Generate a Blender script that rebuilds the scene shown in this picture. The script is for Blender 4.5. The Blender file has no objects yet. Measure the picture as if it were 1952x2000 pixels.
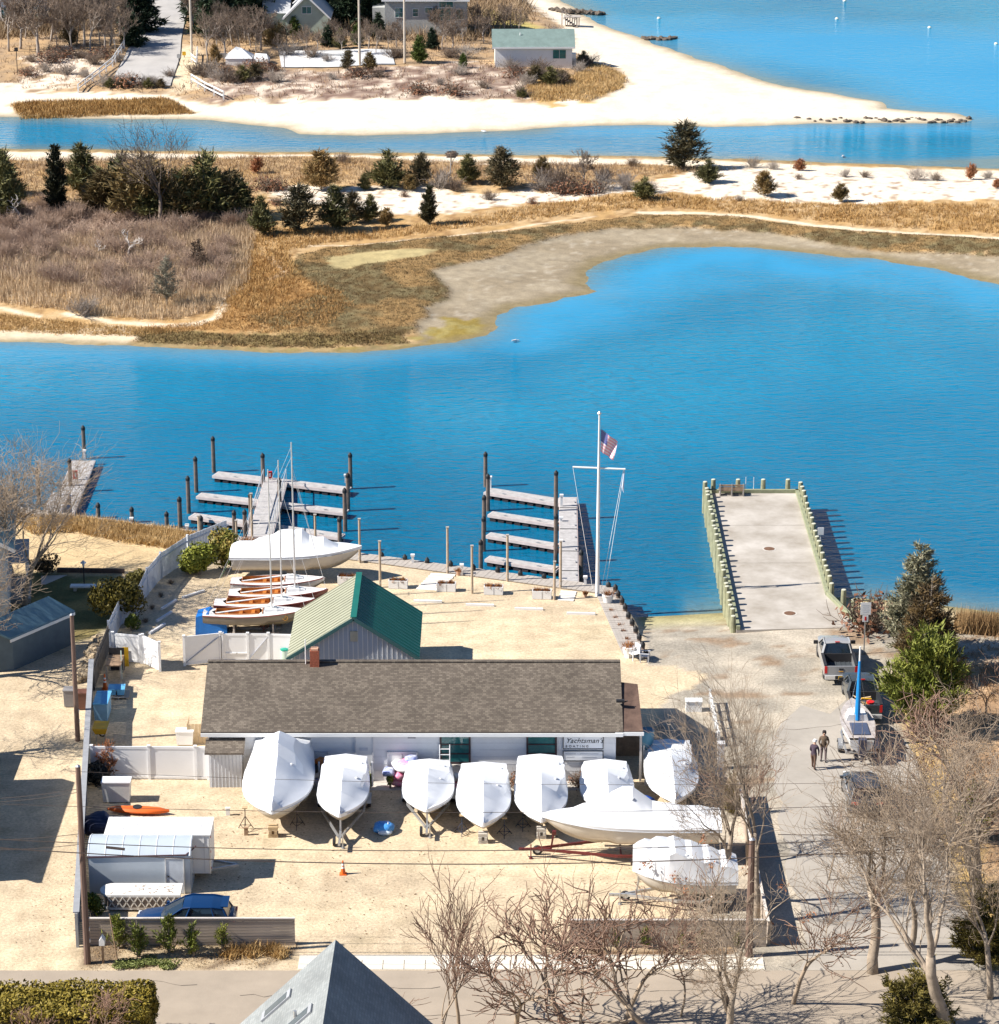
import bpy, bmesh, math, random
import numpy as np
from mathutils import Vector, Matrix

R = math.radians
sc = bpy.context.scene
COL = sc.collection

# ------------------------------------------------------------------ camera, sky, sun, exposure
PITCH, CAMH, FPX, PW_, PH_ = R(18.8), 66.0, 5875.0, 1952.0, 2000.0
cam = bpy.data.cameras.new('camera')
cam.sensor_fit = 'HORIZONTAL'; cam.sensor_width = 36.0
cam.lens = 36.0 * FPX / PW_
cam.clip_start = 1.0; cam.clip_end = 30000
camo = bpy.data.objects.new('camera', cam); COL.objects.link(camo)
camo.location = (0, 0, CAMH); camo.rotation_euler = (R(90) - PITCH, 0, 0)
sc.camera = camo

SUN_EL, SUN_AZ = R(40), R(9)      # the sun stands to the left and a little behind the camera
sdir = Vector((-math.cos(SUN_AZ) * math.cos(SUN_EL), -math.sin(SUN_AZ) * math.cos(SUN_EL), math.sin(SUN_EL)))
world = bpy.data.worlds.new('World'); sc.world = world; world.use_nodes = True
nt = world.node_tree; nt.nodes.clear()
wo = nt.nodes.new('ShaderNodeOutputWorld'); wb = nt.nodes.new('ShaderNodeBackground')
sky = nt.nodes.new('ShaderNodeTexSky'); sky.sky_type = 'NISHITA'; sky.sun_disc = False
sky.sun_elevation = SUN_EL; sky.sun_rotation = math.atan2(sdir.x, sdir.y)
sky.air_density = 1.0; sky.dust_density = 0.0; sky.ozone_density = 7.0
wb.inputs['Strength'].default_value = 0.06
nt.links.new(sky.outputs[0], wb.inputs[0]); nt.links.new(wb.outputs[0], wo.inputs[0])
sun = bpy.data.lights.new('sun', 'SUN'); sun.energy = 5.0; sun.angle = R(0.5); sun.color = (1.0, 0.94, 0.85)
suno = bpy.data.objects.new('sun', sun); COL.objects.link(suno)
suno.rotation_euler = sdir.to_track_quat('Z', 'Y').to_euler(); suno.location = (-60, 100, 80)
sc.view_settings.view_transform = 'Standard'; sc.view_settings.look = 'None'
sc.view_settings.gamma = 1.0; sc.view_settings.use_curve_mapping = False
sc.view_settings.exposure = 0.85
sc.cycles.max_bounces = 5; sc.cycles.diffuse_bounces = 2; sc.cycles.glossy_bounces = 2
sc.cycles.transparent_max_bounces = 6; sc.cycles.caustics_reflective = False; sc.cycles.caustics_refractive = False

# ------------------------------------------------------------------ measuring: pixel of the photograph -> point on a level
CP, SP = math.cos(PITCH), math.sin(PITCH)
WZ = -1.4                                     # water level, the yard is 0
def G(px, py, z=0.0):
    u = (px - PW_ / 2) / FPX; v = (PH_ / 2 - py) / FPX
    d = Vector((u, CP + v * SP, -SP + v * CP))
    return Vector((0, 0, CAMH)) + d * ((z - CAMH) / d.z)
def ZT(Y, py):                                # height on the upright plane at distance Y that shows at row py
    v = (PH_ / 2 - py) / FPX
    return CAMH + Y * (-SP + v * CP) / (CP + v * SP)
def XT(px, Y, z):
    dep = Y * CP - (z - CAMH) * SP
    return (px - PW_ / 2) / FPX * dep
CR = dict(A=(0, 780, 3.808), B=(350, 830, 3.808), C=(820, 790, 3.808), D=(1300, 880, 2.92), E=(0, 1180, 3.808),
          F=(380, 1240, 3.6615), G=(850, 1240, 3.1733), H=(1400, 1200, 3.449), I=(0, 1500, 3.1733), J=(400, 1600, 3.1733),
          K=(900, 1600, 3.1733), L=(1400, 1600, 3.449), a=(0, 0, 2.72), b=(600, 0, 2.72), c=(1252, 0, 2.72),
          d=(0, 200, 2.72), e=(600, 200, 2.72), f=(1252, 200, 2.72), t=(1550, 1240, 7.933), u=(1540, 1400, 7.933),
          v=(1200, 1240, 6.504), w=(0, 960, 6.969), y=(160, 1260, 3.731))
def px(c, x, y):
    a, b, s = CR[c]; return a + x / s, b + y / s
def P(c, x, y, z=0.0):
    a, b = px(c, x, y); return G(a, b, z)
def top(c, Y, y):                             # height of crop row y on the plane at distance Y
    return ZT(Y, px(c, 0, y)[1])

# ------------------------------------------------------------------ noise for shapes and ground cover
def vnoise(x, y, seed=0):
    xi = np.floor(x).astype(np.int64); yi = np.floor(y).astype(np.int64)
    xf = x - xi; yf = y - yi
    def h(a, b):
        n = (a * 374761393 + b * 668265263 + seed * 1274126177) & 0xffffffff
        n = ((n ^ (n >> 13)) * 1274126177) & 0xffffffff
        return ((n ^ (n >> 16)) & 0xffff) / 65535.0
    u = xf * xf * (3 - 2 * xf); v = yf * yf * (3 - 2 * yf)
    return (h(xi, yi) * (1 - u) + h(xi + 1, yi) * u) * (1 - v) + (h(xi, yi + 1) * (1 - u) + h(xi + 1, yi + 1) * u) * v
def fbm(x, y, seed=0, oct=4):
    x = np.asarray(x, float); y = np.asarray(y, float)
    s = np.zeros_like(x); a = 0.5
    for o in range(oct):
        s += a * vnoise(x, y, seed + o * 17); x = x * 2.03; y = y * 2.03; a *= 0.5
    return s / (1 - 0.5 ** oct)
def inside(poly, x, y):
    c = np.zeros(x.shape, bool); n = len(poly)
    for i in range(n):
        x1, y1 = poly[i]; x2, y2 = poly[(i + 1) % n]
        if y1 == y2: continue
        c ^= ((y1 > y) != (y2 > y)) & (x < (x2 - x1) * (y - y1) / (y2 - y1) + x1)
    return c
def dist_lines(pts, x, y, close=True):
    d = np.full(x.shape, 1e9); n = len(pts)
    for i in range(n if close else n - 1):
        x1, y1 = pts[i]; x2, y2 = pts[(i + 1) % n]
        dx, dy = x2 - x1, y2 - y1; L = dx * dx + dy * dy + 1e-9
        t = np.clip(((x - x1) * dx + (y - y1) * dy) / L, 0, 1)
        d = np.minimum(d, np.hypot(x - x1 - t * dx, y - y1 - t * dy))
    return d
def sdist(poly, x, y):
    d = dist_lines(poly, x, y)
    return np.where(inside(poly, x, y), d, -d)
def W2(c, pts, z=0.0):                        # list of crop pixels -> ground polygon
    out = []
    for (x, y) in pts:
        p = P(c, x, y, z) if c else G(x, y, z); out.append((p.x, p.y))
    return out

# ------------------------------------------------------------------ materials
MATS = {}
def new_mat(name):
    m = bpy.data.materials.new(name); m.use_nodes = True
    n = m.node_tree.nodes; l = m.node_tree.links
    return m, n, l, n['Principled BSDF']
def M(name, col, rough=0.7, var=0.12, scale=2.0, col2=None, bump=0.0, metal=0.0, spec=0.4, bscale=None, stretch=None, trans=0.0, coat=0.0):
    if name in MATS: return MATS[name]
    m, n, l, b = new_mat(name)
    b.inputs['Roughness'].default_value = rough; b.inputs['Metallic'].default_value = metal
    b.inputs['Specular IOR Level'].default_value = spec
    b.inputs['Coat Weight'].default_value = coat
    tc = n.new('ShaderNodeTexCoord'); mp = n.new('ShaderNodeMapping')
    l.new(tc.outputs['Object'], mp.inputs[0])
    if stretch: mp.inputs['Scale'].default_value = stretch
    ns = n.new('ShaderNodeTexNoise'); ns.inputs['Scale'].default_value = scale; ns.inputs['Detail'].default_value = 5
    ns.inputs['Roughness'].default_value = 0.65
    l.new(mp.outputs[0], ns.inputs['Vector'])
    rp = n.new('ShaderNodeValToRGB'); rp.color_ramp.elements[0].position = 0.3; rp.color_ramp.elements[1].position = 0.7
    c2 = col2 or tuple(min(1, c * (1 + var)) for c in col)
    c1 = col if col2 else tuple(c * (1 - var) for c in col)
    rp.color_ramp.elements[0].color = (*c1, 1); rp.color_ramp.elements[1].color = (*c2, 1)
    l.new(ns.outputs['Fac'], rp.inputs['Fac']); l.new(rp.outputs['Color'], b.inputs['Base Color'])
    if bump:
        bn = n.new('ShaderNodeBump'); bn.inputs['Strength'].default_value = bump; bn.inputs['Distance'].default_value = 0.03
        n2 = n.new('ShaderNodeTexNoise'); n2.inputs['Scale'].default_value = bscale or scale * 6; n2.inputs['Detail'].default_value = 4
        l.new(mp.outputs[0], n2.inputs['Vector']); l.new(n2.outputs['Fac'], bn.inputs['Height']); l.new(bn.outputs[0], b.inputs['Normal'])
    if trans:
        b.inputs['Transmission Weight'].default_value = trans
    MATS[name] = m
    return m
def leafM(name, c1, c2, c3=None, scale=1.5, rough=0.6):
    """foliage: colour differs from leaf clump to leaf clump and a little from plant to plant"""
    if name in MATS: return MATS[name]
    m, n, l, b = new_mat(name)
    b.inputs['Roughness'].default_value = rough; b.inputs['Specular IOR Level'].default_value = 0.25
    tc = n.new('ShaderNodeTexCoord'); ns = n.new('ShaderNodeTexNoise'); ns.inputs['Scale'].default_value = scale; ns.inputs['Detail'].default_value = 6
    ns.inputs['Roughness'].default_value = 0.8
    l.new(tc.outputs['Object'], ns.inputs['Vector'])
    oi = n.new('ShaderNodeObjectInfo'); ad = n.new('ShaderNodeMath'); ad.operation = 'MULTIPLY_ADD'
    l.new(oi.outputs['Random'], ad.inputs[0]); ad.inputs[1].default_value = 0.22
    sb = n.new('ShaderNodeMath'); sb.operation = 'ADD'; sb.inputs[1].default_value = -0.11
    l.new(ns.outputs['Fac'], sb.inputs[0]); l.new(sb.outputs[0], ad.inputs[2])
    rp = n.new('ShaderNodeValToRGB'); e = rp.color_ramp.elements
    e[0].position = 0.32; e[1].position = 0.68; e[0].color = (*c1, 1); e[1].color = (*c2, 1)
    if c3:
        k = e.new(0.5); k.color = (*c3, 1)
    l.new(ad.outputs[0], rp.inputs['Fac']); l.new(rp.outputs['Color'], b.inputs['Base Color'])
    MATS[name] = m
    return m
def groundM(name, fine=14.0, amt=0.22, bump=0.5, rough=0.95, speck=None, bdist=0.05):
    """colour laid out by what grows or lies there (attribute 'Col'), broken up by grain"""
    m, n, l, b = new_mat(name)
    b.inputs['Roughness'].default_value = rough; b.inputs['Specular IOR Level'].default_value = 0.15
    at = n.new('ShaderNodeAttribute'); at.attribute_name = 'Col'
    tc = n.new('ShaderNodeTexCoord')
    n1 = n.new('ShaderNodeTexNoise'); n1.inputs['Scale'].default_value = fine; n1.inputs['Detail'].default_value = 6; n1.inputs['Roughness'].default_value = 0.75
    n2 = n.new('ShaderNodeTexNoise'); n2.inputs['Scale'].default_value = fine * 0.13; n2.inputs['Detail'].default_value = 5
    l.new(tc.outputs['Object'], n1.inputs['Vector']); l.new(tc.outputs['Object'], n2.inputs['Vector'])
    mr = n.new('ShaderNodeMapRange'); mr.inputs['From Min'].default_value = 0.3; mr.inputs['From Max'].default_value = 0.7
    mr.inputs['To Min'].default_value = 1 - amt; mr.inputs['To Max'].default_value = 1 + amt
    l.new(n1.outputs['Fac'], mr.inputs['Value'])
    m2 = n.new('ShaderNodeMapRange'); m2.inputs['From Min'].default_value = 0.3; m2.inputs['From Max'].default_value = 0.7
    m2.inputs['To Min'].default_value = 1 - amt * 0.5; m2.inputs['To Max'].default_value = 1 + amt * 0.5
    l.new(n2.outputs['Fac'], m2.inputs['Value'])
    ml = n.new('ShaderNodeMath'); ml.operation = 'MULTIPLY'
    l.new(mr.outputs[0], ml.inputs[0]); l.new(m2.outputs[0], ml.inputs[1])
    vm = n.new('ShaderNodeVectorMath'); vm.operation = 'SCALE'
    l.new(at.outputs['Color'], vm.inputs[0]); l.new(ml.outputs[0], vm.inputs['Scale'])
    l.new(vm.outputs[0], b.inputs['Base Color'])
    bn = n.new('ShaderNodeBump'); bn.inputs['Strength'].default_value = bump; bn.inputs['Distance'].default_value = bdist
    l.new(n1.outputs['Fac'], bn.inputs['Height']); l.new(bn.outputs[0], b.inputs['Normal'])
    MATS[name] = m
    return m
WHITE = M('white_paint', (0.80, 0.80, 0.79), 0.5, 0.04, 1.5)
VINYL = M('white_vinyl', (0.82, 0.82, 0.82), 0.35, 0.03, 1.2)
WRAP = M('shrink_wrap', (0.80, 0.82, 0.85), 0.32, 0.03, 1.6, bump=0.25, bscale=2.2, spec=0.5)
GELC = M('gelcoat', (0.76, 0.75, 0.72), 0.2, 0.05, 0.8, coat=0.4)
BOTT = M('bottom_paint', (0.16, 0.035, 0.025), 0.7, 0.25, 3)
BARK = M('bark', (0.31, 0.25, 0.19), 0.9, 0.3, 5, bump=0.3)
TWIG = M('twig_bark', (0.33, 0.255, 0.185), 0.9, 0.25, 1.2)
TWIGG = M('grey_twig', (0.36, 0.31, 0.27), 0.9, 0.25, 1.0)
TWIGF = M('far_twig', (0.20, 0.15, 0.115), 0.9, 0.3, 0.6)
DEAD = M('dead_wood', (0.55, 0.50, 0.45), 0.9, 0.1, 2)
WOODG = M('weathered_wood', (0.40, 0.36, 0.32), 0.85, 0.22, 3, stretch=(1, 6, 6), bump=0.2)
DECKG = M('dock_boards', (0.46, 0.44, 0.43), 0.8, 0.2, 2.5, bump=0.2)
WOODB = M('brown_wood', (0.33, 0.22, 0.14), 0.8, 0.25, 4, bump=0.2)
WOODT = M('tan_wood', (0.50, 0.37, 0.22), 0.7, 0.2, 3)
PILEM = M('pile_wood', (0.17, 0.125, 0.10), 0.8, 0.3, 3, bump=0.3)
PILEG = M('treated_pile', (0.27, 0.27, 0.17), 0.8, 0.25, 2.5, bump=0.3)
BLACK = M('black_rubber', (0.025, 0.025, 0.028), 0.6, 0.2, 4)
DARK = M('dark_void', (0.03, 0.028, 0.03), 0.8, 0.2, 2)
STEEL = M('galvanised_steel', (0.52, 0.53, 0.54), 0.4, 0.1, 5, metal=0.7)
ALU = M('aluminium', (0.72, 0.72, 0.72), 0.35, 0.05, 5, metal=0.5)
ORANGE = M('orange_plastic', (0.75, 0.14, 0.02), 0.5, 0.05)
BLUEP = M('blue_plastic', (0.02, 0.16, 0.55), 0.45, 0.1, 2)
LBLUE = M('light_blue', (0.13, 0.42, 0.72), 0.5, 0.1, 2)
REDP = M('red_plastic', (0.6, 0.02, 0.02), 0.45, 0.1)
YELL = M('yellow_plastic', (0.72, 0.42, 0.02), 0.5, 0.1)
GLASS = M('window_glass', (0.03, 0.16, 0.16), 0.05, 0.4, 0.8, spec=0.9)
CONC = M('concrete', (0.52, 0.49, 0.44), 0.85, 0.12, 2, bump=0.15)
WIRE = M('cable', (0.05, 0.035, 0.03), 0.6, 0.1)

# ------------------------------------------------------------------ mesh building
class MB:
    def __init__(s): s.v = []; s.f = []; s.mi = []
    def add(s, vs, fs, mi=0):
        o = len(s.v); s.v += [tuple(p) for p in vs]
        for f in fs: s.f.append(tuple(i + o for i in f)); s.mi.append(mi)
        return s
    def box(s, x, y, z, sx, sy, sz, rz=0.0, mi=0):
        c, q = math.cos(rz), math.sin(rz); vs = []
        for dz in (-0.5, 0.5):
            for dx, dy in ((-.5, -.5), (.5, -.5), (.5, .5), (-.5, .5)):
                a, b = dx * sx, dy * sy
                vs.append((x + a * c - b * q, y + a * q + b * c, z + dz * sz))
        return s.add(vs, [(3, 2, 1, 0), (4, 5, 6, 7), (0, 1, 5, 4), (1, 2, 6, 5), (2, 3, 7, 6), (3, 0, 4, 7)], mi)
    def beam(s, p0, p1, w, h, mi=0):
        p0 = Vector(p0); p1 = Vector(p1); d = (p1 - p0).normalized()
        up = Vector((0, 0, 1)) if abs(d.z) < 0.95 else Vector((0, 1, 0))
        a = d.cross(up).normalized() * (w / 2); b = a.cross(d).normalized() * (h / 2)
        vs = [p + q for p in (p0, p1) for q in (-a - b, a - b, a + b, -a + b)]
        return s.add(vs, [(3, 2, 1, 0), (4, 5, 6, 7), (0, 1, 5, 4), (1, 2, 6, 5), (2, 3, 7, 6), (3, 0, 4, 7)], mi)
    def tube(s, pts, rad, n=6, cap=True, mi=0):
        pts = [Vector(p) for p in pts]
        if not hasattr(rad, '__len__'): rad = [rad] * len(pts)
        vs = []; ref = None
        for i, p in enumerate(pts):
            d = (pts[min(i + 1, len(pts) - 1)] - pts[max(i - 1, 0)])
            d = d.normalized() if d.length > 1e-9 else Vector((0, 0, 1))
            if ref is None: ref = Vector((1, 0, 0)) if abs(d.x) < 0.8 else Vector((0, 1, 0))
            a = d.cross(ref).normalized(); b = d.cross(a).normalized(); ref = -b if False else ref
            for k in range(n):
                t = 2 * math.pi * k / n
                vs.append(p + (a * math.cos(t) + b * math.sin(t)) * rad[i])
        fs = []
        for i in range(len(pts) - 1):
            for k in range(n):
                q = (k + 1) % n; fs.append((i * n + k, i * n + q, (i + 1) * n + q, (i + 1) * n + k))
        if cap:
            fs.append(tuple(range(n - 1, -1, -1))); e = (len(pts) - 1) * n; fs.append(tuple(range(e, e + n)))
        return s.add(vs, fs, mi)
    def lathe(s, x, y, prof, n=10, mi=0):     # prof: (radius, z)
        return s.tube([(x, y, z) for r, z in prof], [max(r, 1e-4) for r, z in prof], n, True, mi) if False else s._lathe(x, y, prof, n, mi)
    def _lathe(s, x, y, prof, n, mi):
        vs = [(x + r * math.cos(2 * math.pi * k / n), y + r * math.sin(2 * math.pi * k / n), z) for r, z in prof for k in range(n)]
        fs = []
        for i in range(len(prof) - 1):
            for k in range(n):
                q = (k + 1) % n; fs.append((i * n + k, i * n + q, (i + 1) * n + q, (i + 1) * n + k))
        fs.append(tuple(range(n - 1, -1, -1))); e = (len(prof) - 1) * n; fs.append(tuple(range(e, e + n)))
        return s.add(vs, fs, mi)
    def prism(s, poly, z0, z1, mi=0):
        n = len(poly)
        a = sum(poly[i][0] * poly[(i + 1) % n][1] - poly[(i + 1) % n][0] * poly[i][1] for i in range(n))
        if a < 0: poly = poly[::-1]
        vs = [(p[0], p[1], z0) for p in poly] + [(p[0], p[1], z1) for p in poly]
        fs = [tuple(range(n - 1, -1, -1)), tuple(range(n, 2 * n))] + [(i, (i + 1) % n, n + (i + 1) % n, n + i) for i in range(n)]
        return s.add(vs, fs, mi)
    def xprism(s, poly, y0, y1, mi=0):        # poly in (x, z) pushed along y
        n = len(poly); vs = [(p[0], y0, p[1]) for p in poly] + [(p[0], y1, p[1]) for p in poly]
        return s.add(vs, [tuple(range(n)), tuple(range(2 * n - 1, n - 1, -1))] + [(i, n + i, n + (i + 1) % n, (i + 1) % n) for i in range(n)], mi)
    def loft(s, rings, closed=True, cap=True, mi=0):
        n = len(rings[0]); vs = [p for r in rings for p in r]; fs = []
        for i in range(len(rings) - 1):
            for k in range(n if closed else n - 1):
                q = (k + 1) % n; fs.append((i * n + k, i * n + q, (i + 1) * n + q, (i + 1) * n + k))
        if cap and closed:
            fs.append(tuple(range(n - 1, -1, -1))); e = (len(rings) - 1) * n; fs.append(tuple(range(e, e + n)))
        return s.add(vs, fs, mi)
    def face(s, pts, mi=0): return s.add(pts, [tuple(range(len(pts)))], mi)
    def mesh(s, name, mat=None, smooth=False):
        me = bpy.data.meshes.new(name); me.from_pydata([tuple(p) for p in s.v], [], s.f)
        for m in (mat if isinstance(mat, (list, tuple)) else [mat]):
            if m: me.materials.append(m)
        if isinstance(mat, (list, tuple)): me.polygons.foreach_set('material_index', s.mi)
        bm = bmesh.new(); bm.from_mesh(me); bmesh.ops.recalc_face_normals(bm, faces=bm.faces); bm.to_mesh(me); bm.free()
        if smooth:
            me.polygons.foreach_set('use_smooth', [True] * len(me.polygons))
            try: me.set_sharp_from_angle(angle=R(38))
            except Exception: pass
        me.update(); return me
    def build(s, name, mat, parent=None, smooth=False, loc=None, rz=0.0):
        return link(name, s.mesh(name, mat, smooth), parent, loc, rz)
def link(name, me, parent=None, loc=None, rz=0.0):
    o = bpy.data.objects.new(name, me); COL.objects.link(o)
    if parent: o.parent = parent
    if loc is not None: o.location = loc
    o.rotation_euler.z = rz
    return o
def npmesh(name, V, F, mat, smooth=False, mi=None):
    me = bpy.data.meshes.new(name); V = np.asarray(V, np.float32); F = np.asarray(F, np.int32); k = F.shape[1]
    me.vertices.add(len(V)); me.vertices.foreach_set('co', V.ravel())
    me.loops.add(F.size); me.loops.foreach_set('vertex_index', F.ravel())
    me.polygons.add(len(F)); me.polygons.foreach_set('loop_start', np.arange(0, F.size, k, dtype=np.int32))
    me.polygons.foreach_set('loop_total', np.full(len(F), k, np.int32))
    if smooth: me.polygons.foreach_set('use_smooth', np.ones(len(F), bool))
    for m in (mat if isinstance(mat, (list, tuple)) else [mat]): me.materials.append(m)
    if mi is not None: me.polygons.foreach_set('material_index', np.asarray(mi, np.int32))
    me.update(calc_edges=True); me.validate(); return me
def tag(o, label=None, cat=None, group=None, kind=None):
    if label: o['label'] = label
    if cat: o['category'] = cat
    if group: o['group'] = group
    if kind: o['kind'] = kind
    return o
def thing(name, label, cat, loc=(0, 0, 0), rz=0.0, group=None):
    o = bpy.data.objects.new(name, None); COL.objects.link(o); o.empty_display_size = 0.3
    o.location = loc; o.rotation_euler.z = rz
    return tag(o, label, cat, group)
def copy_tree(o, parent=None):
    c = o.copy(); COL.objects.link(c); c.parent = parent
    for ch in list(o.children): copy_tree(ch, c)
    return c
def dup(o, loc, rz, label, group=None, scale=None):
    c = copy_tree(o); c.location = loc; c.rotation_euler.z = rz; c['label'] = label
    if group: c['group'] = group
    if scale is not None: c.scale = scale if hasattr(scale, '__len__') else (scale,) * 3
    return c
def sheet(name, poly, z, mat, parent=None):
    return MB().face([(p[0], p[1], z) for p in poly]).build(name, mat, parent)
# ================================================================== THE SETTING
# ---- shorelines (ground polygons)
MIDZ = WZ + 0.4
mid_shore = W2(None, [(-420, 640), (-150, 660), (0, 667), (120, 671), (257, 675), (368, 683), (512, 687), (600, 689), (698, 690), (784, 681), (894, 669), (953, 656),
    (971, 637), (975, 619), (1004, 601), (1078, 590), (1170, 569), (1144, 553), (1151, 531), (1173, 512), (1225, 498), (1298, 484), (1399, 481),
    (1509, 487), (1620, 498), (1730, 509), (1822, 523), (1895, 542), (1960, 556), (2300, 640), (2900, 700), (2900, 360), (2300, 337), (1951, 329), (1620, 318), (1436, 310), (1252, 305),
    (600, 297), (300, 294), (0, 290), (-420, 285)], WZ)
far_shore = W2(None, [(-600, 222), (0, 228), (147, 230), (257, 233), (331, 233), (404, 235), (496, 243), (551, 250), (588, 261), (698, 265), (784, 263), (876, 259), (1004, 254),
    (1115, 246), (1298, 244), (1399, 247), (1583, 241), (1767, 241), (1877, 239), (1904, 234), (1873, 222), (1730, 211), (1722, 199), (1620, 180), (1539, 169),
    (1473, 151), (1417, 131), (1362, 114), (1289, 88), (1262, 76), (1207, 59), (1151, 37), (1126, 17), (1096, 0), (1040, -45), (980, -110), (900, -180), (-900, -180)], WZ)
shore_pts = [G(1240, 1206, WZ), G(1340, 1201, WZ), G(1430, 1196, WZ), G(1640, 1166, WZ), G(1790, 1176, WZ), G(1951, 1197, WZ), G(2400, 1215, WZ)]
bulk = [G(-500, 920), G(158, 1009), G(820, 1100), G(1201, 1149), G(1262, 1282)]
bulk = [(p.x, p.y) for p in bulk]
yard_poly = bulk + [(bulk[-1][0], -60), (bulk[0][0], -60)]

def terrain(name, x0, x1, y0, y1, res, zf, cf, mat, zmin=WZ - 0.9):
    xs = np.arange(x0, x1 + res, res); ys = np.arange(y0, y1 + res, res)
    X, Y = np.meshgrid(xs, ys); Z = zf(X, Y); C = cf(X, Y, Z)
    nx, ny = len(xs), len(ys)
    V = np.stack([X, Y, Z], -1).reshape(-1, 3)
    i = np.arange(nx * ny).reshape(ny, nx)
    F = np.stack([i[:-1, :-1], i[:-1, 1:], i[1:, 1:], i[1:, :-1]], -1).reshape(-1, 4)
    F = F[(Z.ravel()[F] > zmin).any(1)]
    used = np.unique(F); mp = np.full(len(V), -1); mp[used] = np.arange(len(used))
    me = npmesh(name, V[used], mp[F], mat, smooth=True)
    ca = me.color_attributes.new('Col', 'FLOAT_COLOR', 'POINT')
    c4 = np.ones((len(used), 4), np.float32); c4[:, :3] = C.reshape(-1, 3)[used]
    ca.data.foreach_set('color', c4.ravel())
    return tag(link(name, me), kind='structure')
def mixc(C, mask, col):
    m = np.clip(mask, 0, 1)[..., None]; return C * (1 - m) + np.array(col) * m
def soft(sd, w): return np.clip(sd / w + 0.5, 0, 1)

# ---- near land: the boatyard, the street end, the neighbour's lawn
SX = np.array([p.x for p in shore_pts]); SY = np.array([p.y for p in shore_pts])
PIER_X0, PIER_X1 = 14.25, 20.85
def z_near(x, y):
    Ys = np.interp(x, SX, SY)
    slope = np.where(x < PIER_X1, 0.18, 0.16)
    zb = np.clip(WZ + (Ys - y) * slope, -3.2, 0.0)
    zy = np.where(sdist(yard_poly, x, y) > -0.3, 0.0, -3.2)
    return np.where(x > bulk[-1][0] + 0.35, zb, np.where(sdist(yard_poly, x, y) > 0.5, zy, np.where((x > bulk[3][0]) & (y < bulk[3][1]), np.maximum(zb, zy), zy)))
lawn_left = W2('A', [(-400, 1260), (300, 1290), (540, 1300), (1060, 1330), (1010, 1480), (840, 1700), (600, 1800), (-400, 1850)])
dry_left = W2('A', [(-400, 860), (560, 860), (1460, 985), (1400, 1060), (1080, 1290), (560, 1310), (300, 1300), (-400, 1270)])
tuft_left = W2('A', [(100, 880), (600, 895), (1440, 1005), (1330, 1110), (880, 1050), (560, 980), (280, 1000)])
bed_front = W2('I', [(540, 1060), (1850, 1085), (1800, 1160), (1650, 1235), (520, 1250)])
bed_right = W2('K', [(640, 800), (1960, 790), (1990, 890), (660, 900)])
leafy_right = [(24.3, 60), (75, 60), (75, 166), (25.5, 166), (24.6, 150)]
verge = [(22.6, 120), (25.4, 120), (25.6, 167), (22.8, 164)]
tracks = [W2(None, t) for t in ([(600, 1880), (640, 1780), (600, 1690), (460, 1640), (430, 1560)], [(760, 1880), (780, 1760), (900, 1690), (1010, 1700)], [(320, 1500), (330, 1400), (360, 1300), (330, 1210), (420, 1130)], [(60, 1900), (75, 1700), (60, 1500), (70, 1350), (40, 1250)], [(110, 1900), (115, 1720), (100, 1500), (120, 1340)], [(880, 1270), (1000, 1230), (1160, 1240)], [(950, 1880), (900, 1780), (700, 1740)])]
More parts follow.
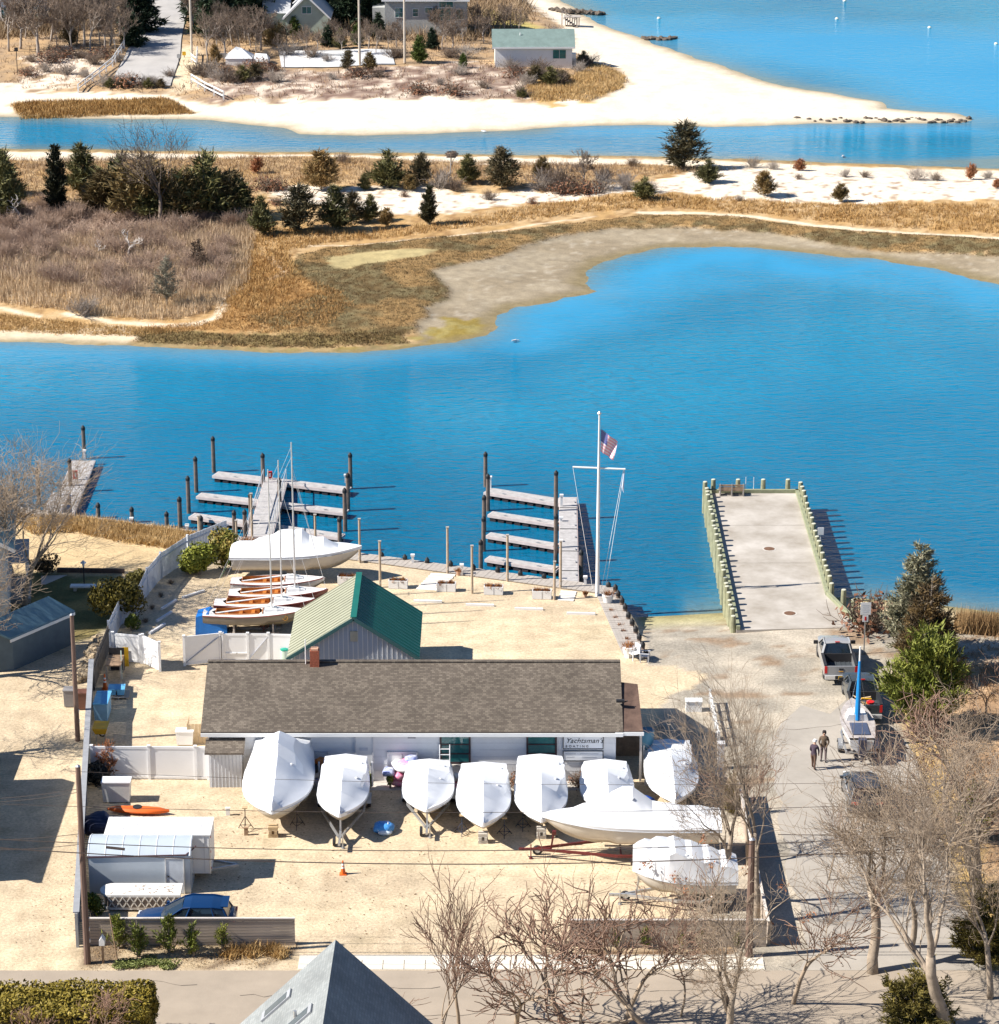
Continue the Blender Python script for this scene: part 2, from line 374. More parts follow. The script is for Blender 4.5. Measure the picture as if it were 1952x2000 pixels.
def c_near(x, y, z):
    wx = (fbm(x * 0.8, y * 0.8, 3) - 0.5) * 1.6; wy = (fbm(x * 0.8, y * 0.8, 9) - 0.5) * 1.6
    a, b = x + wx, y + wy
    C = np.zeros(x.shape + (3,)); C[:] = (0.56, 0.45, 0.31)
    n = fbm(x * 0.18, y * 0.18, 5); C *= (0.86 + 0.28 * n)[..., None]
    C = mixc(C, soft(fbm(x * 0.09, y * 0.25, 21) - 0.55, 0.2) * 0.5, (0.70, 0.57, 0.38))
    for pl in tracks:
        dd = dist_lines(pl, x + wx * 0.15, y + wy * 0.15, False)
        C = mixc(C, np.clip(1 - abs(dd - 0.75) / 0.32, 0, 1) * 0.45 * np.clip(fbm(x * 0.7, y * 0.7, 88) * 2.2 - 0.5, 0, 1), (0.38, 0.29, 0.185))
    C = mixc(C, np.clip((fbm(x * 0.5, y * 0.5, 91) - 0.68) / 0.06, 0, 1) * 0.4, (0.36, 0.29, 0.18))
    C = mixc(C, soft(fbm(x * 0.6, y * 0.12, 31) - 0.6, 0.15) * 0.25, (0.47, 0.36, 0.24))
    C = mixc(C, soft(sdist(dry_left, a, b), 0.6), (0.56, 0.42, 0.24))
    ln = soft(sdist(lawn_left, a, b), 0.8)
    C = mixc(C, ln, (0.13, 0.14, 0.06)); C = mixc(C, ln * soft(fbm(x * 0.5, y * 0.5, 12) - 0.45, 0.2), (0.30, 0.24, 0.10))
    C = mixc(C, soft(sdist(bed_front, a, b), 0.4), (0.20, 0.145, 0.095))
    C = mixc(C, soft(sdist(bed_front, a, b), 0.4) * soft(fbm(x * 1.2, y * 1.2, 44) - 0.5, 0.1), (0.47, 0.37, 0.24))
    C = mixc(C, soft(sdist(bed_right, a, b), 0.4), (0.22, 0.14, 0.08))
    # street end and ramp: worn, sandy paving
    st = (x + np.where(y < bulk[-1][1] - 1.5, (fbm(x * 0.22, y * 0.22, 77) - 0.5) * 6 + wx, 0) > bulk[-1][0] + np.where(y < bulk[-1][1] - 1.5, 1.6, 0.2))
    pav = mixc(np.zeros_like(C) + np.array((0.34, 0.305, 0.25)), soft(fbm(x * 0.35, y * 0.35, 61) - 0.53, 0.2), (0.48, 0.42, 0.335))
    C = np.where(st[..., None], pav, C)
    C = mixc(C, st * soft(fbm(x * 0.5, y * 0.8, 66) - 0.64, 0.08) * (y > 146) * 0.8, (0.27, 0.18, 0.11))
    C = mixc(C, st * soft(sdist(verge, a, b), 0.7), (0.52, 0.35, 0.14))
    lf = st * soft(sdist(leafy_right, a, b), 0.8)
    C = mixc(C, lf, (0.33, 0.21, 0.12)); C = mixc(C, lf * soft(fbm(x * 0.4, y * 0.4, 71) - 0.5, 0.15), (0.50, 0.34, 0.20))
    sh = st & (x > 21.5) & (y > 163)
    C = mixc(C, sh * soft(-z - 0.25, 0.2), (0.60, 0.47, 0.28))
    wet = np.clip((-0.55 - z) / 0.5, 0, 1) * (x > bulk[-1][0])
    C = mixc(C, wet * 0.8 * (x < PIER_X0), (0.42, 0.38, 0.19)); C = mixc(C, np.clip((-1.05 - z) / 0.3, 0, 1) * st, (0.30, 0.26, 0.13))
    return C
terrain('near_ground', -75, 75, 60, 206, 0.42, z_near, c_near, groundM('shell_gravel', 6, 0.34, 0.8))
tag(MB().face([(-900, -900, -0.35), (900, -900, -0.35), (900, 61, -0.35), (-900, 61, -0.35)]).build('ground', M('far_soil', (0.40, 0.32, 0.20), 0.95)), kind='structure')

# ---- the low spit across the basin
mz = MIDZ
marsh_edge = W2(None, [(817, 630), (839, 619), (832, 601), (872, 586), (876, 568), (843, 538), (887, 525), (968, 509), (1023, 483), (1115, 461), (1188, 450), (1298, 446), (1362, 446), (1509, 454), (1620, 472), (1730, 489), (1840, 494), (1951, 501), (2500, 560)], mz)
marsh_top = W2(None, [(2500, 520), (1951, 474), (1656, 454), (1509, 439), (1436, 428), (1252, 426), (1151, 439), (1041, 454), (931, 465), (784, 483), (640, 494), (585, 510), (560, 545), (640, 580), (560, 600), (480, 628), (560, 655), (700, 668), (817, 645)], mz)
marsh = marsh_edge + marsh_top
marsh2 = W2(None, [(260, 640), (430, 648), (600, 655), (780, 648), (800, 662), (640, 672), (420, 668), (265, 660)], mz)
mud = W2(None, [(817, 630), (839, 619), (832, 601), (872, 586), (876, 568), (843, 538), (887, 525), (968, 509), (1023, 483), (1115, 461), (1188, 450), (1298, 446), (1362, 446), (1509, 454), (1620, 472), (1730, 489), (1840, 494), (1951, 501), (2500, 560), (2500, 680), (1960, 560), (1620, 500), (1399, 485), (1200, 520), (1180, 575), (1000, 610), (975, 650), (880, 680), (820, 660)], mz)
whitesand = W2(None, [(505, 380), (560, 370), (690, 373), (800, 372), (960, 388), (1100, 374), (1260, 366), (1330, 345), (1440, 322), (1640, 330), (1960, 345), (2600, 370), (2600, 430), (1960, 402), (1800, 402), (1560, 405), (1460, 395), (1330, 385), (1180, 388), (1050, 402), (960, 415), (850, 428), (770, 430), (690, 418), (560, 400)], mz)
bank = W2(None, [(-420, 285), (0, 290), (600, 297), (1252, 305), (1436, 310), (1620, 318), (1951, 329), (2600, 345), (2600, 365), (1951, 350), (1620, 336), (1436, 325), (1252, 318), (980, 322), (780, 308), (600, 301), (300, 308), (120, 318), (0, 312), (-420, 305)], mz)
thicket = W2(None, [(-420, 400), (0, 405), (110, 404), (230, 415), (340, 430), (400, 424), (497, 428), (505, 458), (440, 470), (470, 520), (420, 575), (330, 590), (200, 590), (100, 560), (0, 545), (-420, 540)], mz)
pond = W2(None, [(633, 523), (650, 512), (681, 505), (760, 501), (857, 498), (854, 508), (790, 517), (710, 527), (680, 535), (655, 536)], mz)
path_a = W2(None, [(-60, 598), (0, 604), (40, 612), (74, 617)], mz); path_b = W2(None, [(129, 615), (221, 628), (349, 634), (390, 631), (423, 623), (437, 608), (434, 597), (455, 582), (482, 566)], mz)
path_c = W2(None, [(520, 508), (535, 522), (556, 535), (548, 545), (530, 550)], mz)
path_d = W2(None, [(600, 489), (700, 487), (800, 478), (960, 458), (1060, 443), (1160, 428), (1252, 420), (1360, 421), (1480, 428), (1600, 444), (1760, 458), (1960, 470)], mz)
beach_left = W2(None, [(-420, 622), (0, 636), (130, 641), (275, 634), (270, 652), (190, 668), (0, 668), (-420, 650)], mz)
algae = W2(None, [(255, 668), (420, 676), (600, 680), (760, 672), (860, 640), (880, 618), (940, 616), (968, 640), (940, 665), (880, 678), (690, 694), (500, 690), (260, 680)], mz)
swath = W2(None, [(440, 590), (480, 520), (540, 500), (575, 545), (650, 575), (690, 605), (640, 640), (520, 648), (440, 640), (300, 648), (280, 636), (420, 628)], mz)
def z_mid(x, y):
    wob = (fbm(x * 0.35, y * 0.35, 7) - 0.5) * 1.3 + (fbm(x * 1.2, y * 1.2, 8, 3) - 0.5) * 0.6
    sd = sdist(mid_shore, x, y) + wob
    z = WZ + np.clip(sd * 0.055, -1.0, 0.45)
    z += np.clip(sd - 6, 0, 10) / 10 * (0.5 * fbm(x * 0.15, y * 0.15, 4) + 0.1)
    mm = soft(sdist(marsh, x, y), 1.0) * np.clip(sd, 0, 1)
    z += mm * 0.22 * (0.6 + 0.8 * fbm(x * 1.5, y * 1.5, 2))
    return z
def c_mid(x, y, z):
    wx = (fbm(x * 0.7, y * 0.7, 3) - 0.5) * 2.6; wy = (fbm(x * 0.7, y * 0.7, 9) - 0.5) * 5.0
    a, b = x + wx, y + wy; n = fbm(x * 0.5, y * 0.25, 5); n2 = fbm(x * 1.6, y * 1.0, 15)
    C = np.zeros(x.shape + (3,)); C[:] = (0.46, 0.29, 0.125)
    C = mixc(C, soft(n - 0.5, 0.2), (0.52, 0.36, 0.19)); C = mixc(C, soft(n2 - 0.6, 0.12), (0.33, 0.20, 0.09))
    C = mixc(C, soft(sdist(thicket, a, b), 2.0), (0.33, 0.245, 0.18)); C = mixc(C, soft(sdist(swath, a, b), 2.5), (0.40, 0.235, 0.09))
    C = mixc(C, soft(sdist(whitesand, a, b), 0.8), (0.78, 0.68, 0.55))
    C = mixc(C, soft(sdist(whitesand, a, b), 0.8) * soft(n2 - 0.66, 0.05), (0.40, 0.30, 0.22))
    C = mixc(C, soft(sdist(bank, a, b * 0.5 + y * 0.5), 0.8), (0.76, 0.65, 0.50))
    ms = soft(sdist(marsh, a, b), 0.7)
    C = mixc(C, ms, (0.14, 0.095, 0.042)); C = mixc(C, ms * soft(n2 - 0.48, 0.15), (0.20, 0.16, 0.08)); C = mixc(C, ms * soft(fbm(x * 0.25, y * 0.25, 35) - 0.55, 0.1) * 0.7, (0.36, 0.22, 0.09))
    C = mixc(C, soft(sdist(marsh2, a, b), 0.7), (0.22, 0.165, 0.07))
    md = soft(sdist(mud, x + wx * 0.3, y + wy * 0.2), 0.5)
    C = mixc(C, md, (0.29, 0.235, 0.16)); C = mixc(C, md * soft(n2 - 0.66, 0.06) * 0.4, (0.52, 0.46, 0.37)); C = mixc(C, md * soft(fbm(x * 0.2, y * 0.3, 41) - 0.5, 0.2) * 0.6, (0.38, 0.32, 0.23)); C = mixc(C, md * np.clip((WZ + 0.13 - z) / 0.1, 0, 1), (0.23, 0.185, 0.115))
    C = mixc(C, soft(sdist(beach_left, a, b), 0.7), (0.66, 0.54, 0.38))
    al = soft(sdist(algae, a, b), 0.8)
    C = mixc(C, al, (0.27, 0.20, 0.05)); C = mixc(C, al * soft(n2 - 0.55, 0.1), (0.30, 0.245, 0.09))
    C = mixc(C, soft(sdist(pond, a, y), 0.6), (0.42, 0.34, 0.17))
    for pl, w in ((path_a, 0.32), (path_b, 0.38), (path_c, 0.3), (path_d[6:], 0.45), (path_d[:6], 0.12)):
        C = mixc(C, soft(w * (0.6 + 0.8 * n2) - dist_lines(pl, x + wx * 0.25, y + wy * 0.15, False), 0.4), (0.72, 0.61, 0.45))
    sd = sdist(mid_shore, x, y)
    C = mixc(C, np.clip((WZ + 0.1 - z) / 0.08, 0, 1) * 0.8, (0.24, 0.19, 0.10))
    return C
terrain('marsh_spit', -80, 85, 222, 322, 0.36, z_mid, c_mid, groundM('marsh_ground', 9, 0.3, 0.7), zmin=WZ - 0.15)

# ---- far shore with the dead-end road and the beach point
FZ = WZ + 0.8
veg_far = W2(None, [(-600, 190), (0, 172), (120, 176), (220, 178), (330, 182), (400, 196), (440, 200), (600, 193), (800, 195), (968, 194), (1133, 198), (1188, 187), (1225, 165), (1203, 136), (1151, 121), (1118, 103), (1107, 63), (1078, 33), (1023, 0), (960, -60), (900, -180), (-600, -180)], FZ)
marsh_far = W2(None, [(22, 195), (60, 192), (330, 188), (377, 211), (220, 213), (44, 219)], FZ)
road_far = W2(None, [(222, 158), (262, 92), (280, 40), (300, 0), (325, -70), (385, -70), (375, 0), (365, 40), (355, 92), (352, 125), (333, 172), (225, 168)], FZ)
lot_far = W2(None, [(545, 114), (690, 112), (764, 113), (772, 139), (660, 141), (550, 142)], FZ)
bareheath = W2(None, [(400, 150), (560, 150), (780, 140), (960, 135), (1080, 150), (1080, 190), (900, 193), (600, 193), (420, 192)], FZ)
gold_far = W2(None, [(1030, 175), (1140, 150), (1160, 130), (1220, 150), (1215, 175), (1150, 196), (1040, 196)], FZ)
lawn_far = W2(None, [(930, 20), (1020, 30), (1060, 60), (990, 60), (930, 35)], FZ)
dune_left = W2(None, [(50, 125), (130, 105), (170, 115), (215, 130), (150, 170), (0, 180), (-100, 185), (-100, 172), (20, 165), (60, 145)], FZ)
path_far = W2(None, [(372, 175), (352, 150), (352, 125), (362, 108)], FZ)
def z_far(x, y):
    sd = sdist(far_shore, x, y) + (fbm(x * 0.25, y * 0.25, 7) - 0.5) * 1.5
    z = WZ + np.clip(sd * 0.06, -1.0, 0.8) + np.clip(sd - 13, 0, 30) / 30 * 0.9
    z += soft(sdist(veg_far, x, y), 2.0) * 0.35 * fbm(x * 0.2, y * 0.2, 3)
    return z
def c_far(x, y, z):
    wx = (fbm(x * 0.5, y * 0.5, 3) - 0.5) * 3.0; wy = (fbm(x * 0.5, y * 0.5, 9) - 0.5) * 8.0
    a, b = x + wx, y + wy; n = fbm(x * 0.45, y * 0.2, 5); n2 = fbm(x * 1.3, y * 0.7, 15)
    C = np.zeros(x.shape + (3,)); C[:] = (0.80, 0.70, 0.56)
    C = mixc(C, soft(n - 0.55, 0.15) * 0.35, (0.66, 0.55, 0.40))
    v = soft(sdist(veg_far, a, b), 1.0)
    C = mixc(C, v, (0.34, 0.24, 0.15)); C = mixc(C, v * soft(n2 - 0.5, 0.15), (0.46, 0.31, 0.17))
    h = soft(sdist(bareheath, a, b), 1.5)
    C = mixc(C, h, (0.36, 0.27, 0.21)); C = mixc(C, h * soft(n2 - 0.61, 0.06), (0.66, 0.55, 0.44)); C = mixc(C, h * soft(0.44 - n2, 0.08), (0.20, 0.13, 0.10))
    d = soft(sdist(dune_left, a, b), 1.0)
    C = mixc(C, d * soft(n2 - 0.42, 0.06), (0.74, 0.62, 0.50))
    C = mixc(C, soft(sdist(gold_far, a, b), 1.0), (0.52, 0.35, 0.14)); C = mixc(C, soft(sdist(lawn_far, a, b), 1.0), (0.45, 0.37, 0.13))
    mg = soft(sdist(marsh_far, x + wx * 0.5, y + wy * 0.1), 0.6)
    C = mixc(C, mg, (0.44, 0.28, 0.11)); C = mixc(C, mg * soft(0.5 - n2, 0.2), (0.22, 0.135, 0.05))
    C = mixc(C, soft(1.8 - dist_lines(path_far, a, b, False), 1.5), (0.66, 0.54, 0.37))
    C = mixc(C, np.clip((WZ + 0.2 - z) / 0.15, 0, 1) * (.4 + .6 * n2), (0.44, 0.37, 0.255))
    C = mixc(C, np.clip((WZ + 0.07 - z) / 0.1, 0, 1), (0.27, 0.22, 0.14))
    return C
terrain('far_shore', -120, 62, 316, 500, 0.7, z_far, c_far, groundM('dune_sand', 5, 0.2, 0.6), zmin=WZ - 0.15)
def gz(zf, X, Y): return float(zf(np.array([[X]], float), np.array([[Y]], float))[0, 0])
def GT(p, q, zf, z0=0.0):                     # pixel -> point on a terrain
    z = z0
    for _ in range(3):
        g = G(p, q, z); z = gz(zf, g.x, g.y)
    return G(p, q, z)
ASPH = M('asphalt_worn', (0.36, 0.30, 0.235), 0.9, 0.10, 0.5, bump=0.2, bscale=12)
ASPF = M('asphalt_far', (0.42, 0.40, 0.38), 0.9, 0.1, 0.4)
def drape(name, poly, zf, mat, res=1.2, up=0.03):
    bm = bmesh.new(); f = bm.faces.new([bm.verts.new((p[0], p[1], 0)) for p in poly])
    bmesh.ops.triangulate(bm, faces=[f])
    for _ in range(5):
        es = [e for e in bm.edges if e.calc_length() > res * 2]
        if not es: break
        bmesh.ops.subdivide_edges(bm, edges=es, cuts=1); bmesh.ops.triangulate(bm, faces=bm.faces[:])
    co = np.array([v.co[:] for v in bm.verts]); zz = zf(co[:, 0], co[:, 1])
    for v, z in zip(bm.verts, zz): v.co.z = z + up
    me = bpy.data.meshes.new(name); bm.to_mesh(me); bm.free(); me.materials.append(mat)
    return tag(link(name, me), kind='structure')
drape('road', road_far, z_far, ASPF, up=0.12)
drape('car_park', lot_far, z_far, M('pale_paving', (0.60, 0.60, 0.60), 0.9, 0.06, 0.5), up=0.12)

# ---- street in front and the street that runs down to the pier
yr0 = G(976, 1896).y; yr1 = yr0 - 8.0
tag(sheet('road', [(-90, yr1), (90, yr1), (90, yr0), (-90, yr0)], 0.006, ASPH), kind='structure')
STX0, STX1 = 14.7, 22.7
js = random.Random(3); sl = [(STX0 + js.uniform(-.3, .35), yr0 + .02 + i * 1.9) for i in range(15)]; sl[0] = (STX0 - .6, yr0 + .02)
sp = sl + [(STX0 + 1.2, 156.8), (STX0 + 2.6, 159.5), (STX0 + 4.1, 158.2), (STX0 + 5.6, 161.0), (STX1 - 1.2, 160.0)] + [(STX1 + js.uniform(-.3, .3), yr0 + .02 + i * 2.0) for i in range(14, 0, -1)] + [(STX1 + .5, yr0 + .02)]
tag(sheet('street', sp, 0.010, M('street_paving', (0.375, 0.34, 0.295), 0.9, 0.14, 0.4, bump=0.2, bscale=10)), kind='structure')
ap = M('paver_strip', (0.66, 0.60, 0.50), 0.9, 0.08, 3)
pv = tag(sheet('pavement', [(-9.5, yr0 + 0.05), (12.5, yr0 + 0.05), (12.5, yr0 + 1.6), (-9.5, yr0 + 1.6)], 0.008, ap), kind='structure')
slab = MB().box(0, 0, 0, 0.96, 0.46, 0.05).mesh('paver', M('paver_stone', (0.70, 0.65, 0.56), 0.9, 0.1, 2))
for i in range(22):
    for j in range(2):
        link('paver', slab, pv, (-9.0 + i * 1.0, yr0 + 0.32 + j * 0.5, 0.02))
ck = MB(); jr = random.Random(12)
for cx0, cy0, dx, dy, n_ in [(-12, yr0 - 2.5, 1, .05, 16), (-4, yr0 - 4.5, 1, -.03, 14), (6, yr0 - 1.8, 1, .0, 12), (17, yr0 + 2, .05, 1, 14), (20.5, yr0 + 5, -.05, 1, 12), (15.2, yr0 + 14, 1, .1, 9), (16, 156, 1, .2, 8), (18.6, yr0 + 9, .1, 1, 10), (-20, yr0 - 1.2, 1, .02, 9)]:
    p = Vector((cx0, cy0, 0)); d = Vector((dx, dy, 0)).normalized(); nn = Vector((-d.y, d.x, 0))
    for i in range(n_):
        q = p + d * jr.uniform(.4, .9) + nn * jr.uniform(-.3, .3); w = nn * jr.uniform(.012, .03); ck.face([(v.x, v.y, .0145) for v in (p - w, q - w, q + w, p + w)]); p = q
tag(ck.build('road_cracks', M('crack_tar', (.13, .11, .09), .9)), kind='structure')
# ---- water: one sheet to the horizon, with ripples and shoals
def water():
    m, n, l, b = new_mat('sea_water')
    b.inputs['IOR'].default_value = 1.33; b.inputs['Specular IOR Level'].default_value = 0.32
    tc = n.new('ShaderNodeTexCoord'); mp = n.new('ShaderNodeMapping'); mp.inputs['Rotation'].default_value = (0, 0, R(-18)); mp.inputs['Scale'].default_value = (0.6, 1.5, 1)
    l.new(tc.outputs['Object'], mp.inputs[0])
    n1 = n.new('ShaderNodeTexNoise'); n1.inputs['Scale'].default_value = 1.1; n1.inputs['Detail'].default_value = 5; n1.inputs['Roughness'].default_value = 0.6; n1.inputs['Distortion'].default_value = 0.4
    l.new(mp.outputs[0], n1.inputs['Vector'])
    n2 = n.new('ShaderNodeTexNoise'); n2.inputs['Scale'].default_value = 0.035; n2.inputs['Detail'].default_value = 4
    l.new(tc.outputs['Object'], n2.inputs['Vector'])
    at = n.new('ShaderNodeAttribute'); at.attribute_name = 'Col'     # r: shoal, g: calm
    sp = n.new('ShaderNodeSeparateColor'); l.new(at.outputs['Color'], sp.inputs[0])
    cr = n.new('ShaderNodeValToRGB'); e = cr.color_ramp.elements
    e[0].position = 0.35; e[0].color = (0.0, 0.165, 0.315, 1); e[1].position = 0.68; e[1].color = (0.0, 0.225, 0.40, 1)
    l.new(n2.outputs['Fac'], cr.inputs['Fac'])
    mx = n.new('ShaderNodeMix'); mx.data_type = 'RGBA'; l.new(sp.outputs[0], mx.inputs['Factor'])
    l.new(cr.outputs['Color'], mx.inputs[6]); mx.inputs[7].default_value = (0.17, 0.21, 0.18, 1)
    m3 = n.new('ShaderNodeMix'); m3.data_type = 'RGBA'; l.new(sp.outputs[1], m3.inputs['Factor'])
    l.new(mx.outputs[2], m3.inputs[6]); m3.inputs[7].default_value = (0.04, 0.30, 0.53, 1)  # calm patches: the sky's reflection is put into a lighter base blue
    m4 = n.new('ShaderNodeMix'); m4.data_type = 'RGBA'; l.new(sp.outputs[2], m4.inputs['Factor']); l.new(m3.outputs[2], m4.inputs[6]); m4.inputs[7].default_value = (0.0, 0.125, 0.245, 1)
    l.new(m4.outputs[2], b.inputs['Base Color'])
    st = n.new('ShaderNodeMapRange'); st.inputs['To Min'].default_value = 1.0; st.inputs['To Max'].default_value = 0.10
    l.new(sp.outputs[1], st.inputs['Value'])
    bn = n.new('ShaderNodeBump'); bn.inputs['Distance'].default_value = 0.30
    wp = n.new('ShaderNodeMapRange'); wp.inputs['From Min'].default_value = 0.35; wp.inputs['From Max'].default_value = 0.65; wp.inputs['To Min'].default_value = 0.55; wp.inputs['To Max'].default_value = 1.15; l.new(n2.outputs['Fac'], wp.inputs['Value'])
    wm = n.new('ShaderNodeMath'); wm.operation = 'MULTIPLY'; l.new(st.outputs[0], wm.inputs[0]); l.new(wp.outputs[0], wm.inputs[1])
    l.new(wm.outputs[0], bn.inputs['Strength']); l.new(n1.outputs['Fac'], bn.inputs['Height']); l.new(bn.outputs[0], b.inputs['Normal'])
    b.inputs['Roughness'].default_value = 0.06
    # fine grid where the shores are, coarse apron to the horizon
    xs = np.concatenate([[-9000, -600], np.arange(-120, 121, 1.0), [600, 9000]]); ys = np.concatenate([[-200.0], np.arange(150, 520, 1.0), [1200, 14000]])
    X, Y = np.meshgrid(xs, ys); nx, ny = len(xs), len(ys)
    dm = sdist(mid_shore, X, Y); df = sdist(far_shore, X, Y); dn = np.where(X > 11, np.interp(X, SX, SY) - Y, -50)
    sh = np.maximum(np.clip(1 + dm / 4.5, 0, 1) ** 1.6, np.clip(1 + df / 5.0, 0, 1)); sh = np.maximum(sh * 0.8, np.clip(1 + dn / 6.0, 0, 1) * 0.85 * (X > 11))
    lag = W2(None, [(960, 660), (1000, 600), (1170, 570), (1150, 530), (1230, 495), (1400, 478), (1620, 495), (1900, 540), (2100, 600), (1900, 600), (1700, 540), (1500, 535), (1330, 560), (1250, 600), (1150, 640), (1020, 670)], WZ)
    calm = soft(sdist(lag, X + (fbm(X * 0.1, Y * 0.1, 3) - 0.5) * 8, Y + (fbm(X * 0.1, Y * 0.1, 6) - 0.5) * 14), 9.0) * 0.9
    strip = W2(None, [(-500, 640), (0, 668), (300, 680), (700, 693), (900, 680), (900, 700), (600, 712), (0, 700), (-500, 690)], WZ)
    calm = np.maximum(calm, soft(sdist(strip, X, Y), 6.0) * 0.6)
    bay = W2(None, [(1150, 45), (1300, 90), (1600, 165), (1900, 225), (2400, 240), (2400, 75), (1900, 60), (1500, 50)], WZ)
    calm = np.maximum(calm, soft(sdist(bay, X, Y + (fbm(X * 0.05, Y * 0.05, 8) - 0.5) * 30), 16.0) * 0.85)
    cs = W2(None, [(1100, 248), (1900, 242), (1950, 262), (1500, 264), (1100, 262)], WZ)
    calm = np.maximum(calm, soft(sdist(cs, X, Y), 5.0) * 0.7)
    fl = W2(None, [(1650, 318), (1960, 306), (2400, 305), (2400, 340), (1960, 330)], WZ)
    sh = np.maximum(sh, soft(sdist(fl, X, Y), 2.5) * 0.75)
    V = np.stack([X, Y, np.full_like(X, WZ)], -1).reshape(-1, 3); i = np.arange(nx * ny).reshape(ny, nx)
    F = np.stack([i[:-1, :-1], i[:-1, 1:], i[1:, 1:], i[1:, :-1]], -1).reshape(-1, 4)
    me = npmesh('water', V, F, m)
    ca = me.color_attributes.new('Col', 'FLOAT_COLOR', 'POINT'); c4 = np.zeros((nx * ny, 4), np.float32)
    c4[:, 0] = sh.ravel(); c4[:, 1] = calm.ravel(); c4[:, 2] = (np.clip((232 - Y) / 38 + (fbm(X * .06, Y * .06, 19) - .5) * .9, 0, 1) * (1 - sh)).ravel(); c4[:, 3] = 1; ca.data.foreach_set('color', c4.ravel())
    tag(link('water', me), kind='structure')
water()
# ================================================================== PLANTS
def perp(d, rng):
    r = Vector((rng.gauss(0, 1), rng.gauss(0, 1), rng.gauss(0, 1)))
    return (r - d * r.dot(d)).normalized()
def grow_bare(seed, H, trunk=0.28, limbs=5, kids=(5, 5, 4, 3), ang=(0.5, 0.95), ratio=0.62, r0=None, rmin=0.012, up=0.12, lean=(0, 0), wander=0.16, low=0.35):
    """returns a trunk-and-limbs builder and a twig builder"""
    rng = random.Random(seed); A, B = MB(), MB(); r0 = r0 or H * 0.022
    def branch(p, d, L, r, lev):
        n = 5 if lev < 2 else (4 if lev < 3 else (3 if lev < 4 else 2)); pts = [p.copy()]; dd = d.copy(); rad = [r]
        tip = max(rmin * 0.6, r * (0.6 if lev == 0 else 0.4))
        for i in range(n):
            dd = (dd + perp(dd, rng) * wander * (1.0 + 0.25 * lev) + Vector((0, 0, up))).normalized()
            pts.append(pts[-1] + dd * (L / n)); rad.append(r + (tip - r) * (i + 1) / n)
        (A if lev < 3 else B).tube(pts, rad, 6 if lev < 2 else (4 if lev < 3 else 3), cap=(lev < 1))
        if lev >= len(kids) + 1: return
        k = limbs if lev == 0 else kids[lev - 1]; k = max(2, int(round(k * rng.uniform(0.8, 1.25))))
        for j in range(k):
            t = 1.0 if j == 0 else rng.uniform(low if lev else 0.6, 1.0)
            f = t * n; i0 = min(int(f), n - 1); q = pts[i0].lerp(pts[i0 + 1], f - i0)
            ax = (pts[i0 + 1] - pts[i0]).normalized(); a = rng.uniform(*ang) * (0.45 if j == 0 else 1.0)
            nd = (ax * math.cos(a) + perp(ax, rng) * math.sin(a)).normalized()
            if nd.z < -0.25: nd.z *= -0.3; nd.normalize()
            rr = max(rmin, rad[i0] * (0.72 if j == 0 else rng.uniform(0.38, 0.58)))
            branch(q, nd, L * ratio * rng.uniform(0.75, 1.25) * (1.0 if lev else 1.15), rr, lev + 1)
    branch(Vector((0, 0, -0.1)), Vector((lean[0], lean[1], 1)).normalized(), H * trunk, r0, 0)
    return A, B
def fit_h(A, B, H):
    zs = [p[2] for p in A.v] + [p[2] for p in B.v]; s = H / max(zs)
    A.v = [tuple(c * s for c in p) for p in A.v]; B.v = [tuple(c * s for c in p) for p in B.v]
def fast(mb, name, mat):
    me = bpy.data.meshes.new(name); me.from_pydata(mb.v, [], mb.f); me.materials.append(mat)
    me.polygons.foreach_set('use_smooth', [True] * len(me.polygons)); me.update(); return me
BARE = {}
def bare_proto(key, H, mat_t, mat_c, **k):
    A, B = grow_bare(H=H, **k); fit_h(A, B, H)
    BARE[key] = (fast(A, 'trunk_' + key, mat_t), fast(B, 'crown_' + key, mat_c), H)
def bare_tree(key, loc, h, rz, label, group=None, name='bare_tree', cat='tree', wide=1.0):
    a, b, H = BARE[key]; s = h / H
    o = thing(name, label, cat, loc, rz, group); o.scale = (s * wide, s * wide, s)
    q = random.Random(label); o.rotation_euler = (q.uniform(-.07, .07), q.uniform(-.07, .07), rz)
    link('trunk', a, o); link('crown', b, o); return o

def leaves(V0, D, L, Wd, rng, bend=0.0):
    """one slim triangle per leaf or needle spray: base points V0, directions D"""
    n = len(V0); r = rng.normal(size=(n, 3)); s = np.cross(D, r); s /= np.linalg.norm(s, axis=1)[:, None] + 1e-9
    a = V0 - s * Wd[:, None] / 2; b = V0 + s * Wd[:, None] / 2; c = V0 + D * L[:, None]
    V = np.stack([a, b, c], 1).reshape(-1, 3); F = np.arange(3 * n).reshape(-1, 3); return V, F
def leafquads(C, N, S, rng):
    n = len(C); r = rng.normal(size=(n, 3)); a = np.cross(N, r); a /= np.linalg.norm(a, axis=1)[:, None] + 1e-9; b = np.cross(N, a); b /= np.linalg.norm(b, axis=1)[:, None] + 1e-9
    S = S[:, None]; V = np.stack([C - a * S, C + b * S * 0.55, C + a * S, C - b * S * 0.55], 1).reshape(-1, 3); return V, np.arange(4 * n).reshape(-1, 4)
CON = {}
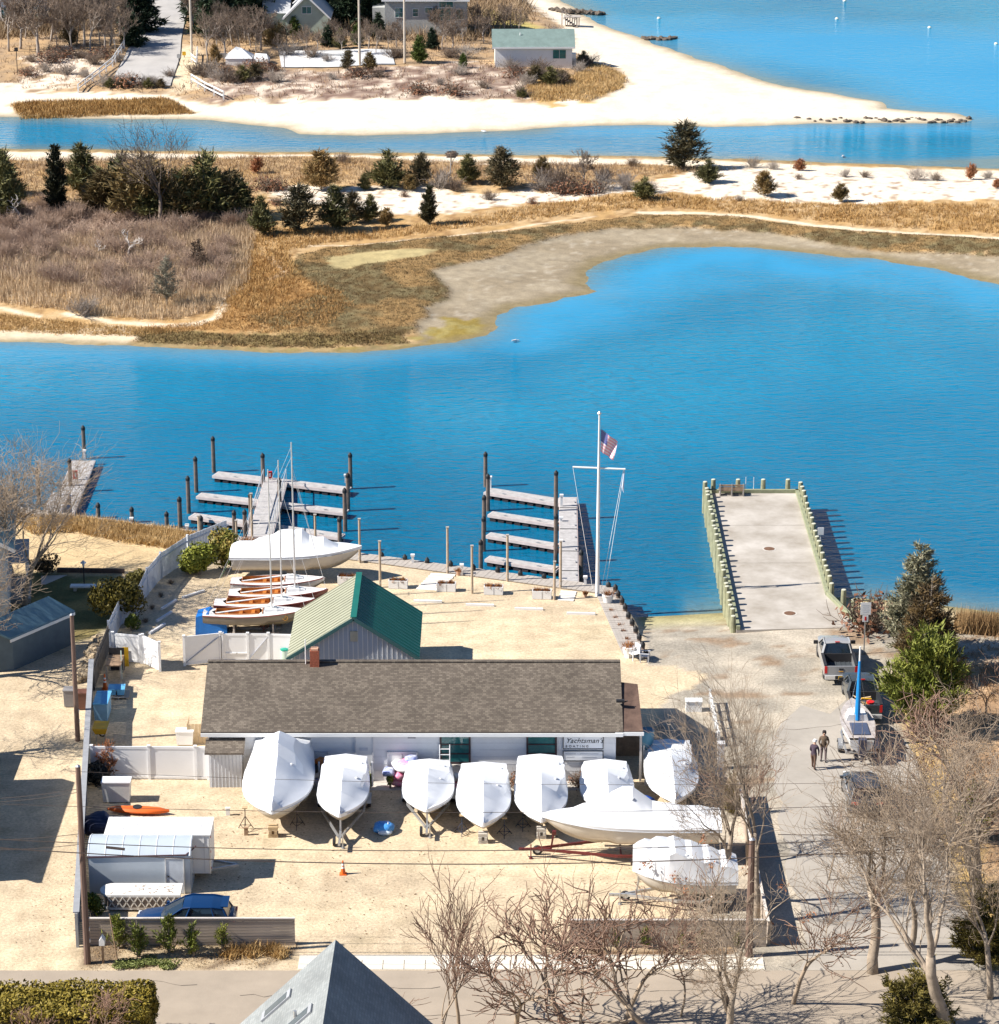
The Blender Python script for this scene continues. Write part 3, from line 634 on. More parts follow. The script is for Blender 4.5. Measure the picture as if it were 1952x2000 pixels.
def conifer_proto(key, H, Rr, mat, seed, tips=70, per=26, leaf=0.30, shape=0.8, upw=0.5, base=0.03, rag=0.35, trunkr=0.07, stems=1, wid=0.35):
    rng = np.random.default_rng(seed); VV, FF = [], []; o = 0; T = MB(); lr = random.Random(seed)
    heads = [(0, 0, 1.0)] + [(lr.uniform(-.5, .5) * Rr, lr.uniform(-.5, .5) * Rr, lr.uniform(.6, .9)) for _ in range(stems - 1)]
    for hx, hy, hs in heads:
        T.tube([(hx * 0.3, hy * 0.3, -0.1), (hx * .8, hy * .8, H * hs * .5), (hx, hy, H * hs * .96)], [trunkr, trunkr * .6, trunkr * .15], 5)
    nt = tips
    for k in range(nt):
        hx, hy, hs = heads[k % len(heads)]; h = H * hs
        t = base + (1 - base) * (1 - (1 - rng.random()) ** 0.62) if True else 0
        t = min(t, 0.985); az = rng.random() * 6.283
        env = Rr * (1 - t) ** shape * (1 if t > 0.12 else (0.65 + t * 3)) * (1 if stems == 1 else .75)
        ln = env * (1 - rag + rag * 2 * rng.random()) + 0.10
        el = upw * (0.5 + rng.random()); d = np.array([math.cos(az) * math.cos(el), math.sin(az) * math.cos(el), math.sin(el)])
        p0 = np.array([hx * t, hy * t, t * h * 0.94]); p1 = p0 + d * ln
        if ln > 0.5: T.tube([tuple(p0), tuple(p0 + d * ln * .8)], [trunkr * .25, 0.008], 3, cap=False)
        m = int(per * (0.5 + ln / (Rr + 0.1)))
        f = rng.random(m) ** 0.7; base_p = p0 + np.outer(f, p1 - p0) + rng.normal(size=(m, 3)) * leaf * 0.28
        dd = d + rng.normal(size=(m, 3)) * 0.65 + np.array([0, 0, upw * .5]); dd /= np.linalg.norm(dd, axis=1)[:, None]
        V, F = leaves(base_p, dd, leaf * (0.6 + 0.8 * rng.random(m)), leaf * wid * (0.7 + .6 * rng.random(m)), rng)
        VV.append(V); FF.append(F + o); o += len(V)
    CON[key] = (T.mesh('conifer_trunk_' + key, BARK), npmesh('conifer_crown_' + key, np.concatenate(VV), np.concatenate(FF), mat), H, Rr)
def conifer(key, loc, h, rz, label, group=None, name='cedar_tree', cat='tree', wide=1.0):
    a, b, H, Rr = CON[key]; s = h / H
    o = thing(name, label, cat, loc, rz, group); o.scale = (s * wide, s * wide, s)
    link('trunk', a, o); link('crown', b, o); return o
SHR = {}
def twigshrub_proto(key, H, Rr, mat, seed, stems=40, leafm=None, nleaf=0):
    rng = random.Random(seed); B = MB()
    for _ in range(stems):
        az = rng.random() * 6.283; e = rng.uniform(0.35, 1.5); d = Vector((math.cos(az) * math.cos(e), math.sin(az) * math.cos(e), math.sin(e)))
        L = H * rng.uniform(.6, 1.05) * (1 if e > .8 else Rr / H); p = Vector((rng.uniform(-.2, .2) * Rr, rng.uniform(-.2, .2) * Rr, -.05)); pts = [p]; dd = d
        for i in range(3):
            dd = (dd + perp(dd, rng) * .22 + Vector((0, 0, .08))).normalized(); pts.append(pts[-1] + dd * L / 3)
        B.tube(pts, [.022, .016, .012, .006], 3, cap=False)
        for j in range(5):
            q = pts[1 + j % 2].lerp(pts[2 + j % 2], rng.random()); nd = (dd + perp(dd, rng) * .8).normalized()
            B.tube([q, q + nd * L * .22, q + (nd + Vector((0, 0, .3))).normalized() * L * .4], [.012, .009, .005], 3, cap=False)
    lm = None
    if leafm:
        g = np.random.default_rng(seed); n = nleaf; u = g.normal(size=(n, 3)); u /= np.linalg.norm(u, axis=1)[:, None]; u[:, 2] = np.abs(u[:, 2])
        rr = (g.random(n) ** .4)[:, None]; C = u * rr * np.array([Rr, Rr, H]) ; C[:, 2] += 0.05
        V, F = leafquads(C, u + g.normal(size=(n, 3)) * .7, 0.06 + 0.06 * g.random(n), g); lm = npmesh('shrub_leaves_' + key, V, F, leafm)
    SHR[key] = (fast(B, 'shrub_stems_' + key, mat), lm, H)
def shrub(key, loc, h, rz, label, group=None, name='bare_shrub', cat='shrub', wide=1.0):
    a, b, H = SHR[key]; s = h / H; o = thing(name, label, cat, loc, rz, group); o.scale = (s * wide, s * wide, s)
    link('stems', a, o)
    if b: link('leaves', b, o)
    return o
def leafbush(name, label, cat, loc, Rx, Ry, H, mat, seed, n=2500, leaf=.09, lumps=9, group=None, stemm=BARK, rz=0.0):
    """evergreen shrub: lumpy shell of leaves round a few stems"""
    g = np.random.default_rng(seed); o = thing(name, label, cat, loc, rz, group); VV, FF, k = [], [], 0
    cs = [(g.uniform(-.5, .5) * Rx, g.uniform(-.5, .5) * Ry, H * g.uniform(.35, .68), g.uniform(.42, .62)) for _ in range(lumps)]
    for cx, cy, cz, s in cs:
        m = n // lumps; u = g.normal(size=(m, 3)); u /= np.linalg.norm(u, axis=1)[:, None]
        r = (0.72 + 0.33 * g.random(m))[:, None] * s; C = np.array([cx, cy, cz]) + u * r * np.array([Rx, Ry, H * .62])
        C = C[C[:, 2] > 0.03]; u = u[:len(C)]
        V, F = leafquads(C, u + g.normal(size=u.shape) * .55, leaf * (.6 + .7 * g.random(len(C))), g); VV.append(V); FF.append(F + k); k += len(V)
    link('foliage', npmesh(name + '_foliage', np.concatenate(VV), np.concatenate(FF), mat), o)
    S = MB()
    for cx, cy, cz, s in cs[:5]: S.tube([(cx * .15, cy * .15, -.05), (cx * .6, cy * .6, cz * .6), (cx, cy, cz)], [.05, .035, .015], 4)
    S.build('stems', stemm, o); return o
def scatter_in(poly, n, seed, zf, z0=None):
    g = np.random.default_rng(seed); xs = [p[0] for p in poly]; ys = [p[1] for p in poly]
    x = g.uniform(max(min(xs), -75), min(max(xs), 75), n * 4); y = g.uniform(min(ys), max(ys), n * 4); k = inside(poly, x, y); x, y = x[k][:n], y[k][:n]
    return x, y, (zf(x, y) if zf else np.full(len(x), z0 or 0.0)), g
def grass(name, label, cat, pts, g, mat, h=(.25, .5), blades=6, wid=.05, spread=.14, lean=.5):
    x, y, z = pts; n = len(x); m = n * blades; i = np.repeat(np.arange(n), blades)
    V0 = np.stack([x[i] + g.normal(size=m) * spread, y[i] + g.normal(size=m) * spread, z[i] - .03], 1)
    D = np.stack([g.normal(size=m) * lean * .5, g.normal(size=m) * lean * .5, np.ones(m)], 1); D /= np.linalg.norm(D, axis=1)[:, None]
    hh = g.uniform(h[0], h[1], n)[i] * (0.6 + .6 * g.random(m))
    V, F = leaves(V0, D, hh, np.full(m, wid) * (0.6 + .8 * g.random(m)), g)
    o = link(name, npmesh(name, V, F, mat)); return tag(o, label, cat, kind='stuff')

# ---- kinds
CEDG = leafM('cedar_green', (0.06, 0.062, 0.025), (0.20, 0.18, 0.065), (0.115, 0.11, 0.042))
CEDB = leafM('cedar_bronze', (0.10, 0.072, 0.034), (0.32, 0.20, 0.08), (0.18, 0.13, 0.05))
CEDD = leafM('cedar_dark', (0.05, 0.048, 0.026), (0.17, 0.125, 0.06))
JUNI = leafM('juniper_green', (0.09, 0.115, 0.02), (0.34, 0.34, 0.07), (0.19, 0.21, 0.04))
SPRU = leafM('grey_spruce', (0.10, 0.105, 0.065), (0.34, 0.31, 0.21), (0.19, 0.185, 0.115))
PINEG = leafM('pine_green', (0.05, 0.085, 0.02), (0.17, 0.21, 0.05))
FIRD = leafM('fir_dark', (0.014, 0.03, 0.018), (0.05, 0.075, 0.035))
RHOD = leafM('laurel_green', (0.05, 0.075, 0.012), (0.25, 0.26, 0.035), (0.13, 0.15, 0.02), 4.0)
BOXW = leafM('golden_hedge', (0.08, 0.065, 0.012), (0.40, 0.30, 0.05), (0.22, 0.17, 0.025), 5.0)
RUST = leafM('rust_leaf', (0.24, 0.085, 0.04), (0.42, 0.19, 0.09), None, 3.0)
RUSD = leafM('dark_rust', (0.13, 0.06, 0.035), (0.30, 0.14, 0.075), None, 3.0)
for k, (H, Rr, mt, sd, tp, up, shp, stm) in enumerate([(4, 1.35, CEDG, 1, 95, .55, .75, 1), (4, 1.5, CEDB, 2, 95, .6, .7, 1), (3, 1.45, CEDG, 3, 90, .7, .55, 3), (4.2, 1.5, CEDD, 4, 85, .5, .7, 1), (4, 1.9, CEDB, 5, 115, .65, .5, 4)]):
    conifer_proto('cedar%d' % k, H, Rr, mt, sd, tips=tp, per=30, leaf=.42, shape=shp, upw=up, stems=stm, wid=.22)
conifer_proto('column', 5.2, 1.15, leafM('arborvitae', (0.02, 0.024, 0.014), (0.085, 0.075, 0.03)), 8, tips=190, per=34, leaf=.26, shape=.55, upw=1.0, rag=.12)
conifer_proto('sparse', 4.2, 1.2, leafM('thin_cedar', (0.12, 0.115, 0.08), (0.26, 0.235, 0.17)), 9, tips=110, per=20, leaf=.22, shape=.6, upw=.7, base=.12, wid=.2)
conifer_proto('fir', 8, 2.4, FIRD, 10, tips=150, per=34, leaf=.6, shape=.8, upw=.1, rag=.3)
conifer_proto('pine', 5, 2.0, PINEG, 11, tips=130, per=34, leaf=.42, shape=.5, upw=.5, stems=2)
conifer_proto('baby', 1.6, .62, JUNI, 12, tips=46, per=22, leaf=.15, shape=1.0, upw=.8, rag=.6)
conifer_proto('baby2', 1.7, .55, JUNI, 13, tips=40, per=22, leaf=.15, shape=.9, upw=.95, rag=.7, stems=2)
conifer_proto('rusty', 1.6, .8, RUST, 14, tips=60, per=20, leaf=.22, shape=.5, upw=.7)
for k in range(3): twigshrub_proto('grey%d' % k, 1.5, 1.5, TWIGG, 20 + k, 60)
for k in range(3): twigshrub_proto('thick%d' % k, 1.4, 1.5, M('thicket_stem', (.40, .285, .215), .9, .3, .8), 25 + k, 50)
for k in range(2): twigshrub_proto('brown%d' % k, 1.4, 1.3, TWIGF, 30 + k, 60)
for k in range(2): twigshrub_proto('rust%d' % k, 1.1, 1.1, TWIGF, 40 + k, 44, RUSD, 240)
bare_proto('far0', 9, TWIGG, TWIGF, seed=51, trunk=.34, limbs=5, kids=(4, 5, 4), rmin=.026, r0=.17)
bare_proto('far1', 9, TWIGG, TWIGF, seed=52, trunk=.4, limbs=6, kids=(5, 5, 4), rmin=.026, r0=.15, ang=(.4, .8))
bare_proto('far2', 8, TWIGG, TWIGF, seed=53, trunk=.28, limbs=6, kids=(5, 5, 4), rmin=.026, r0=.16, ang=(.5, 1.1))
bare_proto('dead', 4, DEAD, DEAD, seed=54, trunk=.3, limbs=4, kids=(3, 3), rmin=.03, r0=.10, ang=(.6, 1.2), wander=.3)
bare_proto('lone', 8, TWIGF, TWIGF, seed=55, trunk=.42, limbs=7, kids=(5, 4, 4), rmin=.014, r0=.16, ang=(.6, 1.05), low=.3)
TWIGR = M('red_twig', (0.25, 0.155, 0.11), .9, .25, 1.2)
for k, (sd, tr, lb_, an, wa) in enumerate(((61, .30, 5, (.4, .85), .17), (62, .24, 4, (.45, 1.0), .22), (67, .2, 5, (.5, 1.1), .26), (68, .36, 4, (.35, .75), .15))):
    bare_proto('big%d' % k, 11, BARK, TWIG, seed=sd, trunk=tr, limbs=lb_, kids=(4, 4, 4, 3), rmin=.008, r0=.20, ang=an, ratio=.68, wander=wa, up=.08, low=.2)
for k, (sd, tr, an, wa) in enumerate(((64, .22, (.3, .6), .12), (65, .16, (.3, .7), .18), (66, .3, (.35, .8), .2), (69, .12, (.25, .9), .25))):
    bare_proto('fine%d' % k, 7, TWIG, TWIGR, seed=sd, trunk=tr, limbs=4, kids=(4, 4, 3), rmin=.009, r0=.055, ang=an, ratio=.72, up=.07, low=.15, wander=wa)
# ================================================================== THE SPIT: cedars, thicket, grass
ordn = 'first second third fourth fifth sixth seventh eighth ninth tenth eleventh twelfth thirteenth fourteenth fifteenth sixteenth seventeenth eighteenth nineteenth twentieth'.split()
ordn += ['twenty-' + w for w in ordn[:9]] + ['thirtieth'] + ['thirty-' + w for w in ordn[:9]] + ['fortieth']
def hpx(base, py): return ZT(base.y, py) - base.z      # height of a thing whose foot is at base and whose tip shows at row py
rr = random.Random(5)
# (foot px, foot py, tip py, kind, wide, label)
spit = [
 (10, 425, 297, 'cedar0', .9, 'tall grey-green cedar at the left edge of the photo on the spit'),
 (112, 412, 282, 'column', .95, 'dark columnar evergreen, the narrowest tree on the spit'),
 (160, 380, 283, 'cedar0', .95, 'green cedar just right of the dark columnar evergreen'),
 (232, 405, 306, 'cedar2', 1.15, 'broad olive cedar left of the bare tree by the channel'),
 (272, 425, 300, 'cedar4', 1.15, 'bushy cedar directly left of the tall bare tree trunk'),
 (338, 430, 318, 'cedar4', .8, 'grey-streaked cedar behind the bare tree trunk'),
 (400, 425, 305, 'cedar2', 1.25, 'large dark cedar right of the tall bare tree'),
 (452, 428, 330, 'cedar3', 1.0, 'dark cedar with silvery dead branches beside the large dark cedar'),
 (511, 458, 385, 'cedar0', .9, 'small dark cedar at the right end of the grey thicket'),
 (585, 450, 358, 'cedar3', 1.2, 'wide dark cedar in front of the white sand patch'),
 (655, 448, 365, 'cedar0', 1.1, 'bronze-green cedar next to the wide dark cedar'),
 (690, 436, 372, 'cedar3', .9, 'slim cedar in the clump left of the small sand cedar'),
 (724, 433, 382, 'cedar0', 1.1, 'low cedar in the sand clump, second from its right end'),
 (756, 443, 405, 'cedar1', 1.0, 'smallest cedar at the right end of the sand clump'),
 (838, 438, 362, 'column', 1.15, 'upright cedar standing alone at the near edge of the white sand'),
 (628, 370, 292, 'cedar1', 1.15, 'bronze cedar on the tan grass left of centre'),
 (502, 338, 309, 'rusty', .9, 'small rusty cedar alone on the tan grass'),
 (760, 366, 298, 'cedar2', 1.3, 'broad dark-green cedar left of the nest pole'),
 (824, 362, 297, 'cedar3', .95, 'cedar between the broad green cedar and the nest pole'),
 (800, 372, 340, 'cedar1', 1.5, 'low bronze cedar in front of the pair left of the nest pole'),
 (712, 370, 340, 'cedar0', 1.2, 'little cedar left of the broad green cedar'),
 (915, 358, 303, 'cedar0', 1.1, 'green cedar just right of the nest pole'),
 (980, 366, 286, 'cedar3', 1.15, 'tall open cedar with spreading branches right of the nest pole'),
 (1060, 355, 306, 'cedar1', 1.0, 'brownish cedar among the grey shrubs on the spit'),
 (1337, 328, 236, 'cedar3', 1.25, 'tallest dark cedar on the right of the channel bank'),
 (1384, 357, 314, 'cedar2', 1.35, 'round cedar in front of the tallest right-hand cedar'),
 (1258, 389, 348, 'cedar2', 1.3, 'round dark cedar at the left end of the right sand flat'),
 (1492, 382, 333, 'cedar1', 1.25, 'pointed little cedar in the middle of the right sand flat'),
 (1643, 394, 358, 'cedar1', 1.2, 'small spiky cedar alone far right on the sand flat'),
 (1562, 333, 312, 'rusty', 1.1, 'tiny rust-brown cedar near the stakes on the channel bank'),
 (1897, 350, 322, 'rusty', .8, 'pale rusty sapling at the right end of the channel bank'),
 (1948, 368, 350, 'rusty', 1.0, 'rusty seedling cut by the right edge of the photo'),
 (205, 415, 330, 'cedar1', 1.3, 'bronze cedar at the left end of the dark central grove'),
 (300, 428, 345, 'cedar0', 1.5, 'low green cedar at the foot of the tall bare tree'),
 (365, 428, 335, 'cedar1', 1.3, 'bronze cedar right behind the bare tree foot'),
 (470, 430, 352, 'cedar0', 1.2, 'green cedar at the right end of the dark central grove'),
 (15, 380, 318, 'cedar3', 1.2, 'dark cedar behind the tall one at the left edge'),
 (326, 596, 500, 'sparse', 1.05, 'thin grey conifer standing alone by the footpath')]
for i, (x, y, t, k, w, lb) in enumerate(spit):
    b = GT(x, y, z_mid, MIDZ)
    if not lb: continue
    conifer(k, b, hpx(b, t) * 1.03, rr.uniform(0, 6.28), lb, 'cedars on the spit', wide=w * 1.12)
b = GT(386, 522, z_mid, MIDZ); conifer_proto('dying', 4, 1.25, leafM('dying_needles', (0.07, 0.045, 0.03), (0.21, 0.14, 0.09)), 77, tips=90, per=14, leaf=.3, shape=.7, upw=.25)
conifer('dying', b, hpx(b, 462), 1.0, 'half-dead brown conifer at the right side of the grey thicket', 'cedars on the spit')
b = GT(312, 440, z_mid, MIDZ); bare_tree('lone', b, hpx(b, 218), .7, 'tall lone bare tree rising in front of the channel', 'bare trees on the spit', wide=1.05)
for x, y, t, k, lb in [(1140, 368, 285, 'far2', 'round bare tree among the grey shrubs of the spit'), (250, 500, 452, 'dead', 'bleached dead branches sticking out of the thicket, right-hand pair'), (190, 498, 470, 'dead', 'smaller bleached dead branch in the thicket, left of the other'),
                        (355, 445, 420, 'dead', 'white dead snag at the top of the thicket'), (40, 430, 372, 'dead', 'pale dead bush under the tall cedar at the left edge'), (440, 420, 335, 'dead', 'silvery dead crown in front of the dark cedars')]:
    b = GT(x, y, z_mid, MIDZ); bare_tree(k, b, hpx(b, t), rr.uniform(0, 6), lb, 'bare trees on the spit', wide=1.3 if k == 'dead' else 1.0)
shr = [(1090, 368, 318, 'brown0'), (1065, 372, 335, 'grey0'), (1180, 372, 335, 'grey1'), (1225, 370, 342, 'grey2'), (1120, 376, 345, 'rust0'), (1095, 378, 352, 'rust1'), (1470, 327, 305, 'grey0'), (1510, 330, 312, 'grey1'), (1650, 345, 328, 'grey2'), (1690, 346, 332, 'brown0'),
       (1790, 351, 325, 'grey0'), (1830, 352, 335, 'brown1'), (1560, 350, 338, 'brown0'), (1930, 348, 332, 'grey1'), (520, 372, 345, 'rust0'), (545, 370, 348, 'rust1'), (955, 390, 370, 'brown1'), (1040, 398, 386, 'rust0'), (860, 366, 330, 'grey2'), (890, 372, 345, 'brown1'),
       (1180, 352, 322, 'brown0'), (1220, 360, 335, 'grey0'), (670, 318, 296, 'brown0'), (1235, 325, 306, 'brown1'), (1445, 392, 380, 'grey2'), (470, 440, 410, 'grey1'), (540, 400, 385, 'rust1'), (165, 615, 578, 'grey2'), (1270, 375, 350, 'grey1'), (1148, 378, 350, 'rust1'), (790, 384, 374, 'rust0')]
for i, (x, y, t, k) in enumerate(sorted(shr)):
    b = GT(x, y, z_mid, MIDZ); lb = {'g': 'grey leafless', 'b': 'brown twiggy', 'r': 'rust-leaved'}[k[0]]
    shrub(k, b, max(.5, hpx(b, t)), rr.uniform(0, 6), '%s shrub, the %s shrub from the left along the spit' % (lb, ordn[i]), 'shrubs on the spit', wide=1.25)
# reeds and grasses nobody could count
GOLD = leafM('dry_grass', (0.34, 0.19, 0.06), (0.60, 0.42, 0.20), (0.47, 0.30, 0.12), .35)
GRY = leafM('thicket_twigs', (0.26, 0.175, 0.13), (0.52, 0.385, 0.295), (0.38, 0.27, 0.205), .3)
OLI = leafM('salt_marsh', (0.075, 0.048, 0.018), (0.23, 0.15, 0.062), (0.14, 0.092, 0.037), .4)
x, y, z, g = scatter_in(thicket, 9000, 1, z_mid)
th = grass('thicket', 'grey-brown leafless thicket covering the left of the spit', 'thicket', (x, y, z), g, GRY, (.3, 1.3), 8, .045, .35, 2.2)
q_ = fbm(x * .25, y * .25, 5)
for i in range(0, len(x), 31):
    if q_[i] < .44: continue
    t_ = link('bush', SHR['thick%d' % (i % 3)][0], th, (x[i], y[i], z[i]), i); t_.scale = (1.1, 1.1, .8 + .5 * q_[i])
reed = W2(None, [(130, 470), (500, 440), (480, 560), (420, 610), (340, 626), (200, 620), (100, 606), (0, 596), (-80, 588), (-80, 540), (0, 520)], mz)
x, y, z, g = scatter_in(reed, 8500, 2, z_mid); grass('reed_bed', 'tan reeds among the thicket left of the footpath', 'reeds', (x, y, z), g, leafM('reed_tan', (0.40, 0.28, 0.16), (0.58, 0.44, 0.29), None, .4), (.4, 1.1), 6, .045, .2, .4)
golds = W2(None, [(520, 455), (700, 460), (900, 440), (1050, 408), (1200, 392), (1320, 388), (1460, 398), (1600, 408), (1800, 406), (1960, 408), (2300, 420), (2300, 480), (1951, 462), (1656, 442), (1509, 424), (1300, 412), (1151, 420), (1000, 440), (784, 470), (640, 482), (560, 500), (600, 560), (500, 620), (440, 600), (480, 480)], mz)
x, y, z, g = scatter_in(golds, 9000, 3, z_mid); grass('dune_grass', 'golden dry grass in a band along the basin', 'grass', (x, y, z), g, GOLD, (.2, .6), 6, .06, .2, 1.0)
back = W2(None, [(-60, 315), (500, 302), (900, 312), (1250, 322), (1440, 330), (1300, 345), (1000, 370), (700, 366), (520, 368), (480, 400), (-60, 400)], mz)
x, y, z, g = scatter_in(back, 8000, 4, z_mid); grass('dune_grass', 'tan dry grass between the cedars and the channel', 'grass', (x, y, z), g, leafM('tan_grass', (0.34, 0.24, 0.15), (0.58, 0.43, 0.28), (0.46, 0.32, 0.18), .3), (.2, .7), 6, .05, .25, .9)
x, y, z, g = scatter_in(marsh, 26000, 5, z_mid); k = ~inside(pond, x, y)
grass('marsh_grass', 'low olive-brown marsh plants round the shallow pool', 'marsh plants', (x[k], y[k], z[k]), g, OLI, (.06, .20), 6, .045, .18, 1.5)
x, y, z, g = scatter_in(swath, 4200, 7, z_mid); grass('dune_grass', 'rusty golden grass between the footpath and the marsh', 'grass', (x, y, z), g, leafM('rust_grass', (.24, .125, .04), (.52, .31, .12), (.38, .215, .075), .4), (.12, .4), 6, .05, .2, 1.3)
low = W2(None, [(-80, 606), (60, 620), (220, 634), (350, 640), (270, 650), (130, 646), (0, 640), (-80, 632)], mz); x, y, z, g = scatter_in(low, 2600, 8, z_mid); grass('dune_grass', 'tan grass between the footpath and the little beach', 'grass', (x, y, z), g, GOLD, (.1, .35), 6, .05, .2, 1.3)
x, y, z, g = scatter_in(marsh2, 2600, 6, z_mid); grass('marsh_grass', 'narrow olive marsh strip along the near shore of the spit', 'marsh plants', (x, y, z), g, OLI, (.08, .25), 5, .07, .16, 1.3)
# nest platform on its pole
b = GT(878, 362, z_mid, MIDZ); h = hpx(b, 303)
o = thing('nest_platform', 'wooden pole topped by a large stick nest on the spit', 'nest', b)
MB().tube([(0, 0, -.3), (.12, 0, h * .55), (.2, 0, h * .95)], .07, 6).build('pole', WOODG, o)
MB().box(.2, 0, h * .95, 1.0, .9, .06).beam((.1, 0, h * .6), (.55, 0, h * .93), .06, .06).build('platform', WOODG, o)
S = MB(); q = random.Random(3)
for _ in range(120):
    a = q.uniform(0, 6.28); r = q.uniform(.1, .55); zz = h + q.uniform(-.1, .35); d = Vector((math.cos(a + 1.3), math.sin(a + 1.3), q.uniform(-.3, .3))) * q.uniform(.3, .55)
    c = Vector((.2 + r * math.cos(a), r * math.sin(a), zz)); S.tube([c - d, c + d], .022, 3, cap=False)
S.build('nest', TWIGF, o)
for i, (x, y, t) in enumerate([(1545, 327, 317), (1584, 330, 318)]):
    b = GT(x, y, z_mid, MIDZ); o = MB().tube([(0, 0, -.2), (.02, 0, hpx(b, t))], .03, 5).tube([(.02, 0, hpx(b, t)), (.02, 0, hpx(b, t) + .03)], .045, 5).build('stake', WOODG, None, loc=b)
    tag(o, 'thin wooden stake on the channel bank, %s of the two' % ('left' if i == 0 else 'right'), 'stake', 'channel stakes')
# ================================================================== FAR SHORE
rf = random.Random(8)
FZ0 = FZ + .6
FIRS = [(415, 70, -40), (445, 62, -60), (475, 66, -45), (505, 60, -70), (535, 48, -60), (570, 44, -80), (610, 40, -80), (645, 45, -70), (680, 52, -60), (715, 50, -75), (745, 42, -60), (400, 45, -90), (460, 40, -90), (560, 30, -110), (630, 26, -120), (700, 28, -120), (275, 62, -60), (262, 90, 20), (20, 10, -90), (70, -20, -130), (120, 0, -100), (175, 10, -90), (230, 0, -110), (880, -10, -110), (930, -15, -100), (340, -40, -170)]
for i, (x, y, t) in enumerate(sorted(FIRS)):
    b = GT(x, y, z_far, FZ0); conifer('fir', b, hpx(b, t), rf.uniform(0, 6), 'dark tall evergreen behind the far houses, the %s from the left' % ordn[i], 'dark evergreens behind the far houses', name='fir_tree', wide=1.15)
PINES = [(820, 122, 68, 'pine', 'bright green pine beside the pole of the far parking area'), (905, 132, 103, 'pine', 'small bright green pine left of the white beach building'), (845, 95, 50, 'fir', 'dark cedar behind the bright green pine'), (722, 140, 100, 'cedar1', 'brownish cedar at the right end of the far car park'), (680, 136, 95, 'cedar3', 'dark brown cedar left of the far car park edge'),
         (535, 95, 40, 'cedar4', 'olive cedar left of the green gabled house'), (640, 90, 45, 'fir', 'green evergreen right of the green gabled house'), (665, 95, 55, 'cedar0', 'green cedar in front of the fir wall'), (135, 90, 30, 'cedar3', 'dark cedar in the left woods of the far shore'), (575, 70, 30, 'pine', 'young green pine behind the green gabled house'),
         (420, 125, 85, 'cedar1', 'brown cedar next to the white marquee'), (740, 75, 20, 'fir', 'evergreen left of the big shingled house'), (698, 88, 45, 'pine', 'green pine in the middle of the far woods')]
for x, y, t, k, lb in PINES:
    b = GT(x, y, z_far, FZ0); conifer(k, b, hpx(b, t), rf.uniform(0, 6), lb, 'evergreens of the far shore', name='evergreen_tree')
BT = [(40, 95, -20), (112, 98, 0), (140, 100, -5), (165, 92, -40), (215, 88, -20), (60, 60, -60), (235, 70, -30), (425, 100, -5), (455, 90, 0), (490, 92, 15), (525, 85, 20), (560, 92, 40), (655, 88, 35), (720, 95, 35), (775, 92, 30), (865, 98, 30), (895, 70, 0), (945, 85, 25), (1015, 70, 10),
      (18, 100, -50), (75, 108, -30), (100, 80, -40), (50, 75, -20), (178, 105, -15), (150, 85, -20), (205, 100, 5), (225, 108, 20), (195, 85, -30), (240, 95, 10), (126, 70, -50), (250, 50, -40), (408, 122, 10), (440, 115, 20), (470, 110, 25), (510, 98, 5), (596, 108, 45), (668, 103, 48), (620, 100, 55), (575, 105, 60), (545, 108, 60), (700, 106, 50), (735, 104, 45),
      (760, 100, 45), (790, 102, 50), (870, 80, 5), (905, 85, 15), (930, 70, 0), (960, 68, 12), (985, 68, 5), (1000, 64, 0), (885, 95, 30), (850, 70, 5), (640, 80, 30), (480, 80, 10), (500, 108, 50), (380, 60, -20), (10, 60, -40), (715, 80, 30), (830, 60, 0)]
for i, (x, y, t) in enumerate(sorted(BT)):
    b = GT(x, y, z_far, FZ0); pos = 'left of the far road' if x < 300 else ('between the far road and the shingled house' if x < 800 else 'right of the shingled house')
    grp = [v for v in sorted(BT) if (v[0] < 300) == (x < 300) and (v[0] < 800) == (x < 800)]
    n_ = grp.index((x, y, t))
    bare_tree('far%d' % (i % 3), b, hpx(b, t), rf.uniform(0, 6), 'bare grey tree %s, %s from the left' % (pos, ordn[n_]), 'bare trees of the far shore', wide=rf.uniform(.8, 1.1))
BR = [(330, 150), (300, 165), (205, 168), (225, 165), (250, 168), (285, 168), (310, 168), (60, 120), (55, 148), (130, 145), (165, 150), (100, 122), (185, 125), (200, 112), (160, 112), (412, 140), (440, 140), (470, 135), (505, 138), (535, 138), (430, 158), (455, 160), (400, 150), (385, 145), (490, 158), (540, 160),
      (1010, 150), (1030, 165), (1060, 155), (1090, 165), (1055, 140), (1110, 130), (1075, 125), (1000, 135), (1130, 140), (1085, 150), (1020, 185), (818, 182), (886, 184), (945, 172), (860, 165), (1150, 128), (905, 112), (880, 112), (950, 62), (1060, 75), (1085, 72), (780, 110), (700, 150), (650, 155), (640, 120), (770, 112), (560, 108), (610, 112), (520, 112), (740, 150), (900, 145), (230, 120), (120, 112), (90, 140)]
cnt = {}
for i, (x, y) in enumerate(sorted(BR)):
    b = GT(x, y, z_far, FZ0); k = ['grey0', 'brown0', 'grey2', 'brown1', 'grey1', 'rust1'][rf.randrange(6)]; hh = rf.uniform(.8, 1.7)
    if (x, y) in ((818, 182), (886, 184)): k = 'rust0'; hh = 1.4
    nm = {'g': 'grey leafless', 'b': 'dark twiggy', 'r': 'rust-coloured'}[k[0]]; wh = 'the dead-end road' if x < 400 else ('the white marquee' if x < 560 else ('the far car park' if x < 800 else 'the white beach building'))
    cnt[nm + wh] = cnt.get(nm + wh, -1) + 1; shrub(k, b, hh, rf.uniform(0, 6), '%s shrub near %s, %s from the left' % (nm, wh, ordn[cnt[nm + wh]]), 'shrubs on the far shore', wide=1.5)
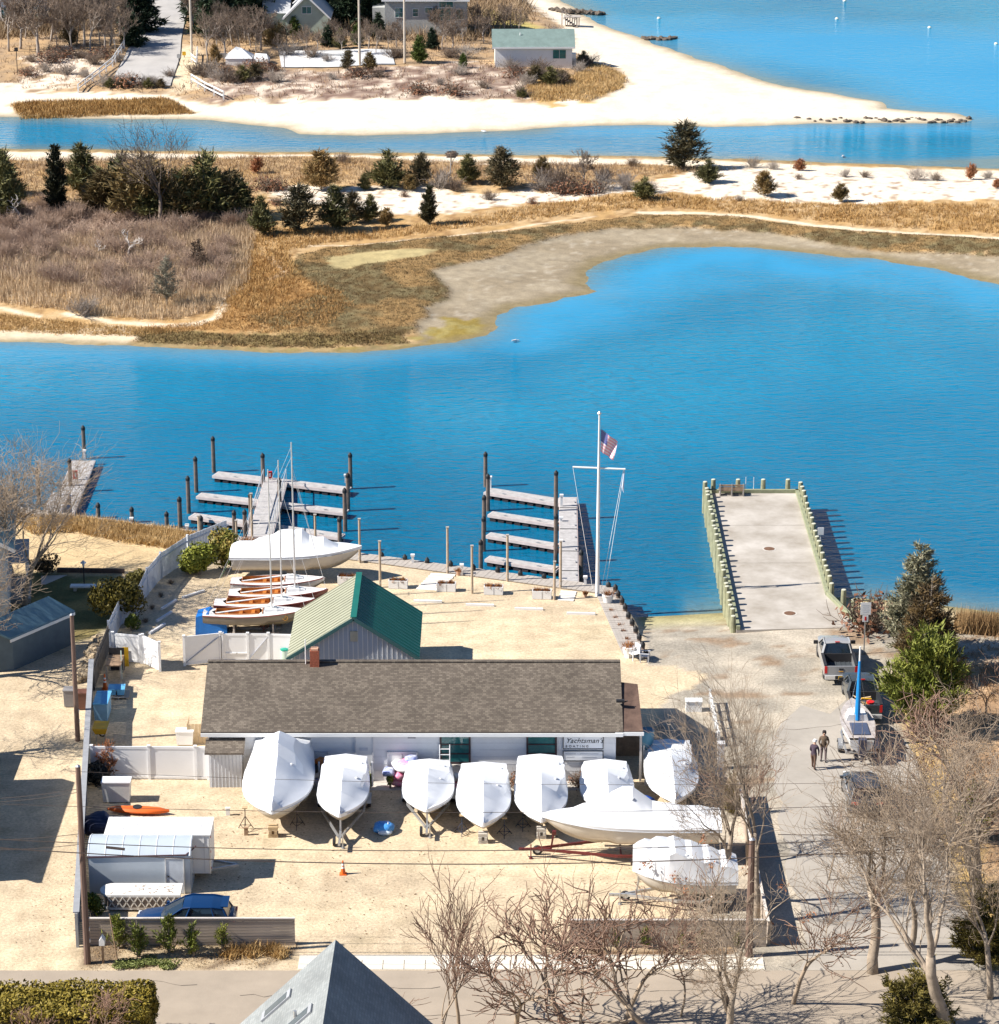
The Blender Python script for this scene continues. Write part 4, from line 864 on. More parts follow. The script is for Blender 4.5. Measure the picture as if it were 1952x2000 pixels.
JU = [(215, 172, 158), (240, 172, 160), (290, 172, 156), (315, 172, 158), (1045, 162, 125), (1075, 165, 130), (1100, 162, 135), (1020, 192, 172), (475, 158, 128), (500, 156, 122), (1140, 126, 100)]
for i, (x, y, t) in enumerate(sorted(JU)):
    b = GT(x, y, z_far, FZ0); conifer('cedar%d' % (3 if i % 2 else 2), b, max(1.2, hpx(b, t)), rf.uniform(0, 6), 'low dark juniper on the far shore, the %s from the left' % ordn[i], 'junipers on the far shore', name='juniper', cat='shrub', wide=1.5)
x, y, z, g = scatter_in(veg_far, 9000, 11, z_far); k = (sdist(road_far, x, y) < -1) & (sdist(lot_far, x, y) < -1) & (sdist(lawn_far, x, y) < 0)
grass('brush', 'low brown brush and dry grass covering the far shore', 'brush', (x[k], y[k], z[k]), g, leafM('far_brush', (0.22, 0.14, 0.09), (0.47, 0.33, 0.2), (0.34, 0.23, 0.14), .2), (.25, .8), 5, .09, .4, 1.2)
x, y, z, g = scatter_in(marsh_far, 2600, 12, z_far); grass('marsh_grass', 'strip of golden marsh grass below the dead-end road', 'marsh plants', (x, y, z), g, GOLD, (.3, .6), 6, .07, .2, .6)
x, y, z, g = scatter_in(gold_far, 3000, 13, z_far); grass('dune_grass', 'golden dune grass on the beach point', 'grass', (x, y, z), g, GOLD, (.3, .6), 6, .07, .2, .7)
wood_l = W2(None, [(-80, 95), (60, 90), (250, 70), (300, -20), (300, -120), (-120, -120)], FZ); wood_r = W2(None, [(400, 105), (560, 98), (780, 90), (900, 98), (1000, 70), (1040, 20), (960, -80), (380, -140), (390, 40)], FZ)
for pl, sd, lb in ((wood_l, 14, 'tangled brown undergrowth in the woods left of the far road'), (wood_r, 15, 'tangled brown undergrowth round the far houses')):
    x, y, z, g = scatter_in(pl, 6500, sd, z_far); grass('undergrowth', lb, 'undergrowth', (x, y, z), g, leafM('under_brown', (0.13, 0.09, 0.055), (0.36, 0.26, 0.16), (0.23, 0.165, 0.10), .15), (.6, 2.3), 5, .10, .5, 1.0)

def window(parent, cx, cy, cz, w, h, face='y', frame=WHITE, panes=(2, 2), sill=True, t=.05, d=-1):
    """window on a wall that looks along -y (d=-1) or +x (face='x')"""
    def bx(mb, a, b, sa, sb, off, th):
        if face == 'y': mb.box(cx + a, cy + d * off, cz + b, sa, th, sb)
        else: mb.box(cx + off, cy + a, cz + b, th, sa, sb)
    f = MB()
    for a, b, sa, sb in ((0, h / 2, w + t, t * 1.2), (0, -h / 2, w + t, t * 1.2), (-w / 2, 0, t, h - t), (w / 2, 0, t, h - t)): bx(f, a, b, sa, sb, .03, .08)
    fo = f.build('window', frame, parent)
    for i in range(panes[0]):
        for j in range(panes[1]):
            p = MB(); pw, ph = w / panes[0], h / panes[1]; bx(p, -w / 2 + pw * (i + .5), -h / 2 + ph * (j + .5), pw - t * .7, ph - t * .7, .012, .02); p.build('pane', GLASS, fo)
    s = MB()
    for i in range(1, panes[0]): bx(s, -w / 2 + w / panes[0] * i, 0, t * .7, h - t, .03, .05)
    for j in range(1, panes[1]): bx(s, 0, -h / 2 + h / panes[1] * j, w - t, t * .7, .032, .05)
    if s.v: s.build('glazing_bar', frame, fo)
    return fo
def gable_house(o, w, d, eave, rise, wallm, roofm, over=.3, along='x', th=.14, trim=WHITE):
    """walls, two roof slopes and trim of a plain gabled house centred on o; ridge along x or y"""
    if along == 'x':
        MB().add([(-w/2, -d/2, -.3), (w/2, -d/2, -.3), (w/2, d/2, -.3), (-w/2, d/2, -.3), (-w/2, -d/2, eave), (w/2, -d/2, eave), (w/2, d/2, eave), (-w/2, d/2, eave), (-w/2, 0, eave + rise), (w/2, 0, eave + rise)],
                 [(0, 1, 5, 4), (2, 3, 7, 6), (1, 2, 6, 9, 5), (3, 0, 4, 8, 7), (3, 2, 1, 0)]).build('wall', wallm, o)
        k = rise / (d / 2)
        for s in (-1, 1):
            a, b = (d / 2 + over), eave - over * k
            MB().add([(-w/2 - over, s * a, b), (w/2 + over, s * a, b), (w/2 + over, 0, eave + rise), (-w/2 - over, 0, eave + rise), (-w/2 - over, s * a, b + th), (w/2 + over, s * a, b + th), (w/2 + over, 0, eave + rise + th), (-w/2 - over, 0, eave + rise + th)],
                     [(0, 1, 2, 3), (4, 5, 6, 7), (0, 1, 5, 4), (1, 2, 6, 5), (2, 3, 7, 6), (3, 0, 4, 7)]).build('roof', roofm, o)
            MB().box(0, s * (a + .02), b + .03, w + 2 * over, .04, .2).build('fascia', trim, o)
    else:
        MB().add([(-w/2, -d/2, -.3), (w/2, -d/2, -.3), (w/2, d/2, -.3), (-w/2, d/2, -.3), (-w/2, -d/2, eave), (w/2, -d/2, eave), (w/2, d/2, eave), (-w/2, d/2, eave), (0, -d/2, eave + rise), (0, d/2, eave + rise)],
                 [(0, 1, 5, 8, 4), (2, 3, 7, 9, 6), (1, 2, 6, 5), (3, 0, 4, 7), (3, 2, 1, 0)]).build('wall', wallm, o)
        k = rise / (w / 2)
        for s in (-1, 1):
            a, b = (w / 2 + over), eave - over * k
            MB().add([(s * a, -d/2 - over, b), (s * a, d/2 + over, b), (0, d/2 + over, eave + rise), (0, -d/2 - over, eave + rise), (s * a, -d/2 - over, b + th), (s * a, d/2 + over, b + th), (0, d/2 + over, eave + rise + th), (0, -d/2 - over, eave + rise + th)],
                     [(0, 1, 2, 3), (4, 5, 6, 7), (0, 1, 5, 4), (1, 2, 6, 5), (2, 3, 7, 6), (3, 0, 4, 7)]).build('roof', roofm, o)
            MB().beam((s * a, -d/2 - over - .02, b + .05), (0, -d/2 - over - .02, eave + rise + .05), .05, .2).build('rake_board', trim, o)
# white beach building
GROOF = M('green_shingle', (0.17, 0.235, 0.22), 0.85, 0.15, 1.5, bump=.2)
b = G(1042, 130, FZ0); hw = 9.3
o = thing('beach_building', 'long white beach building with grey-green gabled roof on the point', 'building', (b.x, b.y + 2.6, FZ0 - .1), R(1))
gable_house(o, hw, 5.0, 2.6, 1.5, WHITE, GROOF, .35)
window(o, 3.1, -2.5, 1.6, 1.6, 1.1, panes=(2, 1)); MB().box(4.9, -1.0, .7, .5, .9, 1.5).build('side_porch', WHITE, o)
for xx in (-4.1, -3.6, -3.1): MB().box(hw / -2 - .03, xx + 4.5, 2.2, .05, .14, .2).build('gable_vent', DARK, o)
MB().tube([(-1.6, -1.0, 3.4), (-1.6, -1.0, 3.95)], .06, 6).build('vent_pipe', WHITE, o)
# grey shingled house
SHG = M('grey_shingle_wall', (0.42, 0.43, 0.42), 0.85, 0.15, 4, bump=.3)
SHR_ = M('grey_roof', (0.44, 0.45, 0.46), 0.85, 0.12, 2, bump=.2)
b = G(832, 70, FZ0)
o = thing('shingled_house', 'large grey shingled house with white-framed windows above the beach', 'house', (b.x, b.y + 5, FZ0 + .1), 0)
gable_house(o, 10.4, 9, 4.6, 3.0, SHG, SHR_, .4)
for xx, zz, w_, h_, pn in ((2.6, 5.6, 1.8, 1.1, (2, 1)), (2.0, 2.6, 2.4, 1.6, (3, 2)), (.4, 3.1, 1.0, .7, (1, 1)), (-1.3, 2.8, .7, 1.0, (1, 2)), (4.4, 2.6, .9, 1.3, (1, 2)), (-3.4, 2.8, 1.0, 1.2, (2, 2))): window(o, xx, -4.5 if zz < 5 else -4.5, zz if zz < 5 else 4.0, w_, h_, panes=pn)
dm = MB().add([(1.0, -4.9, 4.4), (4.6, -4.9, 4.4), (2.8, -4.9, 6.6), (1.0, -.5, 4.4), (4.6, -.5, 4.4), (2.8, -.5, 6.6)], [(0, 1, 2), (0, 3, 5, 2), (1, 4, 5, 2), (3, 4, 5)]).build('dormer', SHG, o)
window(o, 2.8, -4.93, 5.2, 1.5, .9, panes=(2, 1))
MB().box(-3.2, .6, 7.6, .9, .7, 1.4).build('chimney', M('brick', (0.35, 0.12, 0.07), .9, .25, 6), o)
MB().box(-5.9, 1.0, 1.5, 2.0, 5.5, 3.0).build('side_wing', SHG, o)
# green gabled house
GRH = M('sage_wall', (0.40, 0.47, 0.40), .85, .1, 2)
b = G(600, 78, FZ0)
o = thing('gabled_house', 'small sage-green gabled house half hidden by far trees', 'house', (b.x, b.y + 4, FZ0 + .1), 0)
gable_house(o, 5.4, 7, 2.8, 2.6, GRH, SHR_, .35, along='y'); window(o, 0, -3.5, 3.6, 1.2, .9, panes=(2, 1)); MB().box(-3.9, .5, 1.5, 3.2, 5, 3.0).build('side_wing', GRH, o); MB().add([(-5.8, -2.3, 3.0), (-2.2, -2.3, 3.0), (-2.2, .5, 4.6), (-5.8, .5, 4.6), (-5.8, 3.3, 3.0), (-2.2, 3.3, 3.0)], [(0, 1, 2, 3), (3, 2, 5, 4)]).build('wing_roof', SHR_, o)
# white glazed house upper left
b = G(38, 50, FZ0)
o = thing('sunroom_house', 'white house with a row of tall sunroom windows among bare trees', 'house', (b.x, b.y + 4, FZ0 + .1), 0)
gable_house(o, 5.2, 7, 3.0, 1.6, WHITE, SHR_, .3, along='y')
for i in range(5): window(o, -2.0 + i * 1.0, -3.5, 1.5, .72, 1.5, panes=(2, 2))
MB().box(-4.6, .5, 1.7, 4.0, 5, 3.4).build('side_wing', WHITE, o); MB().box(-4.6, .5, 3.6, 4.4, 5.4, .25).build('wing_roof', SHR_, o); window(o, -3.4, -2.0, 1.7, .8, 1.6, panes=(1, 2))
# marquee
b = GT(475, 124, z_far, FZ0)
o = thing('marquee', 'white peaked party tent beside the far car park', 'tent', b); o.scale = (.8, .8, .8)
MB().add([(-2.6, -1.8, 1.1), (1.6, -1.8, 1.1), (1.6, 1.8, 1.1), (-2.6, 1.8, 1.1), (-1.0, 0, 2.6), (-.2, 0, 2.4)], [(0, 1, 5, 4), (1, 2, 5), (2, 3, 4, 5), (3, 0, 4)]).add([(1.6, -1.6, .6), (4.0, -1.6, .6), (4.0, 1.6, .6), (1.6, 1.6, .6), (1.9, 0, 1.6), (3.6, 0, 1.5)], [(0, 1, 5, 4), (1, 2, 5), (2, 3, 4, 5), (3, 0, 4)]).build('canopy', VINYL, o)
MB().box(-.5, 0, .5, 4.0, 3.4, 1.1).build('side_wall', VINYL, o); MB().box(2.8, 0, .3, 2.2, 3.0, .6).build('annex_wall', VINYL, o)
# low things by the car park
b = GT(637, 109, z_far, FZ0); tag(MB().loft([[(x_, y_ * w, z_) for y_, z_ in ((-.7, .1), (.7, .1), (.8, .45), (.5, .65), (-.5, .65), (-.8, .45))] for x_, w in ((-2.3, .3), (-1.6, .9), (1.4, 1.0), (2.3, .8))]).build('upturned_dinghy', GELC, None, loc=b), 'pale upturned dinghy lying behind the far car park', 'boat')
for i, (x, y, t, sg) in enumerate([(556, 142, 100, 0), (437, 118, 103, 1)]):
    b = GT(x, y, z_far, FZ0); h = hpx(b, t); o = thing('sign_post' if sg else 'lamp_post', 'small notice board left of the white marquee' if sg else 'thin grey post at the left corner of the far car park', 'sign' if sg else 'post', b)
    MB().tube([(0, 0, -.2), (0, 0, h)], .06, 5).build('post', WOODG, o); MB().box(0, -.05, h - .3, .9 if sg else .25, .06, .6 if sg else .2).build('board' if sg else 'lamp', STEEL, o)
# utility poles
for x, y, t, lb in [(375, 108, -60, 'white-lit utility pole right of the dead-end road'), (703, 128, -40, 'utility pole left of the shingled house'), (791, 122, -40, 'utility pole beside the bright green pine')]:
    b = GT(x, y, z_far, FZ0); h = hpx(b, t); o = thing('utility_pole', lb, 'pole', b, 0, 'far utility poles')
    MB().tube([(0, 0, -.3), (0, 0, h)], [.16, .11], 7).build('shaft', M('pale_pole', (.55, .48, .40), .9, .1), o); MB().box(0, 0, h - .6, 2.0, .1, .12).build('crossarm', WOODG, o)
# white rail fences
def rail_fence(label, pts, gap, h=1.1, zf=z_far):
    ps = [GT(x, y, zf, FZ0) for x, y in pts]; o = thing('rail_fence', label, 'fence', ps[0], 0, 'white fences by the dead-end road'); ps = [p - ps[0] for p in ps]
    for a, b in zip(ps[:-1], ps[1:]):
        n = max(1, round((b - a).length / gap))
        for k in range(2):
            MB().beam(a + Vector((0, 0, h * (.5 + .45 * k))), b + Vector((0, 0, h * (.5 + .45 * k))), .05, .16).build('rail', WHITE, o)
        for i in range(n + (1 if b is ps[-1] else 0)):
            p = a.lerp(b, i / n); MB().box(p.x, p.y, p.z + h / 2 - .1, .16, .16, h + .2).build('post', WHITE, o)
rail_fence('long white post-and-rail fence along the left side of the dead-end road', [(153, 182), (195, 150), (220, 130), (243, 95), (252, 70), (262, 35)], 2.4)
rail_fence('short white rail fence at the beach right of the dead-end road', [(374, 162), (400, 178), (437, 196)], 2.6)
rail_fence('white gate posts right of the dead-end road', [(374, 122), (384, 130), (386, 108)], 2.0)
for x, y, t, lb, cm in [(261, 172, 150, 'dark round road-end sign among shrubs at the end of the far road', DARK), (350, 128, 105, 'grey warning post on the right of the far road', STEEL), (360, 112, 100, 'yellow hydrant marker on the right verge of the far road', YELL), (34, 142, 92, 'thin dark pole on the left dune', DARK)]:
    b = GT(x, y, z_far, FZ0); h = hpx(b, t); o = thing('road_sign' if cm is not DARK or x > 200 else 'marker_pole', lb, 'sign', b)
    MB().tube([(0, 0, -.2), (0, 0, h)], .05, 5).build('post', DARK, o); MB().box(0, -.06, h - .25, .45, .05, .45).build('board', cm, o)
# groyne stones, beach stair, stones on the point
gp = [GT(1078, 20, z_far, FZ0), G(1110, 22, WZ + .4), G(1140, 24, WZ + .3), G(1178, 27, WZ + .1)]
def rock(seed, r):
    g = random.Random(seed); bm = bmesh.new(); bmesh.ops.create_icosphere(bm, subdivisions=1, radius=r)
    for v in bm.verts: v.co = Vector((v.co.x * g.uniform(.8, 1.5), v.co.y * g.uniform(.7, 1.2), v.co.z * g.uniform(.5, .9)))
    me = bpy.data.meshes.new('rock'); bm.to_mesh(me); bm.free(); me.materials.append(M('dark_rock', (.12, .095, .075), .9, .35, 2)); return me
rocks = [rock(i, .5) for i in range(4)]
o = thing('groyne', 'row of dark boulders running into the bay at the top', 'groyne', gp[0])
for i in range(30):
    t = i / 29 * 3; k = min(int(t), 2); p = gp[k].lerp(gp[k + 1], t - k) - gp[0]; link('boulder', rocks[i % 4], o, (p.x, p.y + rf.uniform(-.4, .4), p.z + .1), rf.uniform(0, 6))
o = thing('groyne', 'short dark stone groyne on the bay side of the beach', 'groyne', G(1262, 76, WZ))
for i in range(14): link('boulder', rocks[i % 4], o, (i * .3 - .2, rf.uniform(-.8, .6), .1), rf.uniform(0, 6))
for i in range(36):
    x = 1560 + 340 * (i / 36) ** .8 + rf.uniform(-3, 3); y = 236 + rf.uniform(-7, 3); p = G(x, y, WZ + .1); r_ = link('rock', rocks[i % 4], None, p, rf.uniform(0, 6)); r_.scale = (rf.uniform(.4, .9),) * 3
    tag(r_, 'small dark rock on the tip of the sandy point, %s from the left' % ordn[i], 'rock', 'rocks on the point')
b = GT(1098, 50, z_far, FZ0); o = thing('beach_stair', 'small grey timber beach stair with railings at the bluff', 'stair', b)
for i in range(6): MB().box(.3 + i * .3, 0, 1.0 - i * .2, .3, 1.4, .05).build('tread', WOODG, o)
for s in (-1, 1): MB().beam((0, s * .7, 1.9), (2.0, s * .7, .8), .06, .1).box(0, s * .7, .9, .1, .1, 2.0).box(2.0, s * .7, .3, .1, .1, 1.2).build('railing', WOODG, o)
b = GT(1200 / 1.0 - 100, 47, z_far, FZ0); o = thing('slatted_bin_store', 'small grey slatted platform box on the upper beach', 'platform', b + Vector((1.2, -1.0, 0)))
for i in range(7): MB().box(-.9 + i * .3, 0, .6, .1, 1.4, 1.1).build('slat', WOODG, o)
MB().box(0, 0, 1.2, 2.2, 1.6, .08).build('lid', WOODG, o)
# birds and buoys on the water
for i, (x, y) in enumerate([(1287, 36), (1635, 37), (1816, 54), (1946, 86), (1650, 2)]):
    o = thing('mooring_buoy', 'small pale mooring buoy on the bay, %s from the left' % ordn[[0, 1, 3, 4, 2][i]], 'buoy', G(x, y, WZ), 0, 'mooring buoys'); o.scale = (.55,) * 3; MB().lathe(0, 0, [(.05, -.3), (.4, -.1), (.45, .15), (.3, .35), (.08, .42)], 10).build('float', M('buoy', (.85, .80, .62), .4), o, True); MB().tube([(0, 0, .4), (0, 0, .65)], .03, 5).build('ring', STEEL, o)
def gull(label, p, rz):
    o = thing('gull', label, 'bird', p, rz); MB().loft([[(x_, r * math.cos(a), .12 + r * .8 * math.sin(a)) for a in np.linspace(0, 6.28, 9)[:-1]] for x_, r in ((-.3, .02), (-.12, .10), (.08, .12), (.2, .07), (.27, .06), (.34, .06), (.42, .01))]).build('body', WHITE, o, True)
    MB().add([(-.28, -.08, .2), (.1, -.12, .22), (.12, 0, .25), (-.36, 0, .2), (.1, .12, .22), (-.28, .08, .2)], [(0, 1, 2, 3), (3, 2, 4, 5)]).build('wing', M('gull_grey', (.45, .45, .47)), o); MB().tube([(.4, 0, .13), (.48, 0, .11)], [.02, .008], 5).build('beak', YELL, o)
gull('white gull floating near the tip of the marsh', G(1006, 668, WZ), .5); gull('white gull floating off the far beach in the channel', G(946, 258, WZ), 2.5)
gull('white gull at the water edge of the sand bank, right', G(1647, 507 - 200, WZ), 1.2)
# ================================================================== BULKHEAD, DOCKS, PIER
def planks_along(o, a, b, width, pitch, z, mat, name='plank', inward=1, gap=.02):
    a = Vector((*a, 0)); b = Vector((*b, 0)); d = (b - a); L = d.length; d.normalize(); nrm = Vector((d.y, -d.x, 0)) * inward
    me = MB().box(0, 0, 0, pitch - gap, width, .05).mesh(name, mat); rz = math.atan2(d.y, d.x); n = int(L / pitch)
    for i in range(n):
        p = a + d * (pitch * (i + .5)) + nrm * (width / 2); link(name, me, o, (p.x, p.y, z + random.Random(i * 7).uniform(-.008, .008)), rz + random.Random(i).uniform(-.012, .012))
o = thing('bulkhead', 'timber bulkhead with a grey plank walkway along the boatyard basin', 'bulkhead')
pl0 = G(40, 993); A0 = (pl0.x, pl0.y)
for s, e in ((A0, bulk[3]), (bulk[3], bulk[4])):
    planks_along(o, s, e, 1.35, .33, .075, WOODG)
f = MB()
for s, e in ((bulk[0], bulk[3]), (bulk[3], bulk[4])):
    f.add([(s[0], s[1], -3.4), (e[0], e[1], -3.4), (e[0], e[1], .04), (s[0], s[1], .04)], [(0, 1, 2, 3)])
f.build('sheeting', PILEM, o)
for s, e in ((bulk[0], bulk[3]), (bulk[3], bulk[4])):
    MB().beam((s[0], s[1], -.15), (e[0], e[1], -.15), .25, .25).build('wale', WOODG, o)
BD = Vector((bulk[3][0] - bulk[1][0], bulk[3][1] - bulk[1][1], 0)).normalized(); BN = Vector((-BD.y, BD.x, 0))   # along the bulkhead, and out over the water

CAPM = M('pile_cap', (.02, .02, .022), .6, .1)
def pile(c, x, yb, yt, label, group, r=.15, zb=WZ, cap=True, mat=PILEM, name='dock_pile', cat='pile', sink=1.5):
    b = P(c, x, yb, zb); h = top(c, b.y, yt) - b.z
    o = thing(name, label, cat, b, 0, group)
    MB().tube([(0, 0, -sink), (0, 0, h * .5), (0, 0, h - (.25 if cap else 0))], [r, r * .97, r * .92], 9).build('shaft', mat, o, True)
    if cap: MB().lathe(0, 0, [(r * 1.06, h - .27), (r * 1.06, h - .08), (r * .25, h + .08)], 9).build('cap', CAPM, o)
    return o
PL = [('A', 628, 440, 200), ('A', 527, 690, 445), ('A', 290, 780, 520), ('A', 733, 882, 775), ('A', 983, 915, 805), ('A', 1242, 950, 840), ('A', 1340, 962, 730),
      ('B', 258, 352, 90), ('B', 128, 500, 240), ('B', 72, 655, 385), ('B', 10, 770, 540), ('B', 165, 795, 680), ('B', 627, 478, 215), ('B', 750, 660, 398), ('B', 538, 860, 510), ('B', 492, 835, 635), ('B', 1276, 475, 212), ('B', 1258, 640, 362), ('B', 1236, 790, 475), ('B', 1197, 945, 688), ('B', 412, 800, 640),
      ('C', 490, 610, 358), ('C', 508, 790, 522), ('C', 480, 945, 680), ('C', 476, 1090, 838), ('C', 455, 1240, 1012), ('C', 1013, 860, 497), ('C', 1012, 1180, 820), ('C', 1200, 1318, 1088)]
PL.sort(key=lambda q: px(q[0], q[1], 0)[0])
for i, (c, x, yb, yt) in enumerate(PL):
    lo = px(c, x, yb)[0]
    where = 'by the grey float at far left' if lo < 170 else ('along the bulkhead left of the docks' if lo < 345 else ('at the left floating docks' if lo < 700 else 'at the right floating docks'))
    grp = [q for q in PL if (px(q[0], q[1], 0)[0] < 170) == (lo < 170) and (px(q[0], q[1], 0)[0] < 345) == (lo < 345) and (px(q[0], q[1], 0)[0] < 700) == (lo < 700)]
    pile(c, x, yb, yt, 'black-capped pile %s, %s from the left' % (where, ordn[grp.index((c, x, yb, yt))]), 'tall dock piles')
SB = [('B', 1180, 945, 905), ('B', 1507, 985, 950), ('B', 1680, 1010, 970), ('B', 1845, 1030, 992), ('C', 55, 1187, 1148), ('C', 230, 1212, 1168), ('C', 400, 1242, 1195), ('C', 580, 1258, 1213), ('C', 748, 1281, 1238), ('C', 925, 1302, 1258), ('C', 1405, 1367, 1325), ('C', 1456, 1400, 1345),
      ('C', 1476, 1450, 1390), ('C', 1505, 1500, 1440), ('C', 1528, 1545, 1488), ('C', 1552, 1605, 1548), ('C', 1580, 1655, 1600), ('C', 1607, 1710, 1655), ('C', 1633, 1765, 1710), ('C', 1658, 1830, 1770), ('C', 1683, 1885, 1830)]
for i, (c, x, yb, yt) in enumerate(SB):
    pile(c, x, yb, yt, 'short capped bulkhead pile, %s from the left along the walkway edge' % (ordn[i] if i < 20 else 'last'), 'short bulkhead piles', r=.15, zb=0.0, name='mooring_bollard', sink=3.0)
# white pedestals and knee-high cleats
PED = [('A', 980, 945, 905), ('A', 1393, 1000, 950), ('B', 60, 805, 762), ('B', 1738, 1030, 978), ('B', 1322, 975, 925), ('C', 313, 1270, 1188), ('C', 1232, 1345, 1298), ('C', 525, 620, 535), ('C', 1055, 770, 670), ('C', 1052, 900, 850), ('C', 1050, 1075, 1008), ('B', 1240, 430, 385), ('A', 630, 440, 378)]
for i, (c, x, yb, yt) in enumerate(sorted(PED, key=lambda q: px(q[0], q[1], 0)[0])):
    zb = 0 if yb > 790 and c != 'C' or yb > 1170 else WZ + .5; b = P(c, x, yb, zb); h = max(.6, top(c, b.y, yt) - zb)
    o = thing('dock_pedestal', 'small white power pedestal by the docks, %s from the left' % ordn[i], 'pedestal', b, 0, 'white dock pedestals')
    MB().box(0, 0, h * .45, .16, .16, h * .9).build('post', WHITE, o); MB().box(0, 0, h * .95, .26, .26, .12).build('lamp_head', WHITE, o)

FASC = M('dock_fascia', (.52, .44, .42), .8, .15, 2); FLOATM = M('black_float', (.03, .022, .024), .6, .3, 2)
def float_dock(label, A, B, width, side=1, z0=None, z1=None, name='floating_dock', group='floating docks', floats=True, pitch=.16, zl=WZ + .48):
    """A-B is the near edge; the deck lies on the side away from it"""
    A = Vector((A.x, A.y, 0)); B = Vector((B.x, B.y, 0)); d = B - A; L = d.length; rz = math.atan2(d.y, d.x)
    o = thing(name, label, 'dock', (A.x, A.y, zl if z0 is None else z0), rz, group)
    if z1 is not None: o.rotation_euler = (0, -math.atan2(z1 - (zl if z0 is None else z0), L), rz)
    dk = MB(); n = int(L / pitch)
    for i in range(n): dk.box((i + .5) * pitch, side * width / 2, random.Random(i).uniform(-.004, .004), pitch - .018, width, .04)
    tag(dk.build('deck_boards', DECKG, o), kind='stuff')
    for y in (-.03, width + .03): MB().box(L / 2, side * y, -.10, L, .06, .20).build('fascia', FASC, o)
    for x in (-.03, L + .03): MB().box(x, side * width / 2, -.10, .06, width + .1, .18).build('end_board', FASC, o)
    if floats:
        k = max(2, int(L / .62)); me = MB().box(0, 0, 0, .44, width * .96, .36).mesh('float', FLOATM)
        for i in range(k): link('float', me, o, ((i + .5) * L / k, side * width / 2, -.37))
        for i in range(max(2, int(L / 2.6))):
            x = (i + .5) * L / max(2, int(L / 2.6)); MB().box(x, side * .12, .07, .28, .05, .04).box(x, side * .12, .04, .08, .05, .06).build('cleat', STEEL, o)
    return o
zd = WZ + .48
float_dock('left dock, farthest finger float from the yard', P('B', 252, 375, zd), P('B', 1238, 492, zd), .95)
float_dock('left dock, middle finger float', P('B', 132, 530, zd), P('B', 1225, 655, zd), .8)
float_dock('left dock, finger float nearest the yard', P('B', 76, 682, zd), P('B', 1192, 838, zd), .8)
g0, g1 = P('B', 690, 830, -.05), P('B', 800, 425, zd + .1)
gw = float_dock('sloping grey gangway of the left dock behind the sailboat masts', g0, g1, 1.6, 1, -.05, zd + .12, 'gangway', 'gangways', False)
for s in (0, 1.6):
    L_ = (Vector((g1.x, g1.y, 0)) - Vector((g0.x, g0.y, 0))).length
    mb = MB().beam((.3, s, 1.0), (L_ - .3, s, 1.0), .05, .05)
    for i in range(9): mb.beam((.3 + i * (L_ - .6) / 8, s, 0), (.3 + i * (L_ - .6) / 8, s, 1.0), .04, .04)
    mb.build('handrail', ALU, gw)
for k, (a, b, w, nm) in enumerate([((482, 652), (1040, 740), 1.05, 'farthest'), ((512, 818), (1002, 892), .7, 'second'), ((496, 975), (1002, 1058), .7, 'third'), ((490, 1150), (1012, 1232), .7, 'nearest')]):
    float_dock('right dock, %s finger float %s' % (nm, 'from the yard' if nm == 'farthest' else ('to the yard' if nm == 'nearest' else 'counted from the far end')), P('C', *a, zd), P('C', *b, zd), w)
w0, w1 = P('C', 1178, 1322, .02), P('C', 1165, 690, zd + .03)
wk = float_dock('wide pale walkway joining the fingers of the right dock', w0, w1, 1.15, 1, .02, zd + .04, 'dock_walkway', 'gangways', True)
for t in (.12, .34, .6, .86):
    L_ = (Vector((w1.x, w1.y, 0)) - Vector((w0.x, w0.y, 0))).length; MB().box(L_ * t, .57, .028, .10, 1.18, .03).build('hinge_gap', BLACK, wk)
ld0, ld1 = P('A', 520, 870, zd + .4), P('A', 705, 455, zd); ld = float_dock('narrow pale float with a tall pile at far left', ld0, ld1, 1.6, 1)
float_dock('grey ramp leading down to the far left float', P('A', 420, 900, 0), P('A', 520, 690, zd), 1.2, 1, 0, zd, 'gangway', 'gangways', False)
for c, x, yb, yt, lb in [('A', 562, 600, 540, 'red life-ring box on the far left float'), ('B', 568, 775, 725, 'red life-ring cabinet on the left gangway'), ('B', 676, 405, 372, 'small red extinguisher box at the far finger of the left dock')]:
    b = P(c, x, yb, zd); h = max(.5, top(c, b.y, yt) - zd); o = thing('safety_box', lb, 'box', b, .2, 'red safety boxes'); MB().box(0, 0, h * .5 + .1, .34, .16, h).build('cabinet', REDP, o); MB().box(0, -.1, h * .5 + .1, .1, .03, h * .5).build('label_panel', WHITE, o); MB().box(0, .02, .05, .06, .06, .2).build('foot', STEEL, o)
# wooden light posts on the yard edge
LP = [('B', 1015, 885, 668), ('B', 1345, 1025, 700), ('B', 1496, 1208, 866), ('B', 432, 980, 712), ('B', 545, 880, 512), ('C', 208, 1256, 915), ('C', 390, 1405, 1052), ('C', 653, 1316, 972), ('C', 1002, 1452, 1170), ('C', 1048, 1368, 1018), ('A', 1483, 1090, 868)]
for i, (c, x, yb, yt) in enumerate(sorted(LP, key=lambda q: px(q[0], q[1], 0)[0])):
    b = P(c, x, yb, 0); h = top(c, b.y, yt); o = thing('light_post', 'thin tan wooden post on the yard edge, %s from the left' % ordn[i], 'post', b, 0, 'wooden posts along the yard edge')
    MB().tube([(0, 0, -.3), (0, 0, h)], [.085, .075], 8).build('shaft', M('post_wood', (.42, .33, .24), .85, .2, 4), o); MB().box(0, 0, h + .02, .2, .2, .05).build('cap', WOODG, o); MB().box(0, -.1, .35, .06, .06, .18).build('socket', STEEL, o)
